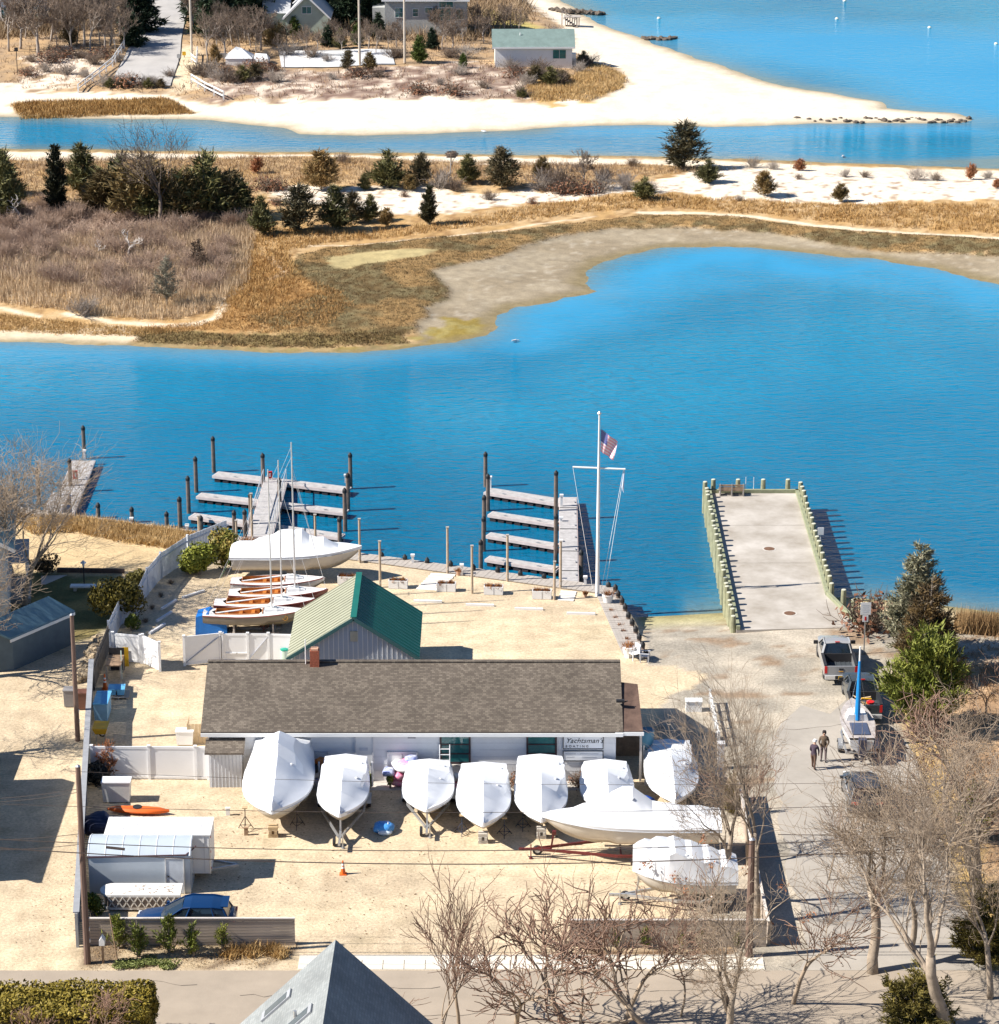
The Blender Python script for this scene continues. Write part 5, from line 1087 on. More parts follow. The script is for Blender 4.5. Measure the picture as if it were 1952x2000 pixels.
# light strings between some posts
def cable(name, label, p, q, sag, r=.012, mat=WIRE, cat='cable', group=None, n=14):
    p, q = Vector(p), Vector(q); pts = [p.lerp(q, t) - Vector((0, 0, sag * 4 * t * (1 - t))) for t in np.linspace(0, 1, n)]
    return tag(MB().tube(pts, r, 4).build(name, mat), label, cat, group)

# ---- pier
pf, pn = P('D', 400, 238, .05).y, P('D', 500, 1010, .02).y
PDK = M('pier_paving', (.30, .262, .215), .9, .0, .33, col2=(.54, .50, .45), bump=.15, bscale=12)
o = thing('pier', 'concrete-topped municipal pier edged with green timber piles', 'pier', (0, 0, 0))
y4 = P('D', 945, 830).y; xr = P('D', 1115, 1000).x
deck = MB().prism([(PIER_X0 + .2, pn - .5), (xr, pn), (PIER_X1 - .1, y4), (PIER_X1 - .1, pf), (PIER_X0 + .2, pf)], -.25, .05); deck.build('deck', PDK, o)
for yy in (pf - 7, pf - 14.5): MB().box((PIER_X0 + PIER_X1) / 2, yy, .052, PIER_X1 - PIER_X0 - .7, .03, .012).build('joint', M('tar', (.22, .20, .17), .9), o)
CURB = M('curb_timber', (.27, .285, .18), .85, .2, 3)
for a, b in (((PIER_X0 + .32, pn - .5), (PIER_X0 + .32, pf)), ((PIER_X1 - .22, y4), (PIER_X1 - .22, pf)), ((PIER_X0 + .2, pf - .12), (PIER_X1, pf - .12)), ((PIER_X1 - .2, y4), (xr - .1, pn + .05))):
    MB().beam((*a, .18), (*b, .18), .22, .24).build('curb_beam', CURB, o)
for xx in (PIER_X0 + .05, PIER_X1 + .02): MB().beam((xx, pn if xx < 16 else y4, -.35), (xx, pf, -.35), .12, .3).beam((xx, pn if xx < 16 else y4, -1.0), (xx, pf, -1.0), .12, .25).build('wale', CURB, o)
dk2 = MB().box((PIER_X0 + PIER_X1) / 2, (pn + pf) / 2, -.9, PIER_X1 - PIER_X0 - .6, pf - pn - 3, 1.2).build('fill_wall', PILEM, o)
for x, y in ((593, 560), (710, 928)):
    p = P('D', x, y, .055); mh = MB().lathe(p.x, p.y, [(.36, .05), (.36, .062), (.3, .07)], 18).build('manhole_cover', M('rusty_iron', (.16, .085, .05), .8, .3, 6), o); MB().lathe(p.x, p.y, [(.46, .049), (.46, .056)], 18).build('manhole_rim', CONC, mh)
nl = 27; PG = 'pier edge piles'
proto_p = {}
def pier_pile(x, y, zt, label):
    o = thing('pier_pile', label, 'pile', (x, y, 0), random.Random(int(x * 100 + y)).uniform(0, 6), PG)
    if 'm' not in proto_p: proto_p['m'] = MB().tube([(0, 0, -3), (0, 0, .35), (0, 0, .95)], [.19, .175, .16], 9).mesh('pier_pile_shaft', PILEG, True); proto_p['c'] = MB().lathe(0, 0, [(.15, .951), (.13, .975)], 9).mesh('pier_pile_top', M('pale_end_grain', (.5, .5, .4), .9, .15, 6))
    a = link('shaft', proto_p['m'], o, (0, 0, zt - .95)); link('end_grain', proto_p['c'], o, (0, 0, zt - .95))
for i in range(nl): pier_pile(PIER_X0 + .02 + .03 * math.sin(i * 2.1), pn - .2 + (pf - pn) * i / (nl - 1), .86 + .1 * math.sin(i * 1.7), 'green pile on the left side of the pier, %d%s from the shore' % (i + 1, {1: 'st', 2: 'nd', 3: 'rd', 21: 'st', 22: 'nd', 23: 'rd'}.get(i + 1, 'th')))
for i in range(19): pier_pile(PIER_X1 + .03, y4 + (pf - y4) * i / 18, .86 + .08 * math.sin(i * 1.3), 'green pile on the right side of the pier, %d%s from the shore' % (i + 1, {1: 'st', 2: 'nd', 3: 'rd'}.get(i + 1, 'th')))
for i, x in enumerate((272, 413, 556, 697)): pier_pile(P('D', x, 235).x, pf + .12, .95, 'green pile across the far end of the pier, %s from the left' % ordn[i])
for i, t in enumerate((.3, .62, .95)): pier_pile(PIER_X1 + (xr - PIER_X1) * t + .25, y4 + (pn - y4) * t + .25, .95, 'green pile along the splayed corner of the pier, %s from the water' % ordn[i])
b = P('D', 378, 258, .05); o = thing('bench', 'dark slatted bench at the far end of the pier', 'bench', b)
for i in range(3): MB().box(0, -.12, .45 + i * .17, 1.75, .04, .13).build('back_slat', WOODB, o)
for i in range(3): MB().box(0, .1 + i * .15, .42, 1.75, .13, .04).build('seat_slat', WOODB, o)
for x in (-.8, 0, .8): MB().box(x, .2, .2, .08, .5, .4).box(x, -.14, .45, .08, .06, .9).build('leg', WOODG, o)
for i, x in enumerate((458, 503)):
    b = P('D', x, 235, .05); h = top('D', b.y, 155); tag(MB().tube([(0, 0, 0), (0, 0, h)], .018, 5).tube([(0, 0, 0), (0, 0, .3)], .03, 6).build('thin_rod', WHITE, None, loc=b), 'thin white rod at the end of the pier, %s of two' % ('left' if i == 0 else 'right'), 'rod', 'rods on the pier')
b = P('D', 868, 505, .05); tag(MB().box(.2, 0, .55, .4, .05, .5).box(.2, .04, .2, .06, .04, .5).build('pier_notice', WHITE, None, loc=b), 'small white notice on the right side of the pier', 'sign')

# ---- flagpole with yardarm
b = P('C', 1322, 1425, 0); h = top('C', b.y, 80); zy = top('C', b.y, 472)
o = thing('flagpole', 'white nautical flagpole with a yardarm at the bulkhead corner', 'flagpole', b)
MB().tube([(0, 0, -.3), (0, 0, h * .5), (0, 0, h)], [.135, .11, .05], 10).build('mast', WHITE, o, True)
MB().lathe(0, 0, [(.02, h), (.12, h + .07), (.13, h + .14), (.03, h + .25)], 10).build('finial', ALU, o)
MB().tube([(-1.62, .15, zy + .02), (1.65, -.05, zy - .06)], .055, 7).build('yardarm', WHITE, o)
for p0, p1 in (((-1.6, .15, zy), (-.3, 0, .5)), ((1.55, 0, zy), (.25, 0, .5)), ((1.6, 0, zy), (.5, 0, .5))): MB().tube([p0, p1], .012, 4).build('halyard', WHITE, o)
MB().tube([(1.58, 0, zy - .2), (1.5, 0, zy - 1.2), (1.56, 0, zy - 1.6)], [.03, .08, .02], 5).build('furled_pennant', M('pennant', (.5, .55, .7), .8), o)
# flag: cloth hanging in folds, stripes and blue canton as its own geometry
zt, zb = top('C', b.y, 180), top('C', b.y, 425); fm = [M('flag_red', (.78, .36, .42), .8, .1), M('flag_white', (.80, .70, .72), .8, .05), M('flag_blue', (.10, .12, .34), .8, .1)]
fb = MB(); NU, NV = 26, 26
def fpt(u, v):
    fall = (zt - zb) * (.42 + .58 * u ** .5 * .2); x = .1 + u * 1.05 - .25 * u * v; z = zt - v * (zt - zb) * (.55 + .45 * (1 - u) * .3) - u * (zt - zb) * .40 + .0
    return (x, .12 * math.sin(u * 9 + v * 3) * u ** .6, z)
V = [fpt(u / NU, v / NV) for u in range(NU + 1) for v in range(NV + 1)]
for u in range(NU):
    for v in range(NV):
        i = u * (NV + 1) + v; s = v * 13 // NV; m = 2 if (u < NU * .4 and s < 7) else (0 if s % 2 == 0 else 1)
        fb.add([V[i], V[i + 1], V[i + NV + 2], V[i + NV + 1]], [(0, 1, 2, 3)], m)
fo = fb.build('flag', fm, None, True, loc=b); tag(fo, 'red, white and blue striped flag flying from the white flagpole', 'flag')
st = MB()
for r in range(5):
    for k in range(6):
        u, v = (.03 + k * .062), (.04 + r * .095); p = fpt(u, v); st.add([(p[0] - .02, p[1] - .012, p[2]), (p[0], p[1] - .012, p[2] + .022), (p[0] + .02, p[1] - .012, p[2]), (p[0], p[1] - .012, p[2] - .022)], [(0, 1, 2, 3)])
st.build('stars', WHITE, fo)
# ================================================================== BUILDINGS AND FENCES
ROOF = None
def shingle_mat(nm, ca, cb, cm, swap=False):
    m, n, l, b = new_mat(nm); b.inputs['Roughness'].default_value = .9; b.inputs['Specular IOR Level'].default_value = .2
    tc = n.new('ShaderNodeTexCoord'); mp = n.new('ShaderNodeMapping'); l.new(tc.outputs['Object'], mp.inputs[0]); mp.inputs['Scale'].default_value = (1, 1, 1)
    sep = n.new('ShaderNodeSeparateXYZ'); l.new(mp.outputs[0], sep.inputs[0])
    cmb = n.new('ShaderNodeCombineXYZ'); l.new(sep.outputs[0], cmb.inputs[1 if swap else 0]); l.new(sep.outputs[1], cmb.inputs[0 if swap else 1])
    br = n.new('ShaderNodeTexBrick'); br.inputs['Scale'].default_value = 1.0; br.inputs['Brick Width'].default_value = .2; br.inputs['Row Height'].default_value = .11; br.inputs['Mortar Size'].default_value = .006; br.offset = .37
    br.inputs['Color1'].default_value = ca; br.inputs['Color2'].default_value = cb; br.inputs['Mortar'].default_value = cm; br.inputs['Bias'].default_value = -.25
    l.new(cmb.outputs[0], br.inputs['Vector'])
    ns = n.new('ShaderNodeTexNoise'); ns.inputs['Scale'].default_value = .55; ns.inputs['Detail'].default_value = 6; l.new(tc.outputs['Object'], ns.inputs['Vector'])
    mr = n.new('ShaderNodeMapRange'); mr.inputs['From Min'].default_value = .3; mr.inputs['From Max'].default_value = .7; mr.inputs['To Min'].default_value = .82; mr.inputs['To Max'].default_value = 1.16; l.new(ns.outputs['Fac'], mr.inputs['Value'])
    vm = n.new('ShaderNodeVectorMath'); vm.operation = 'SCALE'; l.new(br.outputs['Color'], vm.inputs[0]); l.new(mr.outputs[0], vm.inputs['Scale']); l.new(vm.outputs[0], b.inputs['Base Color'])
    bn = n.new('ShaderNodeBump'); bn.inputs['Strength'].default_value = .5; bn.inputs['Distance'].default_value = .02; l.new(br.outputs['Fac'], bn.inputs['Height']); bn.invert = True; l.new(bn.outputs[0], b.inputs['Normal'])
    MATS[nm] = m; return m
ROOF = shingle_mat('roof_shingle', (.12, .099, .08, 1), (.225, .19, .15, 1), (.075, .062, .052, 1))
def text(parent, s, size, loc, mat, shear=0.0, ext=.006, name='lettering', space=1.0, rot=(R(90), 0, 0)):
    cu = bpy.data.curves.new(name, 'FONT'); cu.body = s; cu.size = size; cu.extrude = ext; cu.shear = shear; cu.space_character = space; cu.align_x = 'LEFT'; cu.resolution_u = 3
    t = bpy.data.objects.new(name, cu); COL.objects.link(t); bpy.context.view_layer.update()
    me = bpy.data.meshes.new_from_object(t.evaluated_get(bpy.context.evaluated_depsgraph_get())); me.materials.clear(); me.materials.append(mat)
    bpy.data.objects.remove(t); o = link(name, me, parent, loc); o.rotation_euler = rot; return o
# ---- main building
fw = G(700, 1525).y; XL, XR = XT(407, fw, 1.5), XT(1203, fw, 1.5); ez = ZT(fw - .2, 1431) ; ov = .22
for it in range(40):
    run = 3 + it * .1; rz_ = ZT(fw - ov + run + ov, 1296)
    if rz_ - ez < .42 * (run + ov): break
bx = (XL + XR) / 2; bw = XR - XL; RUN = run
WALLW = M('painted_block', (.74, .75, .77), .7, .05, 1.0, bump=.2, bscale=8)
o = thing('boatyard_building', 'long low white boatyard building under a brown shingle roof', 'building', (bx, fw, 0)); MAIN = o
D_ = 2 * RUN; rise = rz_ - ez
MB().add([(-bw/2, 0, -.2), (bw/2, 0, -.2), (bw/2, D_, -.2), (-bw/2, D_, -.2), (-bw/2, 0, ez), (bw/2, 0, ez), (bw/2, D_, ez), (-bw/2, D_, ez), (-bw/2, RUN, ez + rise - .1), (bw/2, RUN, ez + rise - .1)],
         [(0, 1, 5, 4), (2, 3, 7, 6), (1, 2, 6, 9, 5), (3, 0, 4, 8, 7), (3, 2, 1, 0)]).build('wall', WALLW, o)
k = rise / RUN; xl, xr_ = -bw/2 - .35, bw/2 + .38
for s in (0, 1):
    ya, yb_ = (-ov, RUN) if s == 0 else (D_ + ov, RUN); za, zb_ = ez - ov * k + .02, ez + rise + .02
    MB().add([(xl, ya, za), (xr_, ya, za), (xr_, yb_, zb_), (xl, yb_, zb_), (xl, ya, za + .13), (xr_, ya, za + .13), (xr_, yb_, zb_ + .13), (xl, yb_, zb_ + .13)],
             [(0, 1, 2, 3), (4, 5, 6, 7), (0, 1, 5, 4), (1, 2, 6, 5), (2, 3, 7, 6), (3, 0, 4, 7)]).build('roof', ROOF, o)
MB().box((xl + xr_) / 2, -ov - .03, ez - ov * k - .03, xr_ - xl, .05, .2).build('fascia', WHITE, o); MB().box((xl + xr_) / 2, RUN, ez + rise + .16, xr_ - xl, .3, .04).build('ridge_cap', ROOF, o)
def bxp(c, x): return XT(px(c, x, 0)[0], fw, 2) - bx          # local x of a crop column on the front wall
def bzp(c, y): return top(c, fw, y)
# courses of block showing in the front wall
for i in range(7): MB().box(0, -.004, .2 + i * .4, bw - .02, .012, .012).build('block_joint', M('joint_shadow', (.66, .67, .69), .8), o)
for xa, xb in ((35, 215), (572, 750)):
    a, b_ = bxp('G', xa), bxp('G', xb); zt_, zb_ = bzp('G', 620), bzp('G', 793); window(o, (a + b_) / 2, 0, (zt_ + zb_) / 2, b_ - a, zt_ - zb_, frame=M('dark_frame', (.05, .03, .035), .5), panes=(1, 3), t=.10)
    MB().box((a + b_) / 2, -.1, zb_ - .09, b_ - a + .25, .2, .07).build('window_sill', CONC, o)
window(o, bxp('F', 640), 0, bzp('F', 735), .75, .45, frame=WHITE, panes=(1, 1))
# doors with raised frames
DOORM = M('door_white', (.74, .75, .76), .6, .04, 1)
def door(xa, xb, ya, name='door', panels=0, c='F', mat=DOORM):
    a, b_ = bxp(c, xa), bxp(c, xb); zt_ = bzp(c, ya); d = MB().box((a + b_) / 2, -.03, zt_ / 2, b_ - a, .06, zt_).build(name, mat, o)
    MB().box(a, -.045, zt_ / 2, .07, .09, zt_).box(b_, -.045, zt_ / 2, .07, .09, zt_).box((a + b_) / 2, -.045, zt_ + .03, b_ - a + .07, .09, .07).build('frame', M('trim_grey', (.55, .56, .6), .6), d); return d
d1 = door(1150, 1275, 725); MB().box(bxp('F', 1210), -.07, bzp('F', 815), .45, .02, .16).build('notice', M('notice_grey', (.55, .58, .64), .6), d1); MB().box(bxp('F', 1262), -.09, 1.0, .05, .06, .16).build('handle', DARK, d1)
d2 = door(750, 955, 840, 'storage_door'); d3 = door(1380, 1590, 840, 'storage_door')
for d in (d2, d3): MB().box(0 + (bxp('F', 852) if d is d2 else bxp('F', 1485)), -.066, .8, .04, .012, 1.6).build('leaf_gap', M('gap_grey', (.3, .31, .34), .8), d)
MB().box(bxp('F', 1555), -.1, bzp('F', 722), .42, .16, .16).build('wall_lamp', M('lamp_grey', (.25, .25, .27), .5), o)
# gabled projections under the eave (lean-to shed at left)
sx0, sx1 = bxp('F', 112), bxp('F', 345); sy = G(430, 1538).y - fw
sh = MB().box((sx0 + sx1) / 2, sy / 2, 1.0, sx1 - sx0, -sy, 2.0).build('lean_to', M('shed_boards', (.66, .68, .71), .7, .05, 2), o)
MB().add([(sx0 - .2, sy - .25, 2.0), (sx1 + .15, sy - .25, 2.0), (sx1 + .15, .0, 2.42), (sx0 - .2, .0, 2.42), (sx0 - .2, sy - .25, 2.1), (sx1 + .15, sy - .25, 2.1), (sx1 + .15, .0, 2.52), (sx0 - .2, .0, 2.52)], [(0, 1, 2, 3), (4, 5, 6, 7), (0, 1, 5, 4), (1, 2, 6, 5), (2, 3, 7, 6), (3, 0, 4, 7)]).build('lean_to_roof', ROOF, o)
for i in range(9): MB().box(sx0 + .12 + i * (sx1 - sx0 - .2) / 8, sy - .012, .95, .02, .02, 1.85).build('board_joint', M('joint_dark', (.56, .58, .61), .8), sh)
# chimney, lamps, gutters
cx_, cy_ = XT(616, fw + RUN + .2, ez + rise) - bx, RUN + .3
ch = MB().box(cx_, cy_ - .5, ez + rise + .15, .5, .5, 1.5).build('chimney', M('chimney_brick', (.34, .10, .055), .9, .35, 9, bump=.4), o); MB().box(cx_, cy_ - .5, ez + rise - .35, .62, .62, .25).build('flashing', ALU, ch); MB().box(cx_, cy_ - .5, ez + rise + .93, .4, .4, .12).build('flue', M('clay', (.5, .3, .2)), ch)
MB().tube([(cx_ - .5, RUN - .2, ez + rise), (cx_ - .5, RUN - .2, ez + rise + 1.5)], .03, 6).build('vent_pipe', WHITE, o)
MB().tube([(xr_ + .05, 1.6, ez + 1.0), (xr_ + .3, 1.6, ez + 1.1)], .04, 6).box(xr_ - .1, 1.55, ez + 1.12, .45, .22, .12).build('flood_lamp', BLACK, o)
# signs on the wall
a, b_ = bxp('G', 795), bxp('G', 1042); zt_, zb_ = bzp('G', 622), bzp('G', 704)
def signboard(parent, zt_, zb_, name):
    s = MB().box((a + b_) / 2, -.03, (zt_ + zb_) / 2, b_ - a, .05, zt_ - zb_).build(name, M('sign_white', (.80, .82, .85), .5, .02), parent)
    e = MB()
    for z in (zt_, zb_): e.box((a + b_) / 2, -.06, z, b_ - a + .04, .03, .04)
    for x in (a, b_): e.box(x, -.06, (zt_ + zb_) / 2, .04, .03, zt_ - zb_ - .04)
    e.build('sign_border', BLACK, s); return s
s1 = signboard(o, zt_, zb_, 'sign_board'); text(s1, 'Yachtsman\'s', .40, (a + .12, -.062, zb_ + .34), BLACK, shear=.35, space=1.02); text(s1, 'BOATING', .19, (a + .12, -.062, zb_ + .08), BLACK, space=1.7)
zt2, zb2 = bzp('G', 718), bzp('G', 778); s2 = signboard(o, zt2, zb2, 'hours_board')
for i in range(3):
    for j, (x0, w) in enumerate(((.12, .55), (.9, 1.0))): MB().box(a + x0 + w / 2, -.058, zt2 - .16 - i * .19, w * (1 - .2 * (i % 2)), .006, .035).build('text_line', M('faint_print', (.5, .52, .56), .7), s2)
# right-hand porch roof and its dark bay
py0, py1 = -.15, RUN * .72; pxa, pxb = xr_ + .01, XT(1256, fw, ez) - bx
MB().add([(pxa, py0, ez - .06), (pxb, py0, ez - .06), (pxb - .15, py1, ez + k * py1 * .92 - .1), (pxa, py1, ez + k * py1 - .1), (pxa, py0, ez + .06), (pxb, py0, ez + .06), (pxb - .15, py1, ez + k * py1 * .92), (pxa, py1, ez + k * py1)], [(0, 1, 2, 3), (4, 5, 6, 7), (0, 1, 5, 4), (1, 2, 6, 5), (2, 3, 7, 6), (3, 0, 4, 7)]).build('porch_roof', M('leaf_strewn_roof', (.075, .045, .035), .9, .3, 2, col2=(.16, .10, .075)), o)
MB().box((bw / 2 + pxb) / 2, py0 - .05, ez - .08, pxb - bw / 2 + .1, .05, .2).build('porch_fascia', WHITE, o); MB().box(pxb - .1, py0 + .1, ez / 2 - .1, .12, .12, ez - .1).build('porch_post', M('post_grey', (.4, .36, .33)), o)
MB().box((bw / 2 + pxb) / 2, 3.4, ez / 2, pxb - bw / 2, .1, ez).build('porch_back_wall', WOODB, o)
hop = thing('blue_hopper', 'blue steel hopper on legs at the building\'s right end', 'hopper', (bx + XT(1252, fw, 2) - bx + .35, fw + .8, 0))
MB().lathe(0, 0, [(.12, 1.5), (.38, 1.95), (.42, 2.6), (.40, 2.65)], 12).build('drum', M('hopper_blue', (.06, .2, .30), .5), hop, True)
for q in range(3): MB().beam((.35 * math.cos(q * 2.1), .35 * math.sin(q * 2.1), 0), (.3 * math.cos(q * 2.1), .3 * math.sin(q * 2.1), 2.0), .05, .05).build('leg', STEEL, hop)
# concrete sill walk in front of the building
tag(sheet('footpath', [(XL + 4, fw - .02), (XR, fw - .02), (XR, fw - 1.3), (XL + 4, fw - 1.3)], .012, CONC), kind='structure')

# ---- green-roofed shed
GRN = M('green_metal_roof', (.012, .14, .11), .45, .1, .8); GRNL = M('sunlit_green_roof', (.32, .325, .24), .7, .08, .8)  # left slope: the sun's glare is put into a paler green
gf = G(691, 1362).y; gb = gf + 6.9; gx0, gx1 = XT(561, gf, 2.4), XT(820, gf, 2.4); gx = XT(691, gf, 5); gez = ZT(gf - .3, 1288); grz = ZT(gf - .3, 1209)
o = thing('green_roof_shed', 'white board-and-batten shed with a green metal gable roof', 'shed', (gx, gf, 0))
hwL, hwR = gx - gx0, gx1 - gx; BBW = M('batten_white', (.52, .57, .64), .6, .04, 1)  # wall darker than the battens, standing in for their shadow lines
MB().add([(-hwL + .3, 0, 0), (hwR - .3, 0, 0), (hwR - .3, gb - gf, 0), (-hwL + .3, gb - gf, 0), (-hwL + .3, 0, gez + .15), (hwR - .3, 0, gez + .15), (hwR - .3, gb - gf, gez + .15), (-hwL + .3, gb - gf, gez + .15), (0, 0, grz - .12), (0, gb - gf, grz - .12)], [(0, 1, 5, 8, 4), (2, 3, 7, 9, 6), (1, 2, 6, 5), (3, 0, 4, 7), (3, 2, 1, 0)]).build('wall', BBW, o)
for s, hw_ in ((-1, hwL), (1, hwR)):
    y0_, y1_ = -.3, gb - gf + .3
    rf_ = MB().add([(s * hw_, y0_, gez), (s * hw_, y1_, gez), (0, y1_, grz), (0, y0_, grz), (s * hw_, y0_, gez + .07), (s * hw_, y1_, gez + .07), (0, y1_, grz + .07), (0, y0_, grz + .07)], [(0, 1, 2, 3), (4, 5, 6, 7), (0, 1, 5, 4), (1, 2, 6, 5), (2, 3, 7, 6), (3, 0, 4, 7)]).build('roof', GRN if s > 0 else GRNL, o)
    for i in range(16):
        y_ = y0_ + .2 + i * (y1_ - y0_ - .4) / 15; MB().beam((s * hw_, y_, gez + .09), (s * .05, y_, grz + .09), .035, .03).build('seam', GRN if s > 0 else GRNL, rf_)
    MB().beam((s * hw_, y0_ - .02, gez), (0, y0_ - .02, grz), .05, .2).build('rake_board', M('teal_trim', (.05, .13, .13), .5), o)
MB().box(0, (gb - gf) / 2, grz + .1, .35, gb - gf + .6, .05).build('ridge_cap', GRN, o)
for i in range(25):
    x = -hwL + .45 + i * (hwL + hwR - .9) / 24; zz = (grz - .2 - (abs(x) / (hwL if x < 0 else hwR)) * (grz - gez - .15)); MB().box(x, -.03, (zz + 1.75) / 2 + .0, .05, .05, max(.1, zz - 1.75)).build('batten', WHITE, o); MB().box(x, -.03, .85, .05, .05, 1.55).build('batten', WHITE, o)
MB().box(0, -.04, 1.72, hwL + hwR - .7, .07, .12).build('belt_board', WHITE, o)
MB().box(.0, -.05, grz - 1.15, .42, .06, .62).build('gable_vent', M('vent_tan', (.55, .50, .38), .7), o); MB().box(-.1, -.04, 1.5, 1.4, .05, .25).build('lintel', DARK, o)
MB().tube([(-hwL + 1.6, -.5, .0), (-hwL + 1.6, -.5, 3.2)], .035, 6).build('vent_pipe', WHITE, o)

# ---- white vinyl fences
def vinyl(label, pts, h=1.75, group='white vinyl fence runs', gates=()):
    """pts: ground points; each span is one panel between posts"""
    o = thing('vinyl_fence', label, 'fence', pts[0], 0, group); q = [p - pts[0] for p in pts]
    for i, (a, b) in enumerate(zip(q[:-1], q[1:])):
        d = (b - a).normalized(); rz = math.atan2(d.y, d.x); m = (a + b) / 2; L = (b - a).length
        p = MB().box(m.x, m.y, h / 2, L - .12, .035, h - .15, rz).build('panel', VINYL, o)
        for z in (.12, h - .06): MB().box(m.x, m.y, z, L - .1, .07, .14, rz).build('rail', VINYL, p)
        if i in gates: MB().beam(a + Vector((0, 0, .15)) - Vector((-d.y, d.x, 0)) * .05, b + Vector((0, 0, h - .15)) - Vector((-d.y, d.x, 0)) * .05, .05, .05).build('brace', M('brace_grey', (.45, .46, .5)), p)
    for a in q: MB().box(a.x, a.y, h / 2, .14, .14, h + .08).build('post', VINYL, o); MB().box(a.x, a.y, h + .07, .18, .18, .05).build('post_cap', VINYL, o)
    return o
vinyl('white vinyl fence run behind the building, with a braced gate panel', [P('B', 325, 1765), P('B', 515, 1765), P('B', 668, 1765), P('B', 850, 1770)], 1.8, gates=(1,))
vinyl('open white vinyl gate leaf right of the yard opening, with a long diagonal brace', [P('B', 42, 1792), P('B', 312, 1765)], 1.85, gates=(0,))
vinyl('white vinyl panel left of the yard opening, in the corner fence', [P('E', 845, 420), P('E', 1050, 440)], 1.75)
vinyl('sunlit open white gate leaf left of the yard opening', [P('E', 1068, 442), P('E', 1192, 500)], 1.8)
vinyl('long white vinyl fence joining the left boundary to the building', [P('E', 690, 1300), P('E', 1115, 1302), P('E', 1460, 1305), P('E', 1550, 1305)], 1.9)

# ---- left boundary fence: grey boards, then white stockade
def stockade(label, pts, h, mat, pitch=.15, thick=.03, group='boundary fences'):
    o = thing('stockade_fence', label, 'fence', pts[0], 0, group); q = [p - pts[0] for p in pts]
    for k, (a, b) in enumerate(zip(q[:-1], q[1:])):
        d = b - a; L = d.length; u = d.normalized(); rz = math.atan2(u.y, u.x); n = max(1, int(L / 2.4))
        for s in range(n):
            m = int(L / n / pitch); pk = MB()
            for i in range(m):
                p = a + u * (L / n * s + (i + .5) * pitch); pk.box(p.x, p.y, h / 2 + random.Random(i + s * 40).uniform(-.015, .015), pitch - .02, thick, h, rz)
            tag(pk.build('picket_section', mat, o), kind='stuff')
            p = a + u * (L / n * s); MB().box(p.x, p.y, h / 2 + .05, .12, .14, h + .1, rz).build('post', mat, o)
        MB().beam(a + Vector((0, 0, h * .8)) + Vector((u.y, -u.x, 0)) * .05, b + Vector((0, 0, h * .8)) + Vector((u.y, -u.x, 0)) * .05, .05, .09).build('rail', mat, o)
    return o
STK = M('whitewashed_boards', (.62, .66, .72), .8, .10, 2)
stockade('whitewashed stockade fence curving along the left side of the yard', [P('E', 815, 330), P('E', 900, 150), P('A', 1010, 1500 + 140), P('A', 1100, 1450), P('A', 1200, 1330), P('A', 1400, 1200), P('A', 1700, 1075)], 1.7, STK)
stockade('dark weathered fence bend beside the stone pile', [P('E', 700, 640), P('E', 740, 520), P('E', 815, 335)], 1.6, M('dark_fence', (.17, .15, .13), .9, .25, 3))
gf0, gf1 = G(181, 1345), G(152, 1850)
o = thing('board_fence', 'grey board fence running along the driveway to the street', 'fence', gf0, 0, 'boundary fences')
L_ = gf1 - gf0; n = 60
me = MB().box(0, 0, .9, .05, .2, 1.8).mesh('fence_board', M('grey_boards', (.30, .31, .32), .85, .15, 3))
for i in range(int(L_.length / .215)): p = L_ * ((i + .5) * .215 / L_.length); link('board', me, o, (p.x, p.y, 0), math.atan2(L_.y, L_.x) + R(90))
MB().beam(Vector((0, 0, 1.83)), L_ + Vector((0, 0, 1.83)), .30, .05).build('cap_rail', M('grey_cap', (.30, .31, .33), .85, .12, 3), o)
for i in range(13): p = L_ * (i / 12); MB().box(p.x, p.y, .9, .14, .14, 1.8).build('post', M('grey_boards', (0, 0, 0)), o)

# ---- front horizontal-board fences
HB = M('silvered_boards', (.38, .315, .26), .85, .18, 2.5, stretch=(.4, 6, 6), bump=.2)
def hfence(label, a, b, h=1.42):
    o = thing('board_fence', label, 'fence', a, math.atan2((b - a).y, (b - a).x), 'front board fences'); L = (b - a).length; n = 9; me = MB().box(L / 2, 0, 0, L, .03, h / n - .018).mesh('fence_board', HB)
    for i in range(n): link('board', me, o, (0, random.Random(i).uniform(-.004, .004), (i + .5) * h / n))
    MB().box(L / 2, 0, h + .02, L + .05, .14, .04).build('cap_board', M('pale_cap', (.60, .55, .50), .8, .1, 2), o)
    for i in range(int(L / 2.4) + 1): MB().box(min(L - .06, i * L / int(L / 2.4)), .07, h / 2, .1, .1, h).build('post', HB, o)
fyb = 1500 + 1100 / 3.1733
hfence('grey horizontal-board fence in front of the blue car', G(172, fyb), G(577, fyb))
hfence('grey horizontal-board fence behind the bare trees at lower right', G(1115, fyb + 3), G(1497, fyb + 3))
hfence('tall board fence along the street side of the yard', G(1440, 1560), G(1500, fyb), 1.25)
e1, e2, w1_, w2_ = G(146, 1196, 2.0), G(20, 1250, 2.0), G(95, 1168, 3.0), G(-40, 1225, 3.0)
o = thing('garage', 'low garage with a shaded teal roof left of the utility pole', 'garage', (e1.x, e1.y, 0)); q_ = [v - Vector((e1.x, e1.y, 0)) for v in (e1, e2, w2_, w1_)]
MB().add([tuple(v) for v in q_] + [tuple(v + Vector((0, 0, .12))) for v in q_], [(0, 1, 2, 3), (4, 5, 6, 7), (0, 1, 5, 4), (1, 2, 6, 5), (2, 3, 7, 6), (3, 0, 4, 7)]).build('roof', M('slate_roof', (.10, .19, .25), .7, .12, 2), o)
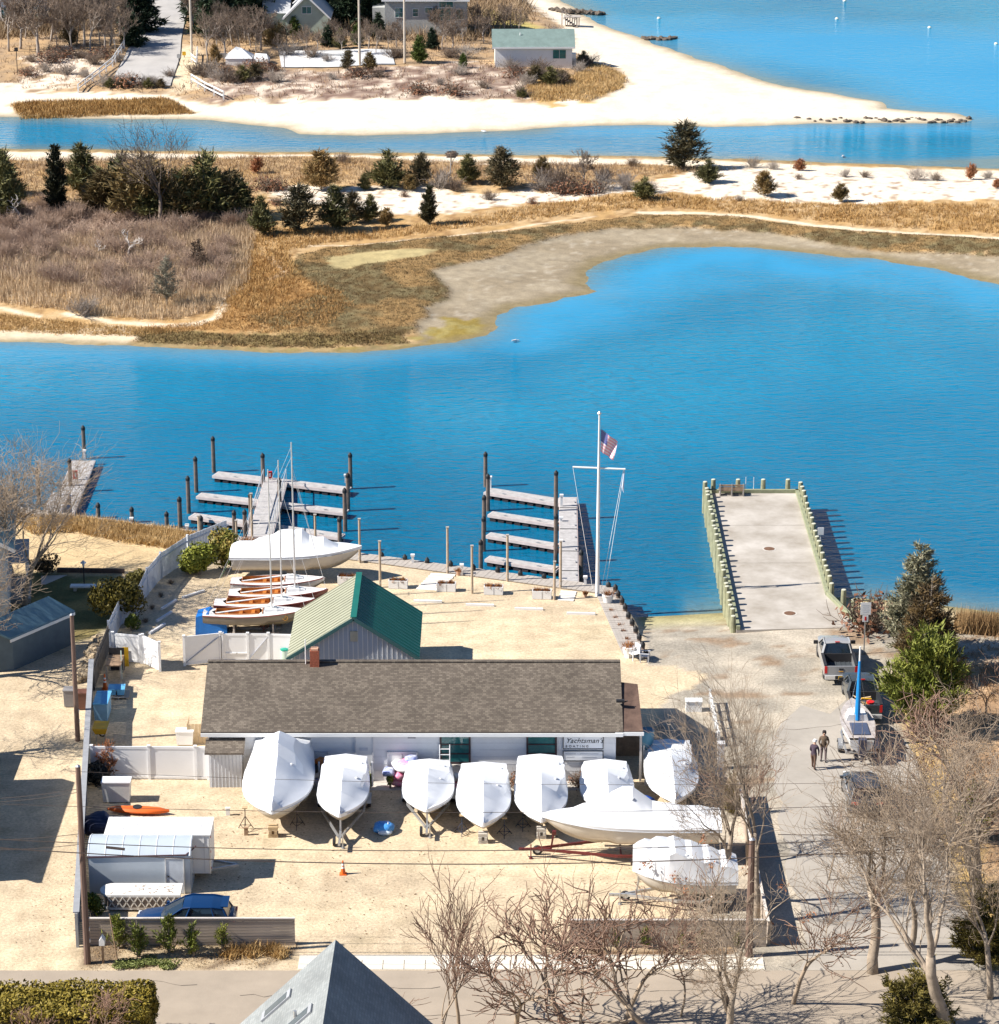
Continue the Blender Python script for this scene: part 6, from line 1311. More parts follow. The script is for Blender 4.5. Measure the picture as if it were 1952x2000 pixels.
c_ = sum(q_, Vector()) / 4; MB().add([tuple(c_.lerp(v, .9).to_2d()) + (0,) for v in q_] + [tuple(c_.lerp(v, .9).to_2d()) + (v.z - .02,) for v in q_], [(0, 1, 5, 4), (1, 2, 6, 5), (2, 3, 7, 6), (3, 0, 4, 7)]).build('wall', M('dark_siding', (.10, .14, .17), .8, .1, 2), o); MB().beam(q_[0] + Vector((0, 0, -.08)), q_[1] + Vector((0, 0, -.08)), .06, .18).build('gutter', WHITE, o)

# ---- left neighbour's house
NB = M('blue_grey_siding', (.36, .42, .48), .7, .06, 2)
nb = G(-60, 1215); o = thing('neighbour_house', 'blue-grey clapboard house with porch posts behind the left bare tree', 'house', (nb.x - 2.4, nb.y + 2.6, 0), R(8))
gable_house(o, 9.0, 9.5, 5.6, 2.6, NB, M('slate_roof', (.10, .19, .25), .7, .12, 2), .6, along='y')
for xx, zz in ((2.6, 1.6), (2.6, 4.2), (-.4, 4.2), (-.4, 1.6)): window(o, xx, -4.75, zz, 1.0, 1.3, panes=(2, 2))
for yy, zz in ((-3, 1.5), (0, 1.5), (3, 1.5), (-2, 4.2), (1.5, 4.2)): window(o, 4.5, yy, zz, 1.0, 1.3, face='x', panes=(2, 2))
MB().box(5.1, 2.0, 2.75, 1.3, 4.2, .15).build('porch_roof', NB, o)
for yy in (.1, 2.0, 3.9): MB().box(5.6, yy, 1.4, .16, .16, 2.7).build('porch_post', WHITE, o)
MB().box(5.1, 2.0, .15, 1.3, 4.2, .3).build('porch_floor', WOODG, o)
nb2 = G(-170, 1660); o = thing('shingled_cottage', 'two-storey cottage beside the driveway, only its shadow in view', 'house', (nb2.x - 2.0, nb2.y + 1.5, 0), 0)
gable_house(o, 7, 11.5, 4.6, 2.4, SHG, SHR_, .4, along='y')
# house whose roof shows at the bottom
ap_ = G(650, 1835, 8.4); hr = shingle_mat('pale_roof_shingle', (.24, .255, .255, 1), (.31, .325, .32, 1), (.19, .20, .20, 1), True)
o = thing('skylight_house', 'house with a steep pale shingle roof and two skylights at the bottom', 'house', (ap_.x, ap_.y - 7.2, 0), R(-1))
gable_house(o, 9.4, 13.6, 3.7, 4.55, SHG, hr, .4, along='y', trim=M('dark_trim', (.2, .05, .06), .6))
for sx_, sy_ in ((537, 1966), (580, 1996)):
    kk = 4.55 / 4.7; zz = 6.5
    for _ in range(30): q_ = G(sx_, sy_, zz); zz = .5 * zz + .5 * (8.39 - abs(q_.x - ap_.x) * kk)
    xx, yy = q_.x - ap_.x, q_.y - ap_.y + 7.2; n_ = Vector((-kk, 0, 1)).normalized(); t_ = Vector((-1, 0, -kk)).normalized()
    for sz, hgt, mt, nm in ((1.0, .10, M('skylight_frame', (.33, .34, .36), .5), 'skylight'), (.76, .115, M('skylight_glass', (.10, .12, .13), .15), 'skylight_pane')):
        c = Vector((xx, yy, zz)) + n_ * hgt / 2; A_ = t_ * .85 * sz; B_ = Vector((0, .36 * sz, 0)); H_ = n_ * hgt / 2
        MB().add([c + s1 * A_ + s2 * B_ + s3 * H_ for s3 in (-1, 1) for s1, s2 in ((-1, -1), (1, -1), (1, 1), (-1, 1))], [(3, 2, 1, 0), (4, 5, 6, 7), (0, 1, 5, 4), (1, 2, 6, 5), (2, 3, 7, 6), (3, 0, 4, 7)]).build(nm, mt, o)
MB().tube([(-1.35, 2.6, 6.8), (-1.35, 2.6, 7.5)], .07, 7).build('vent_pipe', STEEL, o)
BOTB = M('bottom_beige', (.46, .40, .32), .5, .12, 2)
# ================================================================== BOATS
def hb_at(s, B, sf=.86, mid=.40, p=2.2):
    if sf > .86: mid, p = .42, 2.9
    a = min(1.0, sf + (1 - sf) * max(0, s) / .35)
    f = max(0.0, 1 - max(0, (s - mid) / (1 - mid)) ** p)
    return max(.02, B / 2 * a * f ** .85)
def sheer_at(s, D, sp=.28): return D * (1 + sp * max(0, s) ** 2)
def keel_at(s, D): return 0 if s < .68 else D * .95 * ((s - .68) / .32) ** 2.2
def hull_mesh(L, B, D, sf=.86, n=22, wl=.38):
    """keel-to-sheer hull; lower strakes get the bottom paint (slot 1)"""
    mb = MB(); rings = []
    for i in range(n + 1):
        s = i / n; hb = hb_at(s, B, sf); zs = sheer_at(s, D); zk = keel_at(s, D); h = zs - zk; fl = 1 - .35 * max(0, s - .5) * 2
        half = [(hb, zs), (hb * (.985 if s < .6 else .93), zk + h * .78), (hb * (.95 if s < .6 else .80), zk + h * .55), (hb * (.86 if s < .6 else .62), zk + h * .34), (hb * (.5 if s < .6 else .32), zk + h * .14), (0, zk)]
        ring = [(s * L + (.10 * L * max(0, s - .85) * (z - zk) / max(h, .01)), y, z) for y, z in half] + [(s * L + (.10 * L * max(0, s - .85) * (z - zk) / max(h, .01)), -y, z) for y, z in half[-2::-1]]
        rings.append(ring)
    m = len(rings[0]); vs = [p for r in rings for p in r]; fs, mi = [], []
    for i in range(n):
        for k in range(m - 1):
            fs.append((i * m + k, i * m + k + 1, (i + 1) * m + k + 1, (i + 1) * m + k)); mi.append(1 if 3 <= k <= m - 5 else 0)
    fs.append(tuple(range(m))); mi.append(0)
    mb.v = vs; mb.f = fs; mb.mi = mi; return mb
def wrapped_boat(label, loc, rz, L, B, D, base, ridge, seed=0, group='shrink-wrapped boats', sf=.88, hullm=M('cream_hull', (.60, .56, .50), .25, .06, coat=.3), bot=BOTB, skirt=.18, sp=.28):
    o = thing('wrapped_boat', label, 'boat', loc, rz, group); g = random.Random(seed)
    h = hull_mesh(L, B, D, sf); ho = h.build('hull', [hullm, bot], o, True); ho.location.z = base
    MB().tube([(L * i / 20, hb_at(i / 20, B, sf) + .015, base + sheer_at(i / 20, D, .28) - .16) for i in range(20)], .025, 5).tube([(L * i / 20, -hb_at(i / 20, B, sf) - .015, base + sheer_at(i / 20, D, .28) - .16) for i in range(20)], .025, 5).build('rub_rail', M('rail_grey', (.45, .42, .40)), o)
    rings = []; n = 18; S = [r[0] for r in ridge]
    for i in range(n + 1):
        s = -.015 + 1.03 * i / n; sc_ = min(1, max(0, s)); hb = hb_at(sc_, B, sf) + .03; zs = base + sheer_at(sc_, D)
        zr = float(np.interp(sc_, S, [r[1] for r in ridge])); sw = float(np.interp(sc_, S, [r[2] for r in ridge])); shh = float(np.interp(sc_, S, [r[3] for r in ridge])); zr = max(zr, zs + .06) + .07 * math.cos(i * 2.1 + seed)
        sag = 1 - .05 * abs(math.sin(s * 19 + seed)) * (1 if .1 < s < .9 else .3); x = s * L + .09 * L * max(0, sc_ - .85) / .15 * .15
        def wr(k): return g.uniform(-.03, .03)
        half = [(hb * 1.0, zs - skirt), (hb * 1.02, zs + .02), (hb * (.5 + sw * .5) * sag * .985 + wr(1), zs + (zr - zs) * shh * .5), (hb * sw * sag + wr(1), zs + (zr - zs) * shh + wr(1)), (hb * sw * .5 * sag, zs + (zr - zs) * (shh * .45 + .55) * sag ** .3 + wr(2) * .6), (.0, zr)]
        rings.append([(x, y, z) for y, z in half] + [(x, -y + wr(3) * .5, z) for y, z in half[-2::-1]])
    mb = MB().loft(rings, closed=False, cap=False); m = len(rings[0]); mb.f.append(tuple(range(m))); mb.mi.append(0); e = n * m; mb.f.append(tuple(range(e, e + m))); mb.mi.append(0)
    me = mb.mesh('cover', WRAP); me.polygons.foreach_set('use_smooth', [True] * len(me.polygons))
    try: me.set_sharp_from_angle(angle=R(17))
    except Exception: pass
    cv = link('cover', me, o); m_ = len(rings[0])
    for k_ in (0, m_ - 1): MB().tube([(r_[k_][0], r_[k_][1] * 1.015, r_[k_][2] + .05) for r_ in rings[:-1]], .018, 4).build('belly_band', M('band_grey', (.55, .57, .6)), cv)
    for i_ in (4, 9): r_ = rings[i_]; q_ = Vector(r_[3]).lerp(Vector(r_[4]), .5); MB().lathe(q_.x, q_.y, [(.09, q_.z - .03), (.08, q_.z + .05), (.03, q_.z + .07)], 8).build('vent', M('vent_grey', (.6, .62, .65)), cv)
    return o
def wheel(parent, x, y, r=.32, w=.2, name='wheel'):
    t = MB(); pr = [(r * .55, -w / 2), (r * .9, -w / 2), (r, -w * .35), (r, w * .35), (r * .9, w / 2), (r * .55, w / 2)]; n = 16
    rings = [[(x + q * math.cos(a), y + z, r + q * math.sin(a)) for q, z in pr] for a in np.linspace(0, 6.2832, n + 1)[:-1]]
    rings.append(rings[0]); tw = t.loft(rings, closed=True, cap=False).build(name, BLACK, parent, True)
    MB().add([(x + r * .56 * math.cos(a), y + s * w * .38, r + r * .56 * math.sin(a)) for s in (-1, 1) for a in np.linspace(0, 6.2832, 13)[:-1]], [tuple(range(12)), tuple(range(12, 24))] + [(i, (i + 1) % 12, 12 + (i + 1) % 12, 12 + i) for i in range(12)]).build('rim', ALU, tw)
    return tw
def trailer(label, loc, rz, L, B, base, tongue=1.6, mat=STEEL, guides=True, axle=.34):
    """boat trailer; x runs from the stern end to the coupling"""
    o = thing('boat_trailer', label, 'trailer', loc, rz, 'boat trailers'); w = B * .42
    for s in (-1, 1):
        MB().beam((.2, s * w, .55), (L * .62, s * w, .55), .09, .13).beam((L * .62, s * w, .55), (L + tongue * .55, s * .06, .48), .09, .13).build('frame_rail', mat, o)
        MB().beam((.3, s * w * .6, base - .02), (L * .7, s * w * .35, base), .12, .06).build('bunk', WOODG, o)
        wheel(o, L * axle, s * (B * .42 + .2)); MB().loft([[(L * axle + .45 * math.cos(a), s * (B * .42 + .2) + d, .33 + .45 * math.sin(a)) for d in (-.13, .13)] for a in np.linspace(.1, 3.04, 9)], closed=False, cap=False).build('fender', mat, o)
        if guides: MB().tube([(.5, s * (B / 2 + .10), .5), (.5, s * (B / 2 + .10), 1.9)], .045, 6).build('guide_post', WHITE, o)
    for x in (.4, L * .35, L * .6): MB().beam((x, -w, .5), (x, w, .5), .08, .08).build('cross_member', mat, o)
    MB().beam((L + .2, 0, .48), (L + tongue, 0, .45), .12, .12).build('tongue', mat, o); MB().beam((L + .25, 0, .5), (L + .12, 0, 1.35), .09, .09).box(L + .1, 0, 1.38, .2, .16, .2).build('winch_post', mat, o)
    MB().tube([(L + tongue * .75, .16, .02), (L + tongue * .75, .16, .8)], .035, 6).lathe(L + tongue * .75, .16, [(.10, 0), (.10, .05)], 8).build('jack', mat, o); MB().box(L + tongue + .08, 0, .46, .22, .12, .12).build('coupler', mat, o)
    wheel(o, L + tongue * .55, -.3, .26, .14, 'spare_wheel'); return o
STANDN = [0]
def stand(x, y, h, label, rz=0.0, mat=None):
    o = thing('boat_stand', label, 'boat stand', (x, y, 0), rz, 'tripod boat stands'); mat = mat or M('stand_steel', (.09, .07, .06), .6, .2)
    for k in range(3):
        a = k * 2.094 + .5; MB().beam((.45 * math.cos(a), .45 * math.sin(a), 0), (0, 0, h * .62), .035, .035).build('leg', mat, o)
    MB().tube([(0, 0, h * .2), (0, 0, h)], .028, 6).build('screw', mat, o); MB().box(0, 0, h + .02, .26, .26, .05).build('pad', WOODT, o)
    r = MB()
    for k in range(3): r.beam((.34 * math.cos(k * 2.094 + .5), .34 * math.sin(k * 2.094 + .5), h * .16), (.34 * math.cos((k + 1) * 2.094 + .5), .34 * math.sin((k + 1) * 2.094 + .5), h * .16), .025, .025)
    r.build('brace_ring', mat, o); return o
def blocks(label, loc, h, mat=WOODT):
    o = thing('keel_blocks', label, 'blocking', loc, 0, 'keel blocks'); n = max(2, int(h / .16))
    for i in range(n):
        for s in (-1, 1):
            if i % 2: MB().box(s * .14, 0, (i + .5) * h / n, .14, .5, h / n - .01).build('block', mat, o)
            else: MB().box(0, s * .14, (i + .5) * h / n, .5, .14, h / n - .01).build('block', mat, o)
    return o
FACE = R(-90)
def bow_on(label, c, x, ybow, L, B, D, base, ridge, over=.9, seed=0, **k):
    """boat whose bow looks at the camera; (x, ybow) is the ground under its forefoot"""
    p = P(c, x, ybow); loc = Vector((p.x, p.y - over + L, 0)); return wrapped_boat(label, loc, FACE, L, B, D, base, ridge, seed, **k), loc
b1, l1 = bow_on('tallest white wrapped powerboat, leftmost in the row before the building', 'F', 575, 1440, 8.2, 3.6, 1.1, .6, [(0, 2.7, .92, .75), (.14, 3.0, .85, .65), (.27, 3.8, .46, .8), (.42, 3.9, .44, .75), (.50, 3.25, .55, .5), (.75, 2.75, .55, .48), (1, 2.35, .5, .5)], 1.1, 1)
for x, y, h, lb in [(365, 1395, 1.25, 'dark tripod stand at the left bow of the tallest wrapped boat'), (735, 1375, 1.25, 'dark tripod stand at the right bow of the tallest wrapped boat')]:
    p = P('F', x, y); stand(p.x, p.y, h, lb)
p = P('F', 565, 1440); blocks('timber blocks under the keel of the tallest wrapped boat', p, .6)
b2, l2 = bow_on('narrow white wrapped boat on a trailer, second from left in the row', 'F', 1045, 1480, 6.6, 2.62, .85, .62, [(0, 2.15, .95, .8), (.34, 2.45, .93, .8), (.46, 2.55, .8, .6), (.62, 2.4, .58, .48), (.85, 2.1, .55, .48), (1, 1.85, .5, .5)], .2, 2)
trailer('galvanised trailer with white guide posts under the second wrapped boat', l2, FACE, 6.0, 2.62, .62)
b3, l3 = bow_on('white wrapped runabout on a trailer, third from left in the row', 'F', 1665, 1405, 5.9, 2.62, .7, .55, [(0, 1.7, .92, .7), (.32, 2.0, .88, .7), (.44, 2.15, .7, .5), (.6, 2.05, .58, .46), (1, 1.55, .5, .5)], .3, 3)
trailer('galvanised trailer under the third wrapped boat from the left', l3, FACE, 5.5, 2.62, .55, 1.2, guides=False)
b4, l4 = bow_on('white wrapped boat with broad square top, fourth from left in the row', 'G', 300, 1285, 7.0, 2.75, .8, .55, [(0, 1.9, .97, .8), (.28, 2.25, .96, .84), (.42, 2.42, .88, .7), (.56, 2.38, .6, .47), (.8, 2.05, .56, .47), (1, 1.75, .5, .5)], 1.0, 4)
b5, l5 = bow_on('white wrapped boat with broad square top, fifth from left in the row', 'G', 660, 1258, 6.9, 2.7, .8, .55, [(0, 2.1, .97, .8), (.36, 2.4, .96, .86), (.46, 2.55, .88, .7), (.6, 2.4, .6, .47), (.8, 2.1, .56, .47), (1, 1.75, .5, .5)], 1.0, 5)
b6, l6 = bow_on('low white wrapped boat, sixth from left, beside the blue tarp', 'G', 1075, 1180, 5.8, 2.75, .65, .4, [(0, 1.4, .92, .65), (.3, 1.75, .85, .6), (.5, 1.95, .6, .46), (.75, 1.75, .56, .46), (1, 1.5, .5, .5)], .6, 6)
b7, l7 = bow_on('white wrapped boat farthest right in the row, behind bare branches', 'G', 1485, 1140, 7.4, 2.75, .75, .4, [(0, 1.5, .97, .75), (.15, 1.75, .95, .8), (.4, 2.0, .8, .55), (.6, 2.0, .6, .46), (1, 1.6, .5, .5)], .5, 7)
for c, x, y, h, lb in [('G', 168, 1230, 1.0, 'blue-black stand at the left bow of the fourth wrapped boat'), ('G', 430, 1245, 1.0, 'blue-black stand at the right bow of the fourth wrapped boat'), ('G', 545, 1200, 1.0, 'open tripod stand at the left bow of the fifth wrapped boat'), ('G', 790, 1200, 1.0, 'open tripod stand at the right bow of the fifth wrapped boat')]:
    p = P(c, x, y); stand(p.x, p.y, h, lb, mat=M('stand_blue', (.03, .04, .07), .6))
for c, x, y, lb in [('G', 298, 1285, 'concrete keel blocks under the fourth wrapped boat'), ('G', 660, 1255, 'concrete keel blocks under the fifth wrapped boat')]: blocks(lb, P(c, x, y), .55, CONC)
# broadside boats at right
p = P('G', 640, 1432); L8 = 8.7; X8 = XT(px('G', 690, 0)[0], p.y + .8, 1.8)
wrapped_boat('long white wrapped cabin boat lying broadside, bow to the left', (X8 + L8, p.y + 1.0, 0), R(180), L8, 2.7, 1.25, .85, [(0, 2.5, .8, .6), (.25, 2.9, .7, .6), (.42, 3.3, .5, .55), (.5, 3.95, .4, .6), (.56, 4.0, .35, .6), (.63, 3.5, .4, .55), (.8, 2.9, .45, .5), (1, 2.45, .4, .4)], 8)
trailer('dark red trailer under the broadside wrapped boat', (X8 + L8, p.y + 1.0, 0), R(180), 8.2, 2.5, .82, 1.7, M('red_trailer', (.13, .022, .02), .5, .2), False)
p9 = P('K', 1480, 572); X9 = XT(px('G', 1235, 0)[0], p9.y, 1.6); L9 = 4.9
wrapped_boat('tall boxy white wrapped boat at lower right behind the bare trees', (X9 + L9 + .1, p9.y + .9, 0), R(180), L9, 2.3, 1.05, .6, [(0, 2.4, .9, .85), (.3, 2.8, .9, .9), (.6, 3.2, .95, .95), (.9, 3.25, .95, .97), (1, 3.2, .95, .98)], 9, sf=.9)
trailer('trailer with a white-rimmed wheel under the boxy wrapped boat', (X9 + L9 + .1, p9.y + .9, 0), R(180), 4.6, 2.2, .58, 1.4, guides=False, axle=.3)
p = P('B', 830, 1135); XB = XT(px('B', 400, 0)[0], p.y, 1.3)
wrapped_boat('white wrapped boat by the bulkhead behind the sailboat row', (XB, p.y, 0), 0, 8.0, 2.8, 1.25, .55, [(0, 2.1, .85, .7), (.2, 2.6, .7, .6), (.42, 3.3, .35, .55), (.55, 3.3, .4, .6), (.62, 2.9, .4, .6), (.72, 2.75, .5, .6), (.85, 2.2, .5, .5), (1, 1.95, .5, .4)], 10)
blocks('timber blocks under the wrapped boat by the bulkhead', p + Vector((0, 0, 0)), .55, WOODG)

# ---- four wooden daysailers in a row
VARN = M('varnished_wood', (.55, .20, .045), .35, .2, 4, stretch=(1, 8, 8), coat=.4); SAILH = [M('hull_grey', (.17, .15, .13), .2, .1, coat=.5), M('hull_maroon', (.20, .055, .05), .25, .1, coat=.5), M('hull_maroon2', (.22, .06, .05), .25, .1, coat=.5), M('hull_white', (.74, .72, .70), .25, .03, coat=.5)]
DS = [('nearest', 180, 958, 1395, 330, 690, 0), ('second nearest', 262, 1022, 1318, 262, 765, 1), ('third from the building', 370, 1112, 1245, 128, 862, 2), ('farthest', 385, 1088, 1158, 205, 862, 3)]
for nm, xs, xb, yd, yt, xm, hi in DS:
    base, D, B = .5, .78, 1.85; c = P('B', (xs + xb) / 2, yd, base + D); X0 = XT(px('B', xs, 0)[0], c.y, base + D); X1 = XT(px('B', xb, 0)[0], c.y, base + D); L = X1 - X0
    o = thing('daysailer', '%s of the four sailboats parked in a row%s' % (nm, ', gold ring on its bow' if hi == 0 else ''), 'sailboat', (X0, c.y, 0), 0, 'daysailers in a row')
    L /= 1.015; h = hull_mesh(L, B, D, .62, wl=.3).build('hull', [SAILH[hi], M('boot_bronze', (.22, .19, .13), .4)], o, True); h.location.z = base
    n = 24; dk = MB(); ck = MB(); cm = MB(); fl = MB(); co = lambda s: hb_at(s, B, .62); sz = lambda s: base + sheer_at(s, D)
    s0, s1 = .12, .58
    for i in range(n):
        a, b = i / n, (i + 1) / n; ya, yb = co(a), co(b); xa, xb_ = a * L, b * L
        ina = co(a) * .62 if s0 <= a <= s1 else 0; inb = co(b) * .62 if s0 <= b <= s1 else 0
        for s in (-1, 1):
            cam_a = .05 if not ina else 0; dk.add([(xa, s * ya, sz(a) + .012), (xb_, s * yb, sz(b) + .012), (xb_, s * inb, sz(b) + (.07 if not inb else .03)), (xa, s * ina, sz(a) + (.07 if not ina else .03))], [(0, 1, 2, 3)])
        if ina and inb:
            for s in (-1, 1): (ck if s < 0 else cm).add([(xa, s * ina, sz(a) + .12), (xb_, s * inb, sz(b) + .12), (xb_, s * inb * .95, sz(b) - .38), (xa, s * ina * .95, sz(a) - .38)], [(0, 1, 2, 3)])
            fl.add([(xa, -ina, sz(a) - .36), (xb_, -inb, sz(b) - .36), (xb_, inb, sz(b) - .36), (xa, ina, sz(a) - .36)], [(0, 1, 2, 3)])
    dk.build('deck', M('deck_white', (.78, .75, .72), .4, .03), o); ck.build('coaming', VARN, o); cm.build('coaming', VARN, o); fl.build('cockpit_floor', VARN, o)
    xa, xb_ = s0 * L, s1 * L; MB().box(xa + .02, 0, sz(s0) - .12, .04, co(s0) * 1.2, .5).box(xb_ - .02, 0, sz(s1) - .12, .04, co(s1) * 1.2, .5).build('bulkhead_board', VARN, o)
    for t in (.22, .36, .48): MB().box(t * L, 0, sz(t) - .12, .22, co(t) * 1.2, .04).build('thwart', VARN, o)
    MB().tube([(L * i / 24, co(i / 24) + .02, sz(i / 24) - .02) for i in range(25)], .03, 5).tube([(L * i / 24, -co(i / 24) - .02, sz(i / 24) - .02) for i in range(25)], .03, 5).build('rub_rail', M('maroon_rail', (.25, .06, .05), .4), o)
    xm_ = XT(px('B', xm, 0)[0], c.y, base + D) - X0; hm = top('B', c.y, yt); MB().tube([(xm_, 0, base + .2), (xm_ - .02, 0, hm)], [.055, .035], 8).build('mast', ALU, o); MB().tube([(xm_ + .03, 0, hm * .62), (xm_ - .25, .0, hm * .62)], .015, 5).tube([(xm_, -.35, hm * .62), (xm_, .35, hm * .62)], .015, 5).build('spreader', ALU, o)
    MB().tube([(L * .99, 0, sz(.97) + .05), (xm_, 0, hm * .86)], .011, 4).build('forestay', ALU, o); MB().tube([(.05, 0, sz(0) + .05), (xm_, 0, hm * .98)], .007, 4).build('backstay', ALU, o)
    MB().tube([(xm_ - .1, .05, sz(.5) + .35), (L * .12, -.35, sz(.1) + .08)], .055, 7).build('boom', WHITE, o)
    MB().loft([[(L * .60, -.42, sz(.6)), (L * .60, -.36, sz(.6) + .26), (L * .60, .36, sz(.6) + .26), (L * .60, .42, sz(.6))], [(L * .72, -.34, sz(.72)), (L * .72, -.28, sz(.72) + .2), (L * .72, .28, sz(.72) + .2), (L * .72, .34, sz(.72))], [(L * .78, -.2, sz(.78) + .04), (L * .78, -.18, sz(.78) + .1), (L * .78, .18, sz(.78) + .1), (L * .78, .2, sz(.78) + .04)]]).build('cuddy', WHITE, o)
    MB().box(L * .70, 0, sz(.7) + .24, .22, .26, .05).build('hatch', M('hatch_grey', (.35, .38, .4), .4), o); MB().box(-.04, 0, base + .35, .05, .1, .9).build('rudder', VARN, o)
    if hi == 0:
        cx = L * .80; yy = -co(.80) * .86
        MB().loft([[(cx + r * math.cos(a), yy - .03 - .10 * math.sin(a) * r, sz(.8) - .30 + r * math.sin(a)) for r in (.13, .17)] for a in np.linspace(0, 6.2832, 21)], closed=False, cap=False).build('gold_ring', M('gold_paint', (.75, .38, .05), .5), o)
        MB().box(cx, yy - .035, sz(.8) - .30, .16, .01, .03).box(cx, yy - .035, sz(.8) - .24, .03, .01, .15).build('emblem', M('gold_paint', (0, 0, 0)), o)
    cr = thing('boat_cradle', 'low timber cradle under the %s sailboat of the row' % nm, 'cradle', (X0 + L * .3, c.y, 0), 0, 'sailboat cradles')
    for x in (0, L * .38):
        MB().box(x, 0, .2, .14, 1.5, .12).build('cross_beam', WOODG, cr)
        for s in (-1, 1): MB().beam((x, s * .7, .0), (x, s * .55, .75), .09, .09).build('upright', WOODG, cr)
    for s in (-1, 1): MB().box(L * .19, s * .45, .08, L * .5, .12, .14).build('runner', WOODG, cr)
# ================================================================== VEHICLES, PEOPLE, YARD THINGS
def rsec(x, hw, z0, z1, r=.12):
    return [(x, -hw + r, z0), (x, hw - r, z0), (x, hw, z0 + r), (x, hw, (z0 + z1) / 2), (x, hw - r * .4, z1 - r * .5), (x, hw - r * 1.6, z1), (x, -hw + r * 1.6, z1), (x, -hw + r * .4, z1 - r * .5), (x, -hw, (z0 + z1) / 2), (x, -hw, z0 + r)]
CARB = M('car_blue', (.003, .028, .10), .3, .05, 1, coat=.5, spec=.4); CGL = M('car_glass', (.012, .02, .03), .05, .1, spec=.9)
def suv(label, loc, rz, paint, L=4.85, W=1.94, Hh=1.66):
    """front towards +x"""
    o = thing('parked_car', label, 'car', loc, rz, 'parked vehicles'); h = L / 2; w = W / 2
    st = [(-h, w * .80, .55, .95), (-h + .12, w * .93, .36, 1.06), (-h + .6, w, .26, 1.08), (-h + 1.6, w, .25, 1.04), (0, w, .25, 1.02), (h - 1.75, w, .25, 1.02), (h - 1.2, w, .26, 1.0), (h - .5, w * .96, .28, .92), (h - .15, w * .86, .34, .82), (h, w * .70, .46, .72)]
    MB().loft([rsec(*s) for s in st]).build('body', paint, o, True)
    bl = [(-h + .25, w * .90), (-h + .9, w * .94), (0, w * .94), (h - 1.35, w * .90)]; rfz = [(-h + .55, w * .68, Hh - .08), (-h + 1.1, w * .74, Hh), (0 - .3, w * .76, Hh + .01), (h - 2.35, w * .70, Hh - .05)]
    zb = 1.0; g = MB(); r = MB()
    for i in range(3):
        for s in (-1, 1): g.add([(bl[i][0], s * bl[i][1], zb), (bl[i + 1][0], s * bl[i + 1][1], zb), (rfz[i + 1][0], s * rfz[i + 1][1], rfz[i + 1][2]), (rfz[i][0], s * rfz[i][1], rfz[i][2])], [(0, 1, 2, 3)])
        r.add([(rfz[i][0], -rfz[i][1], rfz[i][2]), (rfz[i + 1][0], -rfz[i + 1][1], rfz[i + 1][2]), (rfz[i + 1][0], rfz[i + 1][1], rfz[i + 1][2]), (rfz[i][0], rfz[i][1], rfz[i][2]), (rfz[i][0], 0, rfz[i][2] + .05), (rfz[i + 1][0], 0, rfz[i + 1][2] + .05)], [(0, 1, 5, 4), (4, 5, 2, 3)])
    g.build('side_glass', CGL, o); r.build('roof', paint, o, True)
    MB().add([(bl[3][0], -bl[3][1], zb), (bl[3][0], bl[3][1], zb), (rfz[3][0], rfz[3][1], rfz[3][2]), (rfz[3][0], -rfz[3][1], rfz[3][2]), (bl[3][0] + .12, 0, zb), (rfz[3][0] + .04, 0, rfz[3][2] + .04)], [(0, 4, 5, 3), (4, 1, 2, 5)]).build('windscreen', CGL, o)
    MB().face([(bl[0][0], -bl[0][1], zb), (bl[0][0], bl[0][1], zb), (rfz[0][0], rfz[0][1], rfz[0][2]), (rfz[0][0], -rfz[0][1], rfz[0][2])]).build('rear_glass', CGL, o)
    for s in (-1, 1):
        for i in range(4): MB().beam((bl[i][0], s * bl[i][1] * 1.005, zb), (rfz[i][0], s * rfz[i][1] * 1.01, rfz[i][2]), .09, .06).build('pillar', paint, o)
        MB().tube([(rfz[i][0], s * (rfz[i][1] + .01), rfz[i][2] + .02) for i in range(4)], .04, 5).build('roof_edge', paint, o)
        MB().tube([(b_[0], s * (b_[1] + .012), zb + .01) for b_ in bl], .022, 5).build('window_trim', ALU, o)
        MB().loft([[(h - 1.55 + dx, s * (w + .02 + dy), 1.0 + dz) for dx, dz in ((0, 0), (.14, .02), (.14, .14), (0, .16))] for dy in (-.02, .16)]).build('mirror', paint, o)
        for x in (-h + .95, h - .95): wheel(o, x, s * (w - .12), .36, .24)
        MB().box(h - .18, s * w * .62, .74, .2, .36, .12).build('headlight', WHITE, o); MB().box(-h + .06, s * w * .70, .92, .14, .34, .14).build('tail_light', REDP, o)
        for x in (-.25, .75): MB().box(x, s * (w + .008), .86, .2, .02, .035).build('door_handle', paint, o)
    MB().box(-h + .5, 0, Hh + .0, .35, W * .62, .04).build('spoiler', paint, o); return o
pc = G(358, 1832); suv('shiny blue car parked behind the board fence at lower left', (pc.x + .1, pc.y + .55, 0), R(180), CARB)
pc = G(1693, 1600); suv('dark car under the bare branches at the right kerb', (pc.x, pc.y + 2.2, 0), R(90), M('car_dark', (.05, .055, .065), .3, .1, coat=.6), 4.6, 1.85)
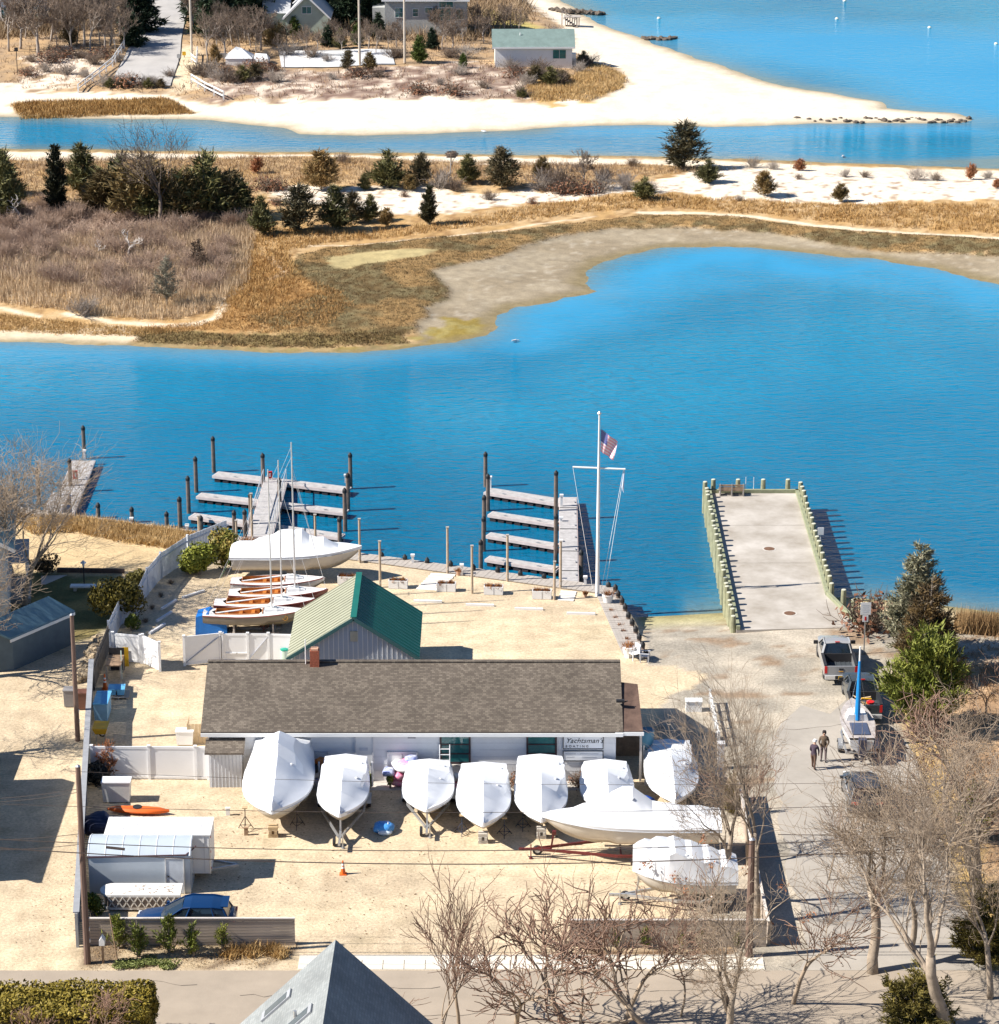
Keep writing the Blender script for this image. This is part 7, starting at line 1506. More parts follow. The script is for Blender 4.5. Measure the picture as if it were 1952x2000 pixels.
def pickup(label, c, x0, x1, yb, paint, group='parked vehicles', load=False, Lk=5.6):
    a = P(c, x0, yb); b = P(c, x1, yb); W = b.x - a.x; w = W / 2; o = thing('pickup_truck', label, 'pickup', ((a.x + b.x) / 2, a.y, 0), R(90), group)   # local +x is forward
    MB().loft([rsec(x, hw, z0, z1, .1) for x, hw, z0, z1 in [(2.0, w * .97, .42, 1.12), (3.4, w * .97, .40, 1.12), (4.2, w * .96, .42, 1.14), (5.2, w * .92, .46, 1.06), (Lk, w * .80, .52, .95)]]).build('body', paint, o, True)
    for s in (-1, 1):
        MB().box(1.02, s * (w - .07), .86, 1.98, .14, .62).build('bed_side', paint, o); MB().box(1.02, s * (w - .07), 1.19, 2.0, .17, .04).build('bed_rail', BLACK, o)
    MB().box(1.0, 0, .62, 2.0, W - .28, .08).build('bed_floor', M('bed_liner', (.05, .06, .07), .7), o); MB().box(1.97, 0, .9, .06, W - .28, .55).build('bed_front', DARK, o)
    for i in range(6): MB().box(1.0, -w + .3 + i * (W - .6) / 5, .67, 1.9, .06, .03).build('bed_rib', M('bed_liner', (0, 0, 0)), o)
    tg = MB().box(.03, 0, .88, .08, W - .26, .56).build('tailgate', paint, o); MB().box(-.02, 0, .98, .02, .24, .09).build('handle', BLACK, tg); MB().box(-.018, 0, .84, .015, .26, .05).build('emblem', M('gold_paint', (0, 0, 0)), tg)
    MB().box(-.06, 0, .50, .22, W * .96, .22).build('rear_bumper', ALU, o); MB().box(-.18, 0, .52, .02, .34, .17).build('number_plate', M('plate_gold', (.70, .42, .03), .5), o); MB().box(-.17, 0, .52, .015, .7, .22).build('plate_recess', BLACK, o)
    for s in (-1, 1):
        MB().box(.04, s * (w - .09), .93, .12, .15, .42).build('tail_light', REDP, o)
        for x in (.95, 4.5): wheel(o, x, s * (w - .16), .4, .26)
        MB().box(3.75, s * (w + .14), 1.22, .12, .26, .2).build('mirror', BLACK, o)
    # cab
    lo = [(2.05, w * .93), (2.3, w * .95), (3.3, w * .95), (4.0, w * .92)]; hi = [(2.25, w * .74, 1.70), (2.5, w * .78, 1.75), (2.95, w * .78, 1.75), (3.2, w * .74, 1.70)]; g = MB()
    for i in range(3):
        for s in (-1, 1): g.add([(lo[i][0], s * lo[i][1], 1.1), (lo[i + 1][0], s * lo[i + 1][1], 1.1), (hi[i + 1][0], s * hi[i + 1][1], hi[i + 1][2]), (hi[i][0], s * hi[i][1], hi[i][2])], [(0, 1, 2, 3)])
    g.build('side_glass', CGL, o)
    MB().face([(lo[0][0], -lo[0][1], 1.1), (lo[0][0], lo[0][1], 1.1), (hi[0][0], hi[0][1], hi[0][2]), (hi[0][0], -hi[0][1], hi[0][2])]).build('rear_glass', CGL, o); MB().face([(lo[3][0], -lo[3][1], 1.1), (lo[3][0], lo[3][1], 1.1), (hi[3][0], hi[3][1], hi[3][2]), (hi[3][0], -hi[3][1], hi[3][2])]).build('windscreen', CGL, o)
    r = MB()
    for i in range(3): r.add([(hi[i][0], -hi[i][1], hi[i][2]), (hi[i + 1][0], -hi[i + 1][1], hi[i + 1][2]), (hi[i + 1][0], hi[i + 1][1], hi[i + 1][2]), (hi[i][0], hi[i][1], hi[i][2]), (hi[i][0], 0, hi[i][2] + .05), (hi[i + 1][0], 0, hi[i + 1][2] + .05)], [(0, 1, 5, 4), (4, 5, 2, 3)])
    r.build('roof', paint, o, True)
    for s in (-1, 1):
        for i in (0, 3): MB().beam((lo[i][0], s * lo[i][1], 1.08), (hi[i][0], s * hi[i][1], hi[i][2]), .14, .07).build('pillar', paint, o)
        MB().tube([(q[0], s * q[1], q[2]) for q in hi], .05, 5).build('roof_edge', paint, o)
    MB().box(2.28, 0, 1.80, .05, .28, .05).build('brake_light', REDP, o)
    if load:
        t = thing('red_bucket', 'red plastic bucket in the bed of the dark pickup', 'bucket', o.matrix_basis @ Vector((.7, -.28, .66))); MB().lathe(0, 0, [(.16, 0), (.22, .42), (.23, .44)], 12).build('pail', REDP, t, True); MB().tube([(-.22, 0, .42), (0, 0, .6), (.22, 0, .42)], .012, 5).build('handle', STEEL, t)
        t = thing('firewood_load', 'heap of cut wood and brush in the dark pickup bed', 'wood', o.matrix_basis @ Vector((1.0, .3, .66))); q = random.Random(4)
        for i in range(18): c_ = Vector((q.uniform(-.5, .5), q.uniform(-.6, .6), q.uniform(.05, .5))); d_ = Vector((q.uniform(-1, 1), q.uniform(-1, 1), q.uniform(-.3, .3))).normalized() * .28; MB().tube([c_ - d_, c_ + d_], .05, 6).build('log', WOODT if i % 3 else YELL, t)
    return o
pickup('silver pickup truck seen from behind with an open bed', 't', 475, 990, 775, M('car_silver', (.33, .33, .33), .25, .04, coat=.7))
pickup('dark green-grey pickup with wood and a red bucket behind the silver one', 't', 880, 1375, 1385, M('car_slate', (.05, .06, .065), .3, .08, coat=.6), load=True, Lk=5.0)

# ---- sailboat on a trailer behind the pickup
p = P('u', 1240, 760); zt_ = ZT(p.y + 2.6, 1266)
o = thing('sailboat', 'small sailboat on a trailer with its mast wrapped in bright blue cloth', 'sailboat', (p.x - .35, p.y + .3, 0), R(90))
hh = hull_mesh(5.2, 1.75, .75, .75).build('hull', [GELC, BOTT], o, True); hh.location.z = .65
mb = MB()
for i in range(20):
    a, b = i / 20, (i + 1) / 20
    mb.add([(a * 5.2, -hb_at(a, 1.9, .75), .66 + sheer_at(a, .85)), (b * 5.2, -hb_at(b, 1.9, .75), .66 + sheer_at(b, .85)), (b * 5.2, hb_at(b, 1.9, .75), .66 + sheer_at(b, .85)), (a * 5.2, hb_at(a, 1.9, .75), .66 + sheer_at(a, .85))], [(0, 1, 2, 3)])
mb.build('deck', M('deck_worn', (.42, .38, .36), .6, .3, 3), o); MB().loft([[(x, -w_, 1.5), (x, -w_ * .8, 1.5 + h_), (x, w_ * .8, 1.5 + h_), (x, w_, 1.5)] for x, w_, h_ in ((2.3, .62, .42), (3.3, .55, .36), (4.1, .25, .12))]).build('cabin', WHITE, o)
MB().box(1.2, 0, 1.52, 1.6, .95, .12).build('cockpit', M('cockpit_navy', (.06, .08, .14), .6), o)
MB().tube([(2.4, 0, 1.4), (2.4, 0, zt_)], [.06, .04], 7).build('mast', ALU, o); MB().tube([(2.4, 0, 1.6), (2.4, 0, 3.0), (2.4, 0, zt_ - .8)], [.17, .13, .07], 8).build('mast_cover', M('cover_blue', (.01, .25, .62), .6, .1, 3), o); MB().tube([(2.4, 0, zt_ - .8), (2.4, 0, zt_ + .05)], .05, 6).build('mast_tip', WHITE, o)
for y_ in (-.6, .6): MB().tube([(2.3, y_, 1.55), (2.4, 0, zt_ * .8)], .008, 4).build('shroud', STEEL, o)
MB().box(-.25, .0, 1.1, .4, .42, .95).box(-.2, 0, .55, .2, .16, .7).build('outboard_motor', M('motor_dark', (.06, .06, .09), .4), o)
trailer('trailer carrying the small sailboat with blue mast cloth', (p.x - .35, p.y + .3, 0), R(90), 4.8, 1.9, .66, 1.2, guides=False)
# ---- sign on a post by the pier
p = P('D', 1133, 1160); h = top('D', p.y, 868); o = thing('road_sign', 'white square sign on a grey post beside the pier entrance', 'sign', p)
MB().box(0, .05, h / 2, .07, .07, h).build('post', STEEL, o); MB().box(0, 0, h - .38, .62, .03, .76).build('sign_panel', WHITE, o); s_ = MB().box(0, 0, h - 1.0, .34, .03, .42).build('lower_panel', WHITE, o); MB().box(0, -.02, h - 1.0, .10, .012, .24).build('red_mark', REDP, s_)
for i in range(4): MB().box(0, -.018, h - .18 - i * .13, .42 - .06 * (i % 2), .006, .03).build('text_line', M('faint_print', (0, 0, 0)), o)

# ---- two people in the street
def person(label, loc, rz, mats, bend=0.0, arms=((.12, .1), (.12, .1)), stride=.1, cap=None, H=1.75):
    k = H / 1.75; v = {}; E = []; rad = {}
    def V(n, x, y, z, r, par=None):
        v[n] = (x * k, y * k, z * k); rad[n] = r * k
        if par: E.append((par, n))
    fx = bend
    V('pel', 0, 0, .95, .155); V('wai', fx * .15, 0, 1.10, .14, 'pel'); V('che', fx * .35, 0, 1.30, .165, 'wai'); V('sho', fx * .5, 0, 1.44, .13, 'che'); V('nec', fx * .6, 0, 1.52, .06, 'sho'); V('hd0', fx * .66 + .01, 0, 1.60, .085, 'nec'); V('hd1', fx * .70 + .01, 0, 1.69, .095, 'hd0'); V('hd2', fx * .72, 0, 1.745, .06, 'hd1'); V('nose', fx * .70 + .11, 0, 1.64, .02, 'hd1')
    for s, nm in ((-1, 'r'), (1, 'l')):
        st = stride * s
        V('hip' + nm, 0, s * .10, .90, .115, 'pel'); V('kne' + nm, st * .6 + .03, s * .11, .50, .075, 'hip' + nm); V('ank' + nm, st, s * .12, .10, .05, 'kne' + nm); V('toe' + nm, st + .18, s * .14, .04, .045, 'ank' + nm)
        ax, ay = arms[0 if s < 0 else 1]
        V('sh' + nm, fx * .5, s * .19, 1.40, .075, 'sho'); V('elb' + nm, fx * .4 + ax * .4, s * .26, 1.13, .058, 'sh' + nm); V('wri' + nm, fx * .4 + ax * 1.6, s * (.25 - ay), .92, .042, 'elb' + nm); V('pal' + nm, fx * .4 + ax * 1.9, s * (.24 - ay), .85, .038, 'wri' + nm)
        for q, (dy, ln) in enumerate(((-.03, .07), (-.01, .085), (.012, .08), (.03, .065))): V('f%d' % q + nm, fx * .4 + ax * 1.9 + .02, s * (.24 - ay) + dy, .85 - ln, .012, 'pal' + nm)
        V('th' + nm, fx * .4 + ax * 1.9 + .05, s * (.24 - ay), .82, .013, 'wri' + nm)
    names = list(v); idx = {n: i for i, n in enumerate(names)}; me = bpy.data.meshes.new('body'); me.from_pydata([v[n] for n in names], [(idx[a], idx[b]) for a, b in E], [])
    t = bpy.data.objects.new('tmp', me); COL.objects.link(t); sk = t.modifiers.new('s', 'SKIN'); ss = t.modifiers.new('u', 'SUBSURF'); ss.levels = 1; ss.render_levels = 1
    for i, n in enumerate(names): me.skin_vertices[0].data[i].radius = (rad[n], rad[n]); me.skin_vertices[0].data[i].use_root = (n == 'pel')
    bpy.context.view_layer.update(); m2 = bpy.data.meshes.new_from_object(t.evaluated_get(bpy.context.evaluated_depsgraph_get())); bpy.data.objects.remove(t)
    m2.materials.clear(); [m2.materials.append(m) for m in mats]
    for f in m2.polygons:
        c = f.center / k; hand = c.z < .93 and c.z > .7 and abs(c.y) > .19 + 0 and True
        f.material_index = 0 if c.z > 1.50 or (hand and abs(c.y) > .16) else (1 if c.z > .93 else (2 if c.z > .11 else 3)); f.use_smooth = True
    o = thing('person', label, 'person', loc, rz); link('body', m2, o)
    hx = fx * .71 * k
    if cap: MB().lathe(hx, 0, [(.118 * k, 1.66 * k), (.12 * k, 1.72 * k), (.09 * k, 1.79 * k), (.02, 1.81 * k)], 12).box(hx + .13 * k, 0, 1.69 * k, .12, .16, .02).build('cap', cap, o, True)
    else: MB().lathe(hx - .02, 0, [(.10 * k, 1.60 * k), (.115 * k, 1.70 * k), (.09 * k, 1.79 * k), (.02, 1.81 * k)], 12).build('hair', M('hair_dark', (.03, .02, .018), .8), o, True)
    e = MB()
    for s in (-1, 1): e.lathe(hx + .105 * k, s * .035 * k, [(.001, 1.655 * k), (.012 * k, 1.665 * k), (.001, 1.675 * k)], 6)
    e.build('eyes', DARK, o); return o
SKIN = M('skin', (.50, .30, .21), .6, .05)
pa = P('u', 390, 815); person('person in a dark plum jacket and white cap standing in the street', pa, R(60), [SKIN, M('plum_jacket', (.07, .05, .07), .9, .2, 5), M('brown_trousers', (.12, .07, .05), .9, .2, 5), DARK], .12, ((.1, .05), (.12, .05)), .14, WHITE, 1.7)
pb = P('u', 545, 690); person('person in a camouflage jacket facing the camera in the street', pb, R(-100), [SKIN, M('camo_jacket', (.05, .04, .04), .9, .3, 9, col2=(.22, .15, .09)), M('grey_trousers', (.17, .13, .13), .9, .2), DARK], .04, ((.14, .12), (.14, .12)), .06, None, 1.78)

# ---- trailers and shelters at lower left
tr = P('I', 660, 705); tb = P('I', 1310, 705); W = tb.x - tr.x; zt_ = top('I', tb.y, 420)
o = thing('cargo_trailer', 'white enclosed cargo trailer with a ribbed roof', 'trailer', (tr.x, tb.y, 0))
MB().box(W / 2, 1.05, (zt_ + .45) / 2, W, 2.1, zt_ - .45).build('body', WHITE, o); rf2 = MB().box(W / 2, 1.05, zt_ + .02, W + .06, 2.16, .06).build('roof', WHITE, o)
for i in range(16): MB().box(.2 + i * (W - .4) / 15, 1.05, zt_ + .053, .05, 2.1, .012).build('roof_rib', M('rib_grey', (.62, .62, .63)), rf2)
for i in range(9): MB().box(.3 + i * (W - .6) / 8, -.012, (zt_ + .45) / 2, .03, .02, zt_ - .6).build('side_post', M('rib_grey', (0, 0, 0)), o)
for x in (0.02, W - .02): MB().box(x, -.01, (zt_ + .45) / 2, .08, .05, zt_ - .45).build('corner_trim', ALU, o)
for x in (W * .42, W * .58):
    for y in (.06, 2.04): wheel(o, x, y, .34, .2)
for y in (.5, 1.6): MB().beam((W - .1, y, .42), (W + 1.3, 1.05, .42), .1, .12).build('tongue', STEEL, o)
for z in (.7, 1.6, 2.4): MB().box(W + .02, .12, z, .03, .1, .07).build('marker_light', REDP, o)
s0, s1 = P('I', 552, 795), P('I', 1185, 778); W = s1.x - s0.x; ztf = top('I', s1.y, 545); dpt = 1.9
o = thing('film_shelter', 'white plastic-film shelter with a framed door and bowed roof', 'shelter', (s0.x, s1.y, 0))
FILM = M('plastic_film', (.47, .53, .59), .28, .05, 1.2, bump=.2, bscale=1.5, spec=.6)
MB().box(W / 2, .03, ztf / 2, W, .05, ztf).build('front_sheet', FILM, o)
prof = [(0, ztf), (.35, ztf + .30), (.8, ztf + .48), (1.3, ztf + .5), (dpt, ztf + .3)]
MB().loft([[(x, y, z) for y, z in prof] for x in np.linspace(-.05, W + .05, 12)], closed=False, cap=False).build('roof_film', FILM, o, True)
for i in range(7):
    x = i * W / 6; MB().tube([(x, y, z + .004) for y, z in prof], .02, 5).build('hoop', M('hoop_white', (.78, .79, .8)), o)
MB().face([(W, 0, 0), (W, dpt, 0), (W, dpt, prof[-1][1])] + [(W, y, z) for y, z in prof[::-1]][1:]).build('end_sheet', FILM, o); MB().face([(0, 0, 0), (0, dpt, 0), (0, dpt, prof[-1][1])] + [(0, y, z) for y, z in prof[::-1]][1:]).build('end_sheet', FILM, o)
MB().beam((-.05, -.02, ztf - .08), (W - .2, -.02, ztf + .05), .06, .06).build('edge_batten', M('dark_batten', (.09, .05, .06)), o); MB().beam((W - .2, -.02, ztf + .04), (W + .25, .6, ztf + .25), .06, .06).build('corner_batten', M('dark_batten', (0, 0, 0)), o)
dx = XT(px('I', 1085, 0)[0], s1.y, 1) - s0.x; dr = MB().box(dx, -.02, .95, .86, .06, 1.85).build('door', M('door_film', (.58, .62, .67), .4), o)
f = MB()
for x in (-.45, .45): f.box(dx + x, -.035, .97, .05, .08, 1.94)
f.box(dx, -.035, 1.93, .95, .08, .05).build('frame', ALU, dr); MB().lathe(dx - .33, -.08, [(.05, .93), (.05, 1.0)], 8).build('handle', DARK, dr)
# white float stack with lattice side
a, b = P('I', 612, 905), P('I', 1118, 905); W = b.x - a.x; h0 = top('I', a.y, 812)
o = thing('lattice_float', 'white round-ended float with a diamond lattice side by the blue car', 'float', (a.x, a.y + .2, 0))
def rslab(x0, x1, d, r): return [(x0 + r - r * math.cos(t), d / 2 + d / 2 * math.sin(t)) for t in np.linspace(-1.57, 1.57, 9)][::-1] + [(x1, 0), (x1, d)] if False else [(x1, 0), (x1, d)] + [(x0 + r - r * math.cos(t), d / 2 + d / 2 * math.sin(t)) for t in np.linspace(1.57, -1.57, 11)]
MB().prism(rslab(0, W, 1.35, .6), h0 - .02, h0 + .1).build('top_deck', M('float_white', (.76, .74, .70), .6, .06), o); MB().prism(rslab(.1, W - .1, 1.25, .55), .12, .24).build('base', M('float_white', (0, 0, 0)), o)
q = random.Random(2)
for i in range(22): MB().box(.5 + q.random() * (W - .8), .2 + q.random() * .9, h0 + .105, .10 + .14 * q.random(), .05, .01, q.uniform(0, 3)).build('slot', M('slot_brown', (.25, .18, .13)), o)
n = 9
for i in range(n):
    x = .45 + i * (W - .7) / n; w_ = (W - .7) / n
    for s in (0, 1): MB().beam((x + w_ * s, -.01, .24), (x + w_ * (1 - s), -.01, h0 - .02), .05, .05).build('lattice_bar', M('lattice_cream', (.68, .64, .57)), o)
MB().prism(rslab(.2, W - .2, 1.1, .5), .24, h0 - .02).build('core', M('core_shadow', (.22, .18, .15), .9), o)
for x in (.4, W - .4): MB().box(x, .6, .06, .25, 1.0, .12).build('skid', WOODG, o)

# ---- things along the left fence
def cone(label, p, h=.75):
    o = thing('traffic_cone', label, 'cone', p, 0, 'traffic cones'); MB().box(0, 0, .02, .36, .36, .04).build('base', ORANGE, o); MB().lathe(0, 0, [(.14, .04), (.03, h)], 12).build('body', ORANGE, o, True)
    for z in (.45, .66): MB().lathe(0, 0, [(.14 - (z * h - .04) / (h - .04) * .11 + .004, z * h), (.14 - (z * h + .06) / (h - .04) * .11 + .004, z * h + .10)], 12).build('reflective_band', WHITE, o)
cone('orange traffic cone in front of the trailer tongue', P('F', 1063, 1712)); cone('red-orange traffic cone by the left fence', P('E', 782, 632), .95)
def crate(name, label, cat, p, sx, sy, sz, mat, lidm=None, rz=0.0, group=None, feet=True):
    o = thing(name, label, cat, p, rz, group); MB().add([(-sx * .46, -sy * .46, .05), (sx * .46, -sy * .46, .05), (sx * .46, sy * .46, .05), (-sx * .46, sy * .46, .05), (-sx / 2, -sy / 2, sz), (sx / 2, -sy / 2, sz), (sx / 2, sy / 2, sz), (-sx / 2, sy / 2, sz)], [(3, 2, 1, 0), (4, 5, 6, 7), (0, 1, 5, 4), (1, 2, 6, 5), (2, 3, 7, 6), (3, 0, 4, 7)]).build('body', mat, o)
    MB().box(0, 0, sz + .03, sx + .06, sy + .06, .07).build('lid', lidm or mat, o)
    if feet:
        for s in (-1, 1): MB().box(s * sx * .36, 0, .03, .1, sy * .8, .06).build('foot', BLACK, o)
    return o
o = thing('pallet', 'low timber pallet by the left fence', 'pallet', P('E', 885, 685), R(3))
for i in range(7): MB().box(0, -.5 + i * .17, .13, 1.25, .13, .025).build('slat', WOODG, o)
for s in (-.5, 0, .5): MB().box(s, 0, .06, .1, 1.1, .11).build('bearer', WOODG, o)
for i, (x, lb) in enumerate(((-.35, 'light blue crate on the pallet, left of the pair'), (.13, 'light blue crate on the pallet, right of the pair'))): crate('plastic_crate', lb, 'crate', P('E', 885, 685) + Vector((x, .05, .145)), .42, .8, .36, LBLUE, None, R(3), 'crates on the pallet', False)
crate('recycling_skip', 'long light-blue lidded bin against the left fence', 'bin', P('E', 752, 880) + Vector((0, .9, 0)), .78, 1.9, 1.1, M('pale_blue_bin', (.20, .38, .55), .5), LBLUE)
o = thing('yellow_cart', 'orange-yellow tub cart below the light-blue bin', 'cart', P('E', 755, 1010)); MB().add([(-.28, -.4, .5), (.28, -.4, .5), (.28, .4, .5), (-.28, .4, .5), (-.42, -.6, .9), (.42, -.6, .9), (.42, .6, .9), (-.42, .6, .9)], [(3, 2, 1, 0), (0, 1, 5, 4), (1, 2, 6, 5), (2, 3, 7, 6), (3, 0, 4, 7), (4, 5, 6, 7)]).build('tub', YELL, o)
for s in (-1, 1): MB().beam((s * .3, .5, .5), (s * .35, -.9, .62), .04, .04).build('handle', STEEL, o); MB().beam((s * .25, -.3, 0), (s * .25, -.3, .5), .04, .04).build('leg', STEEL, o)
wheel(o, 0, .45, .2, .1)
o = thing('workbench', 'cluttered black work table with a yellow panel by the left fence', 'table', P('E', 850, 560) + Vector((0, .6, 0)))
MB().box(0, 0, .95, .9, 1.7, .05).build('table_top', WOODB, o); MB().box(.0, .9, .7, .9, .05, 1.4).build('back_panel', DARK, o); MB().box(.5, 1.1, .75, .35, .05, 1.2).build('yellow_panel', YELL, o); MB().beam((.45, -.5, 0), (.35, .2, 1.5), .06, .1).build('leaning_post', M('pale_green_post', (.5, .58, .5)), o)
for x in (-.4, .4):
    for y in (-.75, .75): MB().box(x, y, .46, .07, .07, .92).build('leg', WOODG, o)
o = thing('folding_table', 'grey folding table leaning at the white corner fence', 'table', P('E', 935, 430), R(10)); MB().box(0, .15, .72, 1.6, .6, .04).build('table_top', STEEL, o)
for x in (-.6, .6): MB().beam((x, -.1, 0), (x, .1, .72), .04, .04).beam((x, .5, 0), (x, .2, .72), .04, .04).build('leg', DARK, o)
crate('deck_box', 'small white utility box at the building\'s left wall', 'box', P('E', 1378, 1040), .95, .6, .8, WHITE, None, 0, None, False)
o = thing('timber_enclosure', 'tan timber bin enclosure at the building\'s left corner', 'enclosure', P('E', 1485, 1040)); 
for i in range(6): MB().box(-.55 + i * .2, 0, .6, .18, .04, 1.2).build('board', WOODT, o)
for x in (-.66, .64): MB().box(x, .5, .6, .04, 1.1, 1.25).build('side_panel', WOODT, o)
o = thing('stacked_chairs', 'white plastic chairs stacked behind the white fence', 'chairs', P('E', 745, 1215), R(20))
for k in range(3): 
    MB().box(0, 0, .42 + k * .09, .5, .5, .04).build('seat', WHITE, o); MB().box(0, .24, .72 + k * .09, .48, .04, .55).build('backrest', WHITE, o)
for x in (-.22, .22):
    for y in (-.22, .22): MB().box(x, y, .21, .05, .05, .42).build('leg', WHITE, o)
crate('storage_box', 'pale ribbed storage box below the white fence', 'box', P('E', 872, 1460), 1.5, .75, 1.15, M('pale_plastic', (.70, .70, .66), .5), VINYL)
# bins by the pole
for c, x, y, lb, mt in [('E', 520, 755, 'grey wheeled bin beside the utility pole', M('bin_grey', (.25, .24, .24), .6)), ('E', 612, 775, 'brown wheeled bin by the fence end', M('bin_brown', (.14, .06, .04), .6))]:
    o = crate('wheeled_bin', lb, 'bin', P(c, x, y), .6, .65, 1.0, mt, None, 0, 'wheeled bins', False); [wheel(o, s * .25, .3, .11, .06) for s in (-1, 1)]; MB().beam((-.25, .36, 1.0), (.25, .36, 1.0), .04, .04).build('handle', mt, o)
# stone pile along the fence
o = tag(thing('stone_bank', 'bank of loose stones and dry brush along the left fence', 'stones', P('E', 660, 420)), kind='stuff'); q = random.Random(6); base = P('E', 660, 420)
sm = [rock(50 + i, .22) for i in range(3)]; tan = M('field_stone', (.42, .33, .22), .9, .3, 3); [m.materials.clear() or m.materials.append(tan) for m in sm]
for i in range(170):
    t = q.random(); p = P('E', 610 + t * 150 + q.uniform(-25, 25), 590 - t * 330) - base; link('stone', sm[i % 3], o, (p.x + q.uniform(-.3, .1), p.y, q.uniform(0, .35)), q.uniform(0, 6))
# blue-tarp box and trough behind the fence
bt = P('B', 215, 1555); o = thing('tarped_box', 'box under a bright blue tarp beside the nearest sailboat', 'tarp', (bt.x - .1, bt.y + .3, 0))
MB().add([(-.65, -.5, 0), (1.3, -.6, 0), (1.3, .8, 0), (-.65, .8, 0), (-.6, -.45, 1.15), (.15, -.45, 1.35), (1.25, -.4, .75), (-.55, .7, 1.2), (.2, .75, 1.4), (1.2, .75, .8)], [(0, 1, 6, 5, 4), (4, 5, 8, 7), (5, 6, 9, 8), (1, 2, 9, 6), (2, 3, 7, 8, 9), (3, 0, 4, 7)]).build('tarp', M('tarp_blue', (.012, .14, .46), .4, .12, 2, bump=.3), o); MB().box(.3, .1, .3, 1.5, .9, .6).build('box', WOODG, o)
for x, y, lb in [(395, 1500 + 190, 'white appliance behind the vinyl fence, left of the pair'), (475, 1500 + 190, 'white appliance behind the vinyl fence, right of the pair')]:
    p = P('B', x, y + 65); crate('chest_freezer', lb, 'freezer', p, .62, .5, .55, WHITE, None, 0, 'white chests by the vinyl fence')
p = P('B', 790, 1765); o = thing('green_barrel', 'green-lidded drum at the shed corner', 'drum', p); MB().lathe(0, 0, [(.26, 0), (.29, .4), (.26, .8)], 14).build('drum', M('pale_green_drum', (.45, .55, .48), .5), o, True); MB().lathe(0, 0, [(.29, .8), (.29, .9), (.1, .96)], 14).build('lid', M('green_lid', (.02, .3, .22), .5), o)
p = P('B', 630, 1545); stand(p.x, p.y + .5, .9, 'rust-red stand under the nearest sailboat', 0, M('rust_red', (.4, .1, .05), .7))
# planters with brown tufts
PLN = [('B', 1250, 1190), ('B', 1630, 1220), ('C', 198, 1395), ('C', 550, 1418), ('C', 910, 1450)]
TUFT = leafM('dead_flowers', (.18, .07, .025), (.42, .18, .06), None, 6)
def tuft(o, x, y, z, r, h, mat, n, seed, name='plant'):
    g = np.random.default_rng(seed); V0 = np.stack([x + g.normal(size=n) * r * .35, y + g.normal(size=n) * r * .35, np.full(n, z)], 1); D = np.stack([g.normal(size=n) * .6, g.normal(size=n) * .6, np.ones(n)], 1); D /= np.linalg.norm(D, axis=1)[:, None]; V, F = leaves(V0, D, h * (.5 + .6 * g.random(n)), np.full(n, .045), g); return link(name, npmesh(name, V, F, mat), o)
for i, (c, x, y) in enumerate(PLN):
    p = P(c, x, y); o = thing('planter_box', 'white planter box with two dead brown plants, %s from the left' % ordn[i], 'planter', p + Vector((0, .25, 0)), R(-4), 'white planters along the basin')
    b = MB()
    for s in (-1, 1): b.box(0, s * .24, .28, 1.2, .05, .52); b.box(s * .58, 0, .28, .05, .44, .52)
    b.box(0, 0, .02, 1.15, .46, .04).build('box', WHITE, o); MB().box(0, 0, .42, 1.1, .42, .06).build('soil', DARK, o); MB().box(0, -.27, .28, .03, .02, .5).build('seam', M('rib_grey', (0, 0, 0)), o)
    for s in (-1, 1): tuft(o, s * .28, 0, .42, .3, .35, TUFT, 160, i * 3 + s + 5)
# wheel stops
WS = [('C', 60, 1470, -4), ('C', 448, 1498, -4), ('C', 812, 1527, -4), ('C', 1200, 1562, -4), ('B', 1900, 1312, -4), ('A', 1440, 1455, 45), ('A', 1258, 1532, 65), ('A', 1222, 1622, 65), ('A', 1170, 1712, 65)]
for i, (c, x, y, an) in enumerate(WS):
    if (c, x) == ('B', 1900): continue
    o = thing('wheel_stop', 'white concrete wheel stop %s' % (['in the right parking row, leftmost', 'in the right parking row, second from left', 'in the right parking row, third from left', 'in the right parking row, rightmost', '', 'lying askew on the left gravel', 'in the shade by the left fence, farthest', 'in the shade by the left fence, middle', 'in the shade by the left fence, nearest'][i]), 'wheel stop', P(c, x, y), R(an), 'wheel stops')
    MB().xprism([(-.9, 0), (.9, 0), (.88, .13), (-.88, .13)], -.08, .08).build('stop', WHITE, o)
    for s in (-1, 1): MB().box(s * .5, 0, .134, .05, .05, .012).build('bolt', STEEL, o)
# plank paths to the walkway
for i, (c, q) in enumerate([('C', ((60, 1385), (180, 1262))), ('C', ((1085, 1465), (1110, 1390)))]):
    a, b = P(c, *q[0]), P(c, *q[1]); d = b - a; n = max(4, int(d.length / .42)); o = thing('plank_path', 'white plank path to the docks, %s of the two' % ('left' if i == 0 else 'right'), 'path', a, 0, 'plank paths')
    for k in range(n): m = d * ((k + .5) / n); MB().box(m.x, m.y, .03, 1.6 if i == 0 else 1.0, .36, .05, R(-8)).build('slab', M('white_slab', (.74, .70, .64), .8, .06), o)
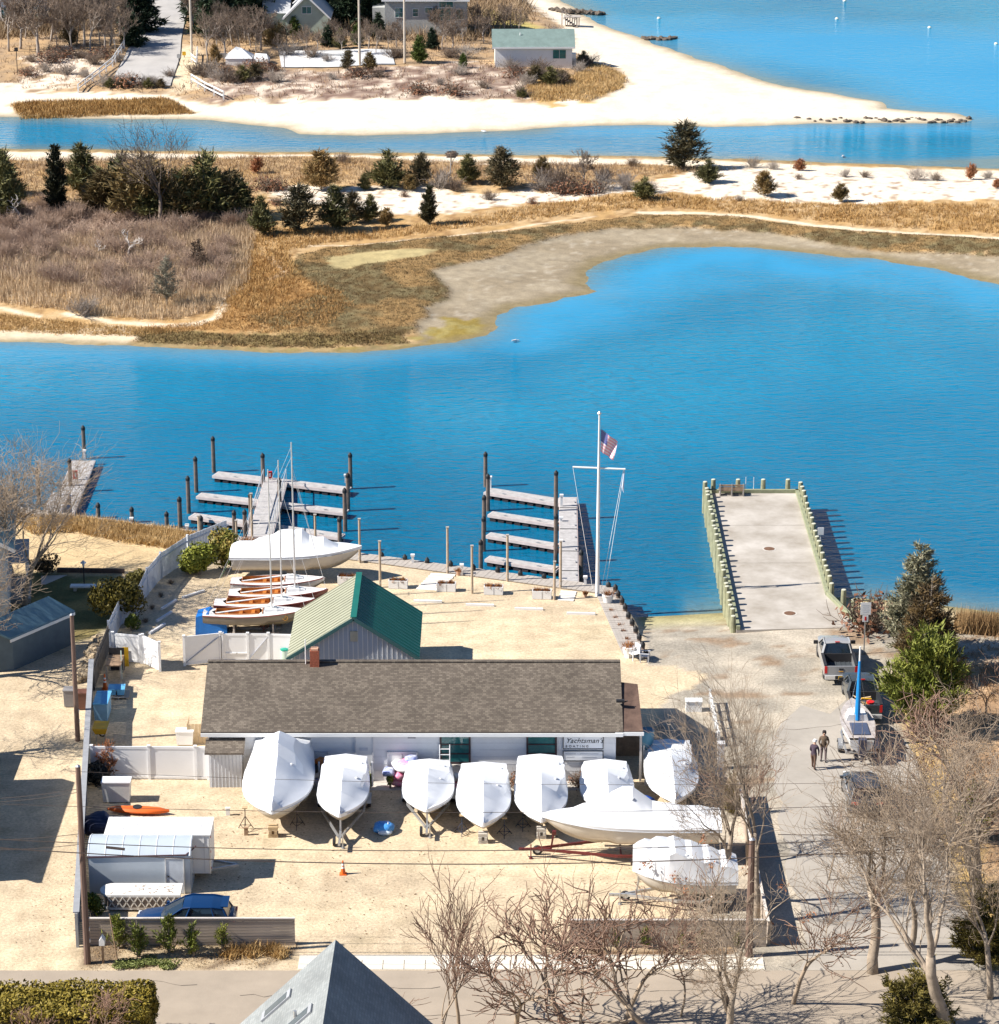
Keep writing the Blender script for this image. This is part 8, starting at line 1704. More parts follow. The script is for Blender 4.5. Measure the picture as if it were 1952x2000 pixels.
# white pots and chairs at the corner
for c, x, y, r, lb in [('C', 1400, 1480, .34, 'large white pot at the bulkhead corner'), ('C', 1232, 1432, .12, 'small clay pot of brown flowers by the flagpole'), ('B', 495, 925, .33, 'white round pot by the left shrubs, left of the pair'), ('B', 545, 930, .30, 'white round pot by the left shrubs, right of the pair'), ('G', 1200, 135, .36, 'white round tub at the end of the right walkway'), ('C', 290, 1270, .16, 'low pot of yellow-brown flowers at the walkway edge')]:
    o = thing('plant_pot', lb, 'pot', P(c, x, y), 0, 'pots'); MB().lathe(0, 0, [(r * .7, 0), (r * 1.05, r * 1.6), (r * 1.1, r * 1.75), (r * .9, r * 1.76)], 14).build('pot', WHITE if r > .2 else M('clay', (0, 0, 0)), o, True); MB().lathe(0, 0, [(r * .9, r * 1.5), (r * .88, r * 1.62)], 12).build('soil', DARK, o); tuft(o, 0, 0, r * 1.5, r * 1.4, r * 1.2 + .15, TUFT, 120, int(x))
for i, (x, y) in enumerate([(1445, 1540), (1475, 1595), (1510, 1650), (1535, 1695), (1562, 1755), (1588, 1795)]):
    o = thing('dead_plant', 'clump of dead orange flowers beside the right walkway, %s from the water' % ordn[i], 'plant', P('C', x - 22, y), 0, 'flower clumps by the right walkway'); tuft(o, 0, 0, 0, .22, .28, TUFT, 90, i + 90, 'foliage'); MB().lathe(0, 0, [(.12, -.02), (.16, .06), (.08, .1)], 8).build('root_ball', DARK, o)
def chair(label, p, rz, mat=WHITE):
    o = thing('garden_chair', label, 'chair', p, rz, 'white garden chairs'); 
    for i in range(4): MB().box(-.2 + i * .14, 0, .38, .12, .5, .03).build('seat_slat', mat, o)
    for i in range(4): MB().box(.0 + .27, -.2 + i * .14, .65, .03, .12, .6).build('back_slat', mat, o)
    for x in (-.24, .24):
        for y in (-.25, .25): MB().box(x, y, .28, .05, .05, .56).build('leg', mat, o)
    for y in (-.28, .28): MB().box(0, y, .58, .6, .1, .03).build('arm', mat, o)
chair('white slatted chair at the end of the right walkway', P('G', 1235, 150), R(30)); chair('grey-white slatted chair beside the white tub, right', P('G', 1300, 165), R(170), M('chair_grey', (.5, .52, .56)))
# little table with dinghy things near the ramp: white jetty railing along the street side
p0, p1 = P('v', 985, 900), P('v', 1300, 1380)
for i, (x, y, sx, sz, lb, nm, mt) in enumerate([(1010, 960, .9, .6, 'white box beside the street verge behind branches', 'utility_box', WHITE), (1350, 1700, .35, 1.5, 'white gate pier at the right edge of the yard', 'gate_pier', VINYL), (420, 1900, .3, 1.3, 'white post by the building\'s right porch', 'gate_pier', VINYL)]):
    o = thing(nm, lb, 'post' if 'pier' in nm else 'box', P('v', x, y)); MB().box(0, 0, sz / 2, sx, min(sx, .5), sz).build('body', mt, o); MB().box(0, 0, sz + .03, sx + .08, min(sx, .5) + .08, .06).build('cap', mt, o)
o = thing('rail_fence', 'low white rail fence along the right side of the yard', 'fence', P('v', 1215, 880)); q0 = P('v', 1215, 880); q1 = P('v', 1330, 1420) - q0
for k in range(6): m = q1 * (k / 5); MB().box(m.x, m.y, .45, .12, .12, .95).build('post', WHITE, o)
for z in (.4, .78): MB().beam(Vector((0, 0, z)), q1 + Vector((0, 0, z)), .05, .12).build('rail', WHITE, o)
# ---- heaps of towing tubes by the doors, blue bundle, tarp
def cushion(parent, x, y, z, rx, ry, rz_, mat, seed, rot=0.0, name='tube'):
    g = random.Random(seed); bm = bmesh.new(); bmesh.ops.create_uvsphere(bm, u_segments=14, v_segments=9, radius=1)
    for v in bm.verts:
        c = v.co; n = 1 + .14 * math.sin(5 * c.x + seed) * math.cos(4 * c.y + seed * 2); c2 = Vector((math.copysign(abs(c.x) ** .8, c.x) * rx * n, math.copysign(abs(c.y) ** .8, c.y) * ry * n, c.z * rz_ * n)); v.co = Matrix.Rotation(rot, 3, 'Z') @ c2 + Vector((x, y, z))
    me = bpy.data.meshes.new(name); bm.to_mesh(me); bm.free(); me.materials.append(mat); me.polygons.foreach_set('use_smooth', [True] * len(me.polygons)); return link(name, me, parent)
PINK = M('tube_pink', (.72, .06, .24), .45, .25, 3, col2=(.85, .55, .62)); TORG = M('tube_orange', (.75, .22, .02), .45, .2, 3, col2=(.1, .07, .06)); TBLU = M('tube_blue', (.03, .10, .5), .45, .2, 3, col2=(.75, .76, .8)); TWHT = M('tube_white', (.8, .78, .78), .45, .1, 3); TBLK = M('tube_black', (.04, .035, .04), .5)
def heap(label, p, items):
    o = thing('tube_heap', label, 'inflatables', p, 0, 'heaps of towing tubes')
    for i, (x, y, z, rx, ry, rz_, m) in enumerate(items): cushion(o, x, y, z, rx, ry, rz_, m, i + 3, i * .7)
    return o
pp = Vector((bx + bxp('F', 850), fw - .65, 0)); heap('orange and black towing tubes piled at the left storage door', pp, [(0, 0, .25, .6, .4, .25, TBLU), (-.1, 0, .65, .62, .4, .22, TWHT), (.1, 0, 1.05, .55, .35, .24, TBLK), (-.25, 0, 1.4, .55, .35, .22, TORG), (.45, .05, 1.38, .32, .3, .22, TORG), (-.5, -.05, .55, .25, .3, .28, TBLU)])
pp = Vector((bx + bxp('F', 1480), fw - .65, 0)); heap('pink and blue towing tubes piled at the right storage door', pp, [(0, 0, .25, .6, .4, .25, PINK), (.1, 0, .68, .65, .4, .22, PINK), (-.65, -.1, .85, .4, .35, .24, TBLU), (0, 0, 1.15, .7, .42, .26, TWHT), (.3, -.05, 1.32, .5, .35, .22, PINK), (.55, 0, 1.55, .38, .3, .2, TBLU)])
pp = Vector((bx + bxp('F', 1860), fw - .9, 0)); heap('red and white cushions beside the window ladder', pp, [(0, 0, .25, .35, .3, .24, REDP), (.1, 0, .6, .32, .28, .2, TWHT), (.1, -.4, .22, .3, .25, .2, PINK)])
p = P('F', 1350, 1415); o = thing('tarp_bundle', 'crumpled blue and white bundle on the gravel between boats', 'bundle', p); cushion(o, 0, .1, .25, .55, .5, .28, M('bundle_blue', (.03, .22, .62), .5, .3, 5, col2=(.12, .40, .80)), 3, name='bundle'); cushion(o, .1, -.25, .15, .38, .25, .16, M('bundle_white', (.6, .7, .8), .5), 5, name='fold'); [MB().tube([(x_, -.35, .25), (x_, .1, .54), (x_ + .05, .5, .3)], .02, 5).build('strap', WHITE, o) for x_ in (-.25, .25)]
p = P('G', 1285, 1075); o = thing('blue_tarp', 'rumpled bright blue tarp beside the sixth wrapped boat', 'tarp', p); cushion(o, 0, 0, .35, .62, .45, .36, M('tarp_bright', (.01, .10, .55), .45, .3, 6, bump=.4), 9, name='tarp'); cushion(o, -.35, -.2, .2, .3, .3, .2, M('tarp_bright', (0, 0, 0)), 11, name='fold')
o = thing('step_ladder', 'white boarding ladder leaning at the left window', 'ladder', (bx + bxp('G', 60), fw - .55, 0), 0)
for s in (-1, 1): MB().beam((s * .27, -.25, 0), (s * .27, .35, 2.2), .05, .05).build('stile', VINYL, o)
for i in range(7): t = (i + .7) / 7.5; MB().beam((-.27, -.25 + .6 * t, 2.2 * t), (.27, -.25 + .6 * t, 2.2 * t), .04, .04).build('rung', VINYL, o)
for i, (x, lb) in enumerate([(500, 'rust-leaved shrub at the wall between the fourth and fifth boats'), (890, 'yellow-brown shrub at the wall between the fifth and sixth boats')]): shrub('rust%d' % i, (bx + bxp('G', x), fw - .7, 0), .8, i, lb, 'wall shrubs', wide=.9)
for i, (x, lb) in enumerate([(795, 'green climber between the first and second wrapped boats'), (1405, 'small green shrub left of the pink tubes'), (1255, 'thin green shrub beside the white door')]): leafbush('wall_shrub', lb, 'shrub', (bx + bxp('F', x), fw - 1.0, 0), .28, .25, .95, RHOD, 70 + i, 500, .06, 5)
for i, (c, x, y, lb) in enumerate([('F', 240, 1290, 'short white plank standing on the gravel by the first boat'), ('F', 370, 1432, 'brown timber block beside the first tripod stand')]):
    tag(MB().box(0, 0, .2, .22 if i == 0 else .2, .14, .42).box(0, 0, .42, .25, .18, .03).build('timber_block', WHITE if i == 0 else WOODB, None, loc=P(c, x, y)), lb, 'block')
p = P('E', 1060, 1580); o = thing('orange_kayak', 'orange kayak lying behind the cargo trailer', 'kayak', p + Vector((-.3, .35, .05)), R(-5)); MB().loft([[(x, w_ * math.cos(a), .18 + .17 * math.sin(a) * (1 if w_ > .1 else .4)) for a in np.linspace(0, 6.28, 11)[:-1]] for x, w_ in ((-1.6, .03), (-1.1, .24), (-.3, .36), (.5, .36), (1.2, .22), (1.7, .03))]).build('hull', ORANGE, o, True); MB().lathe(0, 0, [(.24, .33), (.24, .38), (.18, .36)], 12).build('cockpit', BLACK, o)
o = thing('navy_boat_cover', 'navy tarp-covered dinghy left of the cargo trailer', 'tarp', P('I', 600, 400)); cushion(o, .1, 0, .5, .85, .8, .55, M('navy_tarp', (.012, .02, .06), .6, .3, 3), 4, name='tarp'); MB().box(.1, 0, .1, 1.0, 1.0, .2).build('dinghy', GELC, o)
# ================================================================== FOREGROUND PLANTS, POLES, WIRES
ry = random.Random(21)
# small conifers in front of the left fence
for i, (x, y, t, k) in enumerate([(735, 1120, 900, 'baby'), (855, 1170, 935, 'baby2'), (1050, 1145, 895, 'baby'), (1195, 1165, 940, 'baby2'), (1385, 1120, 940, 'baby2')]):
    b = P('I', x, y); conifer(k, b, top('I', b.y, t), ry.uniform(0, 6), 'small green conifer planted before the front fence, %s from the left' % ordn[i], 'young conifers by the front fence', name='young_conifer', wide=1.0)
for i, (x, y, t) in enumerate([(960, 800, 665), (1145, 800, 660), (1360, 800, 690), (1490, 800, 720), (1715, 800, 690)]):
    b = P('K', x, y); conifer('baby' if i % 2 else 'baby2', b, max(1.0, top('K', b.y, t)), ry.uniform(0, 6), 'yellow-green young conifer by the lower right fence, %s from the left' % ordn[i], 'young conifers by the right fence', name='young_conifer', wide=.8)
for i, (x, y, w) in enumerate([(1440, 1160, .45), (1560, 1150, .5), (1690, 1140, .42), (1735, 1165, .3)]):
    o = thing('ornamental_grass', 'round tuft of straw-coloured grass at the front fence, %s from the left' % ordn[i], 'grass', P('I', x, y), 0, 'grass tufts at the front fence'); tuft(o, 0, 0, 0, w * 1.5, .55, GOLD, 420, i + 40, 'blades'); MB().lathe(0, 0, [(.1, -.03), (.12, .04), (.05, .08)], 7).build('crown', DARK, o)
for i, (x, y) in enumerate([(820, 1215), (930, 1205), (1010, 1225), (760, 1225)]):
    leafbush('ground_cover', 'flat patch of green ground cover at the front kerb, %s from the left' % ordn[[1, 2, 3, 0][i]], 'ground cover', P('I', x, y), .75, .6, .18, leafM('cover_green', (.07, .10, .02), (.26, .28, .09), None, 5), 80 + i, 900, .05, 6, 'ground cover at the kerb')
o = thing('letterbox', 'white birdhouse-shaped letterbox on a wooden post', 'letterbox', P('I', 640, 1210)); MB().box(0, 0, .5, .1, .1, 1.0).build('post', WOODB, o); MB().add([(-.13, -.2, 1.0), (.13, -.2, 1.0), (.13, .2, 1.0), (-.13, .2, 1.0), (-.13, -.2, 1.25), (.13, -.2, 1.25), (.13, .2, 1.25), (-.13, .2, 1.25), (0, -.2, 1.45), (0, .2, 1.45)], [(3, 2, 1, 0), (0, 1, 5, 8, 4), (2, 3, 7, 9, 6), (1, 2, 6, 5), (3, 0, 4, 7), (4, 8, 9, 7), (5, 6, 9, 8)]).build('box', WHITE, o)
b = P('I', 728, 1185); tag(MB().tube([(0, 0, -.1), (-.28, .05, 2.3)], [.035, .03], 6).tube([(-.28, .05, 2.3), (-.285, .05, 2.34)], .045, 6).build('leaning_stake', WOODB, None, loc=b), 'thin brown stake leaning before the front fence', 'stake')
x, y, z, g = scatter_in(bed_front, 1500, 31, None, 0.0); grass('dead_grass', 'dead straw and leaves scattered in the front planting bed', 'litter', (x, y, z), g, leafM('litter', (.25, .15, .07), (.55, .40, .22), None, 3), (.05, .16), 5, .05, .15, 2.2)
x, y, z, g = scatter_in(tuft_left, 3200, 32, None, 0.0); grass('dune_grass', 'tufts of pale dry grass on the neighbour\'s bank behind the bulkhead', 'grass', (x, y, z), g, leafM('pale_grass', (.40, .25, .10), (.70, .52, .28), (.56, .38, .17), .5), (.3, .7), 8, .05, .2, 1.2)
# bottom-left hedge
hp = G(305, 2012); HY = 3.2
def hedge():
    g = np.random.default_rng(5); o = thing('hedge', 'clipped golden-green hedge at the lower left corner', 'hedge', (hp.x, hp.y, 0)); Lh, Dh, Hh = 14.0, HY, 2.45; n = 26000
    u = g.random((n, 3)); f = g.random(n); P_ = np.zeros((n, 3)); N_ = np.zeros((n, 3))
    a = f < .62; P_[a] = np.stack([-u[a, 0] * Lh, -u[a, 1] * Dh, np.full(a.sum(), Hh)], 1); N_[a] = (0, 0, 1)
    b = (f >= .62) & (f < .8); P_[b] = np.stack([np.zeros(b.sum()), -u[b, 1] * Dh, u[b, 2] * Hh], 1); N_[b] = (1, 0, 0)
    c = f >= .8; P_[c] = np.stack([-u[c, 0] * Lh, np.where(u[c, 1] < .5, 0, -Dh), u[c, 2] * Hh], 1); N_[c] = (0, -1, 0)
    bump = (fbm(P_[:, 0] * 1.2 + 50, P_[:, 1] * 1.2 + P_[:, 2], 3) - .5) * .5 + g.normal(size=n) * .05; P_ += N_ * bump[:, None]; P_ -= N_ * (g.random(n) ** 2 * .18)[:, None]
    V, F = leafquads(P_, N_ + g.normal(size=(n, 3)) * .75, .06 + .05 * g.random(n), g); link('foliage', npmesh('hedge_foliage', V, F, BOXW), o)
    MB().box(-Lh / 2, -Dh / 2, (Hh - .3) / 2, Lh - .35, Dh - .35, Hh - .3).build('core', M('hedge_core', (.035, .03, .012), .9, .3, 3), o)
    for i in range(9): MB().tube([(-.7 - i * 1.5, -Dh / 2, -.1), (-.7 - i * 1.5, -Dh / 2, 1.2)], .05, 5).build('stem', BARK, o)
hedge()
for i, (x, y, t) in enumerate([(70, 2075, 1945), (170, 2090, 1940), (245, 2080, 1950)]):
    b = G(x, y); bare_tree('fine3', b, hpx(b, t), i * 2.0, 'pale bare twigs in front of the clipped hedge, %s from the left' % ordn[i], 'saplings by the hedge')
# evergreen shrubs on the left
leafbush('laurel_shrub', 'broad glossy green shrub by the white stockade, left of the pair', 'shrub', P('A', 1490, 1325) + Vector((-.1, .5, 0)), 1.25, 1.0, 2.0, RHOD, 61, 3200, .12, 12, 'laurels by the stockade')
leafbush('laurel_shrub', 'taller green and bronze shrub by the white stockade, right of the pair', 'shrub', P('A', 1660, 1290) + Vector((0, .6, 0)), 1.15, .9, 3.0, leafM('laurel_bronze', (.05, .07, .012), (.30, .20, .05), (.14, .15, .025), 2.5), 62, 3200, .12, 12, 'laurels by the stockade')
leafbush('laurel_shrub', 'low green shrub just left of the stockade pair', 'shrub', P('A', 1395, 1310) + Vector((0, .4, 0)), .6, .5, 1.0, RHOD, 63, 900, .10, 7)
leafbush('golden_shrub', 'large golden-green shrub on the lawn side of the stockade', 'shrub', P('A', 880, 1640), 2.0, 1.5, 2.9, leafM('golden_shrub', (.06, .055, .012), (.36, .25, .04), (.18, .14, .022), 2.5), 64, 4200, .12, 14)
leafbush('golden_shrub', 'small olive shrub behind the golden one on the lawn', 'shrub', P('A', 1030, 1400), .9, .8, 1.3, leafM('olive_shrub', (.06, .06, .015), (.24, .20, .05), None, 2.5), 65, 1200, .11, 8)
leafbush('golden_shrub', 'little yellow-green shrub inside the stockade by the white corner fence', 'shrub', P('A', 985, 1720), .55, .5, 1.1, RHOD, 66, 900, .09, 7)
leafbush('dark_shrub', 'dark brown-green shrub by the blue-grey house', 'shrub', P('A', 340, 1300), 1.1, .8, 1.3, leafM('dark_shrub', (.05, .035, .02), (.20, .13, .06), None, 2.5), 67, 1300, .10, 8)
leafbush('dark_shrub', 'dark evergreen shrub before the white fence at the left boundary', 'shrub', P('E', 725, 1350), .75, .7, 1.5, leafM('dark_ever', (.015, .02, .018), (.07, .06, .05), None, 2.5), 68, 1400, .10, 8)
leafbush('yellow_shrub', 'yellow-green shrub behind the lattice float', 'shrub', P('I', 575, 920), .55, .5, 1.3, RHOD, 69, 1100, .09, 7)
b = P('E', 790, 1290); conifer('rusty', b, top('E', b.y, 1040), 1.0, 'rust-orange dying conifer in front of the white fence', None, name='dying_conifer', wide=.75)
for i, (x, y) in enumerate([(1195, 1470), (1130, 1560), (1085, 1660), (1270, 1375)]): shrub('brown%d' % (i % 2), P('A', x, y), .35, i, 'small brown plant on the shaded gravel by the stockade, %s from the front' % ordn[[2, 1, 0, 3][i]], 'plants along the stockade', name='dead_plant', wide=1.0)
b = P('w', 1150, 1320); o = thing('garden_lamp', 'white-capped garden lamp post on the neighbour\'s lawn', 'lamp', b); MB().tube([(0, 0, 0), (0, 0, 1.5)], .04, 6).build('post', DARK, o); MB().lathe(0, 0, [(.05, 1.45), (.10, 1.7), (.2, 1.72), (.03, 1.9)], 9).build('lantern', WHITE, o)
o = thing('stone_bench', 'low white slab bench on the neighbour\'s lawn', 'bench', P('w', 1220, 1345)); MB().box(0, 0, .3, 2.4, .5, .1).build('seat', WHITE, o); [MB().box(s * .9, 0, .13, .2, .4, .26).build('leg', CONC, o) for s in (-1, 1)]
tag(sheet('patio', W2('w', [(560, 1150), (920, 1140), (620, 1270), (560, 1270)]), .02, CONC), kind='structure')
a, b = P('w', 780, 1095), P('w', 1700, 1110); o = thing('retaining_timber', 'dark low timber edging across the neighbour\'s bank', 'edging', a); d = b - a; [MB().beam(d * (i / 6) + Vector((0, 0, .14)), d * ((i + .97) / 6) + Vector((0, 0, .14)), .2, .28).build('timber', M('dark_timber', (.10, .07, .06), .9, .2), o) for i in range(6)]
# left edge: curved low wall with clipped hedge
lw = G(-12, 1500); o = thing('garden_wall', 'pale capped garden wall at the left edge by the driveway', 'wall', (lw.x - 1.0, lw.y - 1.0, 0)); MB().box(.4, 0, .5, 1.2, 5.0, 1.0).build('wall', M('teal_wall', (.18, .28, .33), .8), o); MB().box(.4, 0, 1.03, 1.35, 5.2, .08).build('coping', CONC, o)

# ---- right-hand evergreens
conifer_proto('spruce', 8.2, 2.1, SPRU, 81, tips=260, per=46, leaf=.32, shape=.6, upw=.35, rag=.25, trunkr=.14, wid=.3)
conifer_proto('browncedar', 7, 2.6, leafM('brown_cedar', (.05, .035, .018), (.33, .19, .06), (.16, .10, .035), 1.2), 82, tips=230, per=46, leaf=.34, shape=.5, upw=.5, rag=.3, trunkr=.13, stems=3, wid=.25)
conifer_proto('juniper', 5.2, 2.7, JUNI, 83, tips=300, per=60, leaf=.32, shape=.42, upw=.85, rag=.22, trunkr=.10, stems=5, wid=.25)
b = G(1795, 1290); conifer('spruce', b + Vector((0, 1.0, 0)), hpx(b + Vector((0, 1.0, 0)), 1052), 0, 'tall grey-green spruce beside the pier beach', None, name='spruce_tree', wide=1.1)
b = G(1812, 1325); conifer('browncedar', b, hpx(b, 1120), 1, 'bronze-brown cedar in front of the tall spruce', None, wide=1.05)
b = G(1795, 1425); conifer('juniper', b, hpx(b, 1215), 2, 'broad bright green juniper to the right of the pickups', None, name='juniper_tree', wide=1.0)
conifer_proto('yew', 5, 2.4, leafM('yew_bronze', (.05, .045, .012), (.24, .19, .045), (.12, .10, .025), 1.5), 84, tips=200, per=50, leaf=.30, shape=.45, upw=.35, rag=.3, stems=4, wid=.3)
b = G(1800, 2030); conifer('yew', b, 4.2, .5, 'bronze-green evergreen at the lower right corner', None, name='yew_tree', wide=1.0)
b = G(1920, 1880); conifer('yew', b, 4.4, 2.5, 'olive evergreen half hidden by branches at the right edge', None, name='yew_tree', wide=.9)
b = G(1900, 1640); conifer('juniper', b, 3.4, 1.5, 'green evergreen behind bare branches at the right edge', None, name='juniper_tree', wide=.8)
b = G(1430, 1590); conifer('yew', b, 2.6, 1.1, 'olive conifer at the street edge of the yard', None, name='yew_tree', wide=.45)
b = G(1700, 1230); shrub('rust0', b, 2.3, .3, 'rust-leaved shrub left of the tall spruce', None, name='rust_shrub', wide=1.1)
x, y, z, g = scatter_in([(24, 118), (55, 118), (55, 172), (25, 172)], 5200, 33, z_near); k = z > WZ + .1
grass('leaf_litter', 'brown dead weeds and brush on the bank right of the street', 'brush', (x[k], y[k], z[k]), g, leafM('bank_brush', (.20, .12, .06), (.50, .34, .19), (.34, .21, .11), .4), (.15, .6), 6, .05, .3, 1.3)
rd = W2(None, [(1870, 1216), (1990, 1222), (1990, 1240), (1870, 1236)]); x, y, z, g = scatter_in(rd, 700, 34, z_near); grass('reed_bed', 'fringe of tall brown reeds on the beach at the right edge', 'reeds', (x, y, z), g, leafM('reed_brown', (.22, .13, .06), (.45, .30, .15), None, .6), (.9, 1.6), 7, .05, .12, .3)

# ---- big bare trees
TR = [  # key, foot px, foot py, tip py, wide, turn, label
 ('big0', 1852, 2040, 1400, 1.15, .4, 'great bare oak with a pale trunk at the lower right'),
 ('big1', 1705, 1900, 1395, 1.0, 1.9, 'spreading bare tree at the street corner'),
 ('big2', 1920, 1800, 1330, 1.1, 3.1, 'bare tree at the right edge above the great oak'),
 ('big1', 1860, 1640, 1330, .9, 4.2, 'bare tree behind the dark car on the right bank'),
 ('big3', 1480, 1800, 1265, .72, 5.3, 'slender bare tree rising beside the street, left of the people'),
 ('big0', 1405, 1760, 1290, .72, 2.2, 'bare tree whose branches cross the building\'s right end'),
 ('fine0', 900, 2050, 1700, .9, .3, 'reddish bare sapling at the bottom, left of the centre pair'),
 ('fine1', 1010, 2060, 1670, .95, 1.4, 'reddish bare sapling right of the roof at the bottom'),
 ('fine2', 1150, 2070, 1640, 1.0, 2.6, 'tall bare sapling in front of the lower right fence'),
 ('fine3', 1110, 2040, 1760, 1.0, 3.6, 'bare sapling leaning over the street at the bottom'),
 ('fine2', 1330, 1985, 1640, .95, 5.0, 'bare sapling with a few brown leaves before the boxy boat'),
 ('big2', 1420, 2060, 1620, .72, 3.9, 'twisted bare tree at the bottom right of centre'),
 ('fine3', 1290, 2060, 1760, 1.2, 4.4, 'dense bare thicket tree at the bottom right of centre'),
 ('fine1', 760, 2080, 1850, .9, 1.1, 'small bare tree in front of the pale roof'),
 ('fine2', 1620, 1720, 1480, 1.0, .9, 'thin bare tree beside the dark car'),
 ('fine1', 1780, 1720, 1400, 1.1, 2.0, 'bare thicket tree on the bank right of the dark car'),
 ('fine3', 1890, 1560, 1330, 1.2, 5.1, 'bare brush tree at the right edge below the juniper'),
 ('fine1', 1850, 1480, 1330, 1.1, .2, 'pale bare brush in front of the green juniper'),
 ('fine2', 1740, 1560, 1400, 1.1, 4.0, 'pale bare brush at the kerb right of the trailer'),
 ('fine1', 1930, 1420, 1230, .9, 1.2, 'young bare birch at the right edge by the reeds'),
 ('big3', 1780, 1850, 1450, 1.0, 1.0, 'bare tree just left of the great oak'),
 ('big3', 1935, 1950, 1560, 1.0, 5.5, 'bare tree in the lower right corner behind the yew'),
 ('fine2', 1900, 1690, 1450, 1.3, .6, 'dense bare brush at the right edge, middle height'),
 ('fine0', 1800, 1600, 1420, 1.3, 3.3, 'dense bare brush right of the dark car'),
 ('fine1', 1550, 1960, 1640, .9, 2.4, 'thin bare tree at the street mouth'),
 ('fine1', 1220, 2000, 1690, 1.1, 3.0, 'reddish bare sapling before the lower right fence'),
 ('fine0', 860, 2110, 1790, 1.0, 5.2, 'reddish bare sapling right next to the pale roof'),
 ('fine1', 1460, 1690, 1420, .8, 4.7, 'bare sapling by the gate pier at the yard edge')]
for key, x, y, t, w, rz, lb in TR:
    b = G(x, y); bare_tree(key, b, hpx(b, t), rz, lb, 'bare trees in the foreground', wide=w)
b = G(-45, 1250); bare_tree('big0', b, hpx(b, 815), 1.2, 'large bare tree reaching in at the left edge over the blue-grey house', None, wide=1.05)
b = G(-15, 1200); bare_tree('big1', b, hpx(b, 800), 2.2, 'dense bare tree crown against the water at the left edge', None, wide=1.25)
b = G(-20, 1150); bare_tree('big2', b, hpx(b, 830), 4.0, 'bare tree behind the blue-grey house at the left edge', None, wide=1.3)
b = G(22, 1135); bare_tree('big0', b, hpx(b, 812), 5.0, 'dense bare tree between the blue-grey house and the far left float', None, wide=1.15)
b = G(48, 1190); bare_tree('big3', b, hpx(b, 860), 3.0, 'bare tree in front of the blue-grey house at the left edge', None, wide=1.2)
b = G(-75, 1330); bare_tree('big2', b, hpx(b, 1000), .4, 'second bare tree at the left edge with pale low limbs', None, wide=1.15)
b = G(-130, 1480); bare_tree('big1', b, hpx(b, 1100), .4, 'bare driveway tree whose shadow crosses the gravel', None, wide=1.0)
# brown leaves still hanging
for i, (x, y, zz) in enumerate([(1265, 1690, 2.5), (1340, 1740, 2.2), (1390, 1690, 3.2), (1320, 1715, 2.0), (1460, 1700, 2.6), (1480, 1740, 1.6), (1530, 1730, 2.0), (1505, 1800, 1.0), (1580, 1790, 1.2), (1375, 1640, 3.4)]):
    p = G(x, y, zz); o = thing('leaf_cluster', 'cluster of withered orange leaves in the bare branches, %s from the left' % ordn[sorted(range(10), key=lambda q: [1265, 1340, 1390, 1320, 1460, 1480, 1530, 1505, 1580, 1375][q]).index(i)], 'leaves', p, 0, 'withered leaf clusters'); g = np.random.default_rng(i); n = 26; C = g.normal(size=(n, 3)) * .16; V, F = leafquads(C, g.normal(size=(n, 3)), .05 + .05 * g.random(n), g); link('leaves', npmesh('withered_leaves', V, F, RUST), o); MB().tube([(-.3, 0, -.3), (0, 0, 0), (.2, .1, .25)], .012, 4).build('twig', TWIG, o)

# ---- utility poles and wires
POLE = M('pole_wood', (.17, .11, .085), .9, .25, 3, stretch=(4, 4, .6))
def upole(label, p, h, r=.16, arms=True, rz=0.0):
    o = thing('utility_pole', label, 'pole', p, rz, 'utility poles'); MB().tube([(0, 0, -.3), (0, 0, h)], [r, r * .72], 9).build('shaft', POLE, o, True)
    if arms:
        MB().box(0, 0, h - .7, .12, 1.9, .12).build('crossarm', POLE, o)
        for y in (-.8, 0, .8): MB().lathe(0, y, [(.05, h - .63), (.06, h - .5), (.03, h - .45)], 7).build('insulator', M('porcelain', (.30, .2, .17), .3), o)
        MB().lathe(.22, 0, [(.14, h - 1.9), (.16, h - 1.8), (.16, h - 1.2), (.1, h - 1.1)], 10).build('transformer', M('transformer', (.38, .38, .38), .5), o)
    else: MB().lathe(0, 0, [(r * .75, h), (r * .3, h + .08)], 9).build('cap', STEEL, o)
    for z in (1.2, 1.8): MB().box(r, 0, z, .03, .12, .16).build('tag_plate', ALU, o)
    return o
b1_ = G(152, 1447); upole('weathered utility pole beside the driveway above the bins', b1_, hpx(b1_, 1201), .15, False)
b2_ = G(171, 1882); h2 = hpx(b2_, 1497); upole('tall utility pole at the lower left street corner', b2_, h2, .17, False)
b3_ = G(1463, 1868); h3 = hpx(b3_, 1640); upole('utility pole among bare trees at the lower right corner', b3_, h3, .2, False)
def wire_at(label, pl, pr, Y, sag=.25, r=.022):
    a = Vector((XT(pl[0], Y, ZT(Y, pl[1])), Y, ZT(Y, pl[1]))); c = Vector((XT(pr[0], Y, ZT(Y, pr[1])), Y, ZT(Y, pr[1]))); cable('overhead_wire', label, a, c, sag, r, cat='wire', group='overhead wires', n=24)
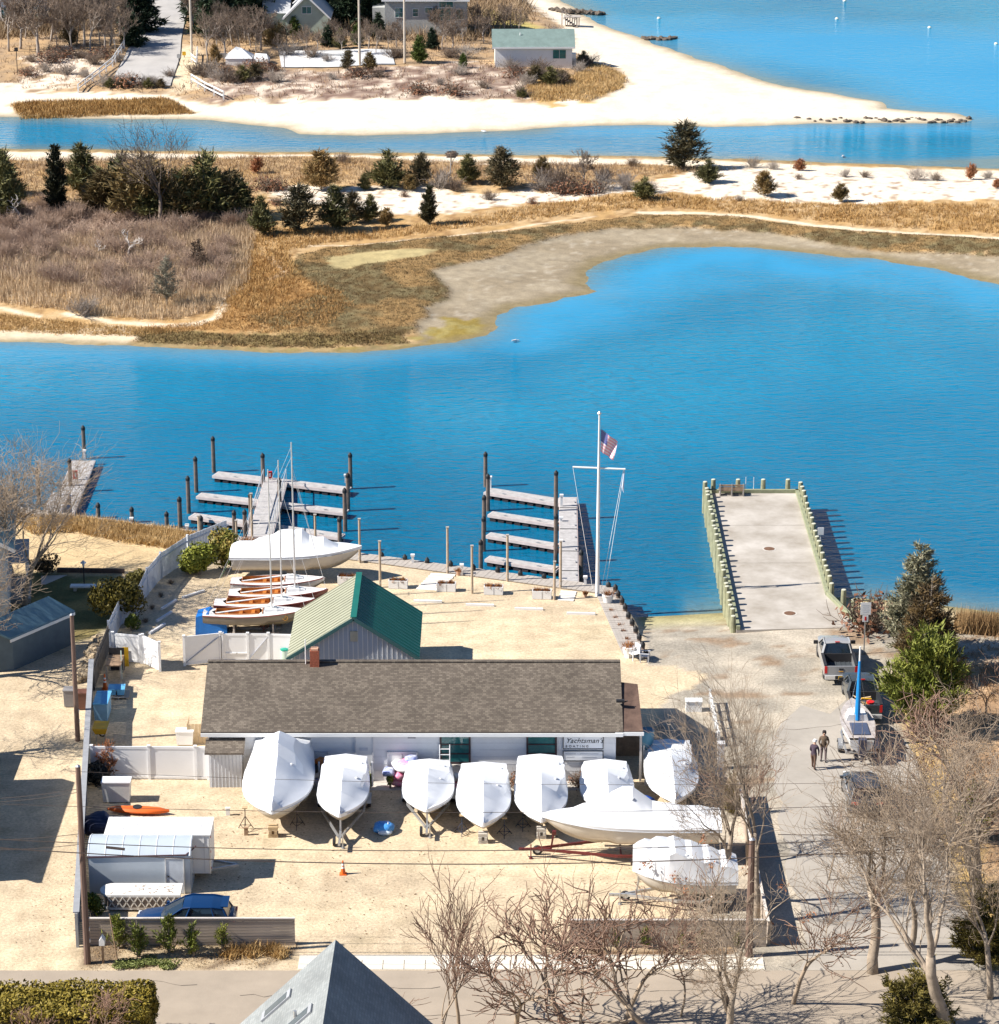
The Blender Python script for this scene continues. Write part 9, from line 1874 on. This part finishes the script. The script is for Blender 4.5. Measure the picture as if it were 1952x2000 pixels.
wire_at('upper overhead wire crossing before the wrapped boats', (-60, 1636), (2010, 1618), b2_.y, .9); wire_at('lower overhead wire crossing before the wrapped boats', (-60, 1652), (2010, 1640), b2_.y - .2, 1.1, .028)
wire_at('thin high wire across the building front', (-60, 1568), (2010, 1560), b2_.y + .6, .6, .014); wire_at('faint wire across the second storey of boats', (130, 1506), (2010, 1520), b2_.y + 1.0, .5, .010)
for i, (q0, q1) in enumerate([((-40, 1561), (152, 1541)), ((-40, 1568), (150, 1548)), ((-40, 1640), (160, 1628)), ((-40, 1660), (165, 1648))]): wire_at('left service wire to the corner pole, %s from the top' % ordn[i], q0, q1, b2_.y + .3, .1, .016)
wire_at('dark cable splice hanging from the lower wire above the film shelter', (207, 1655), (244, 1659), b2_.y - .22, .0, .07)
wire_at('pair of street wires at the lower right, upper one', (1520, 1630), (2010, 1612), b2_.y + 3, .2, .02); wire_at('pair of street wires at the lower right, lower one', (1520, 1668), (2010, 1648), b2_.y + 3, .2, .02)
for i, (q0, q1) in enumerate([((1530, 2010), (1700, 1880)), ((1545, 2010), (1712, 1882))]): cable('overhead_wire', 'slanting drop wire over the bottom road, %s' % ('left' if i == 0 else 'right'), G(q0[0], q0[1], 7), G(q1[0], q1[1], 6.5), .1, .012, cat='wire', group='overhead wires')
cable('guy_line', 'thin string between wooden posts at the left shrubs', P('A', 1640, 1330, .1), P('A', 1760, 1100, 1.6), 0, .012, M('string_green', (.1, .2, .08)), 'string')
yl = [(XL - 6, fw - 1.5), (XR + 1, fw - 1.5), (XR + 4, G(0, 1845).y), (XL - 8, G(0, 1845).y)]
x, y, z, g = scatter_in(yl, 1500, 35, None, 0.0); n_ = len(x); V, F = leafquads(np.stack([x, y, .015 + .02 * g.random(n_)], 1), np.stack([g.normal(size=n_) * .3, g.normal(size=n_) * .3, np.ones(n_)], 1), .03 + .05 * g.random(n_) ** 2, g)
tag(link('leaf_litter', npmesh('leaf_litter', V, F, M('dead_leaf', (.20, .12, .06), .9, .4, 3))), 'dead leaves scattered over the gravel in front of the building', 'leaves', kind='stuff')
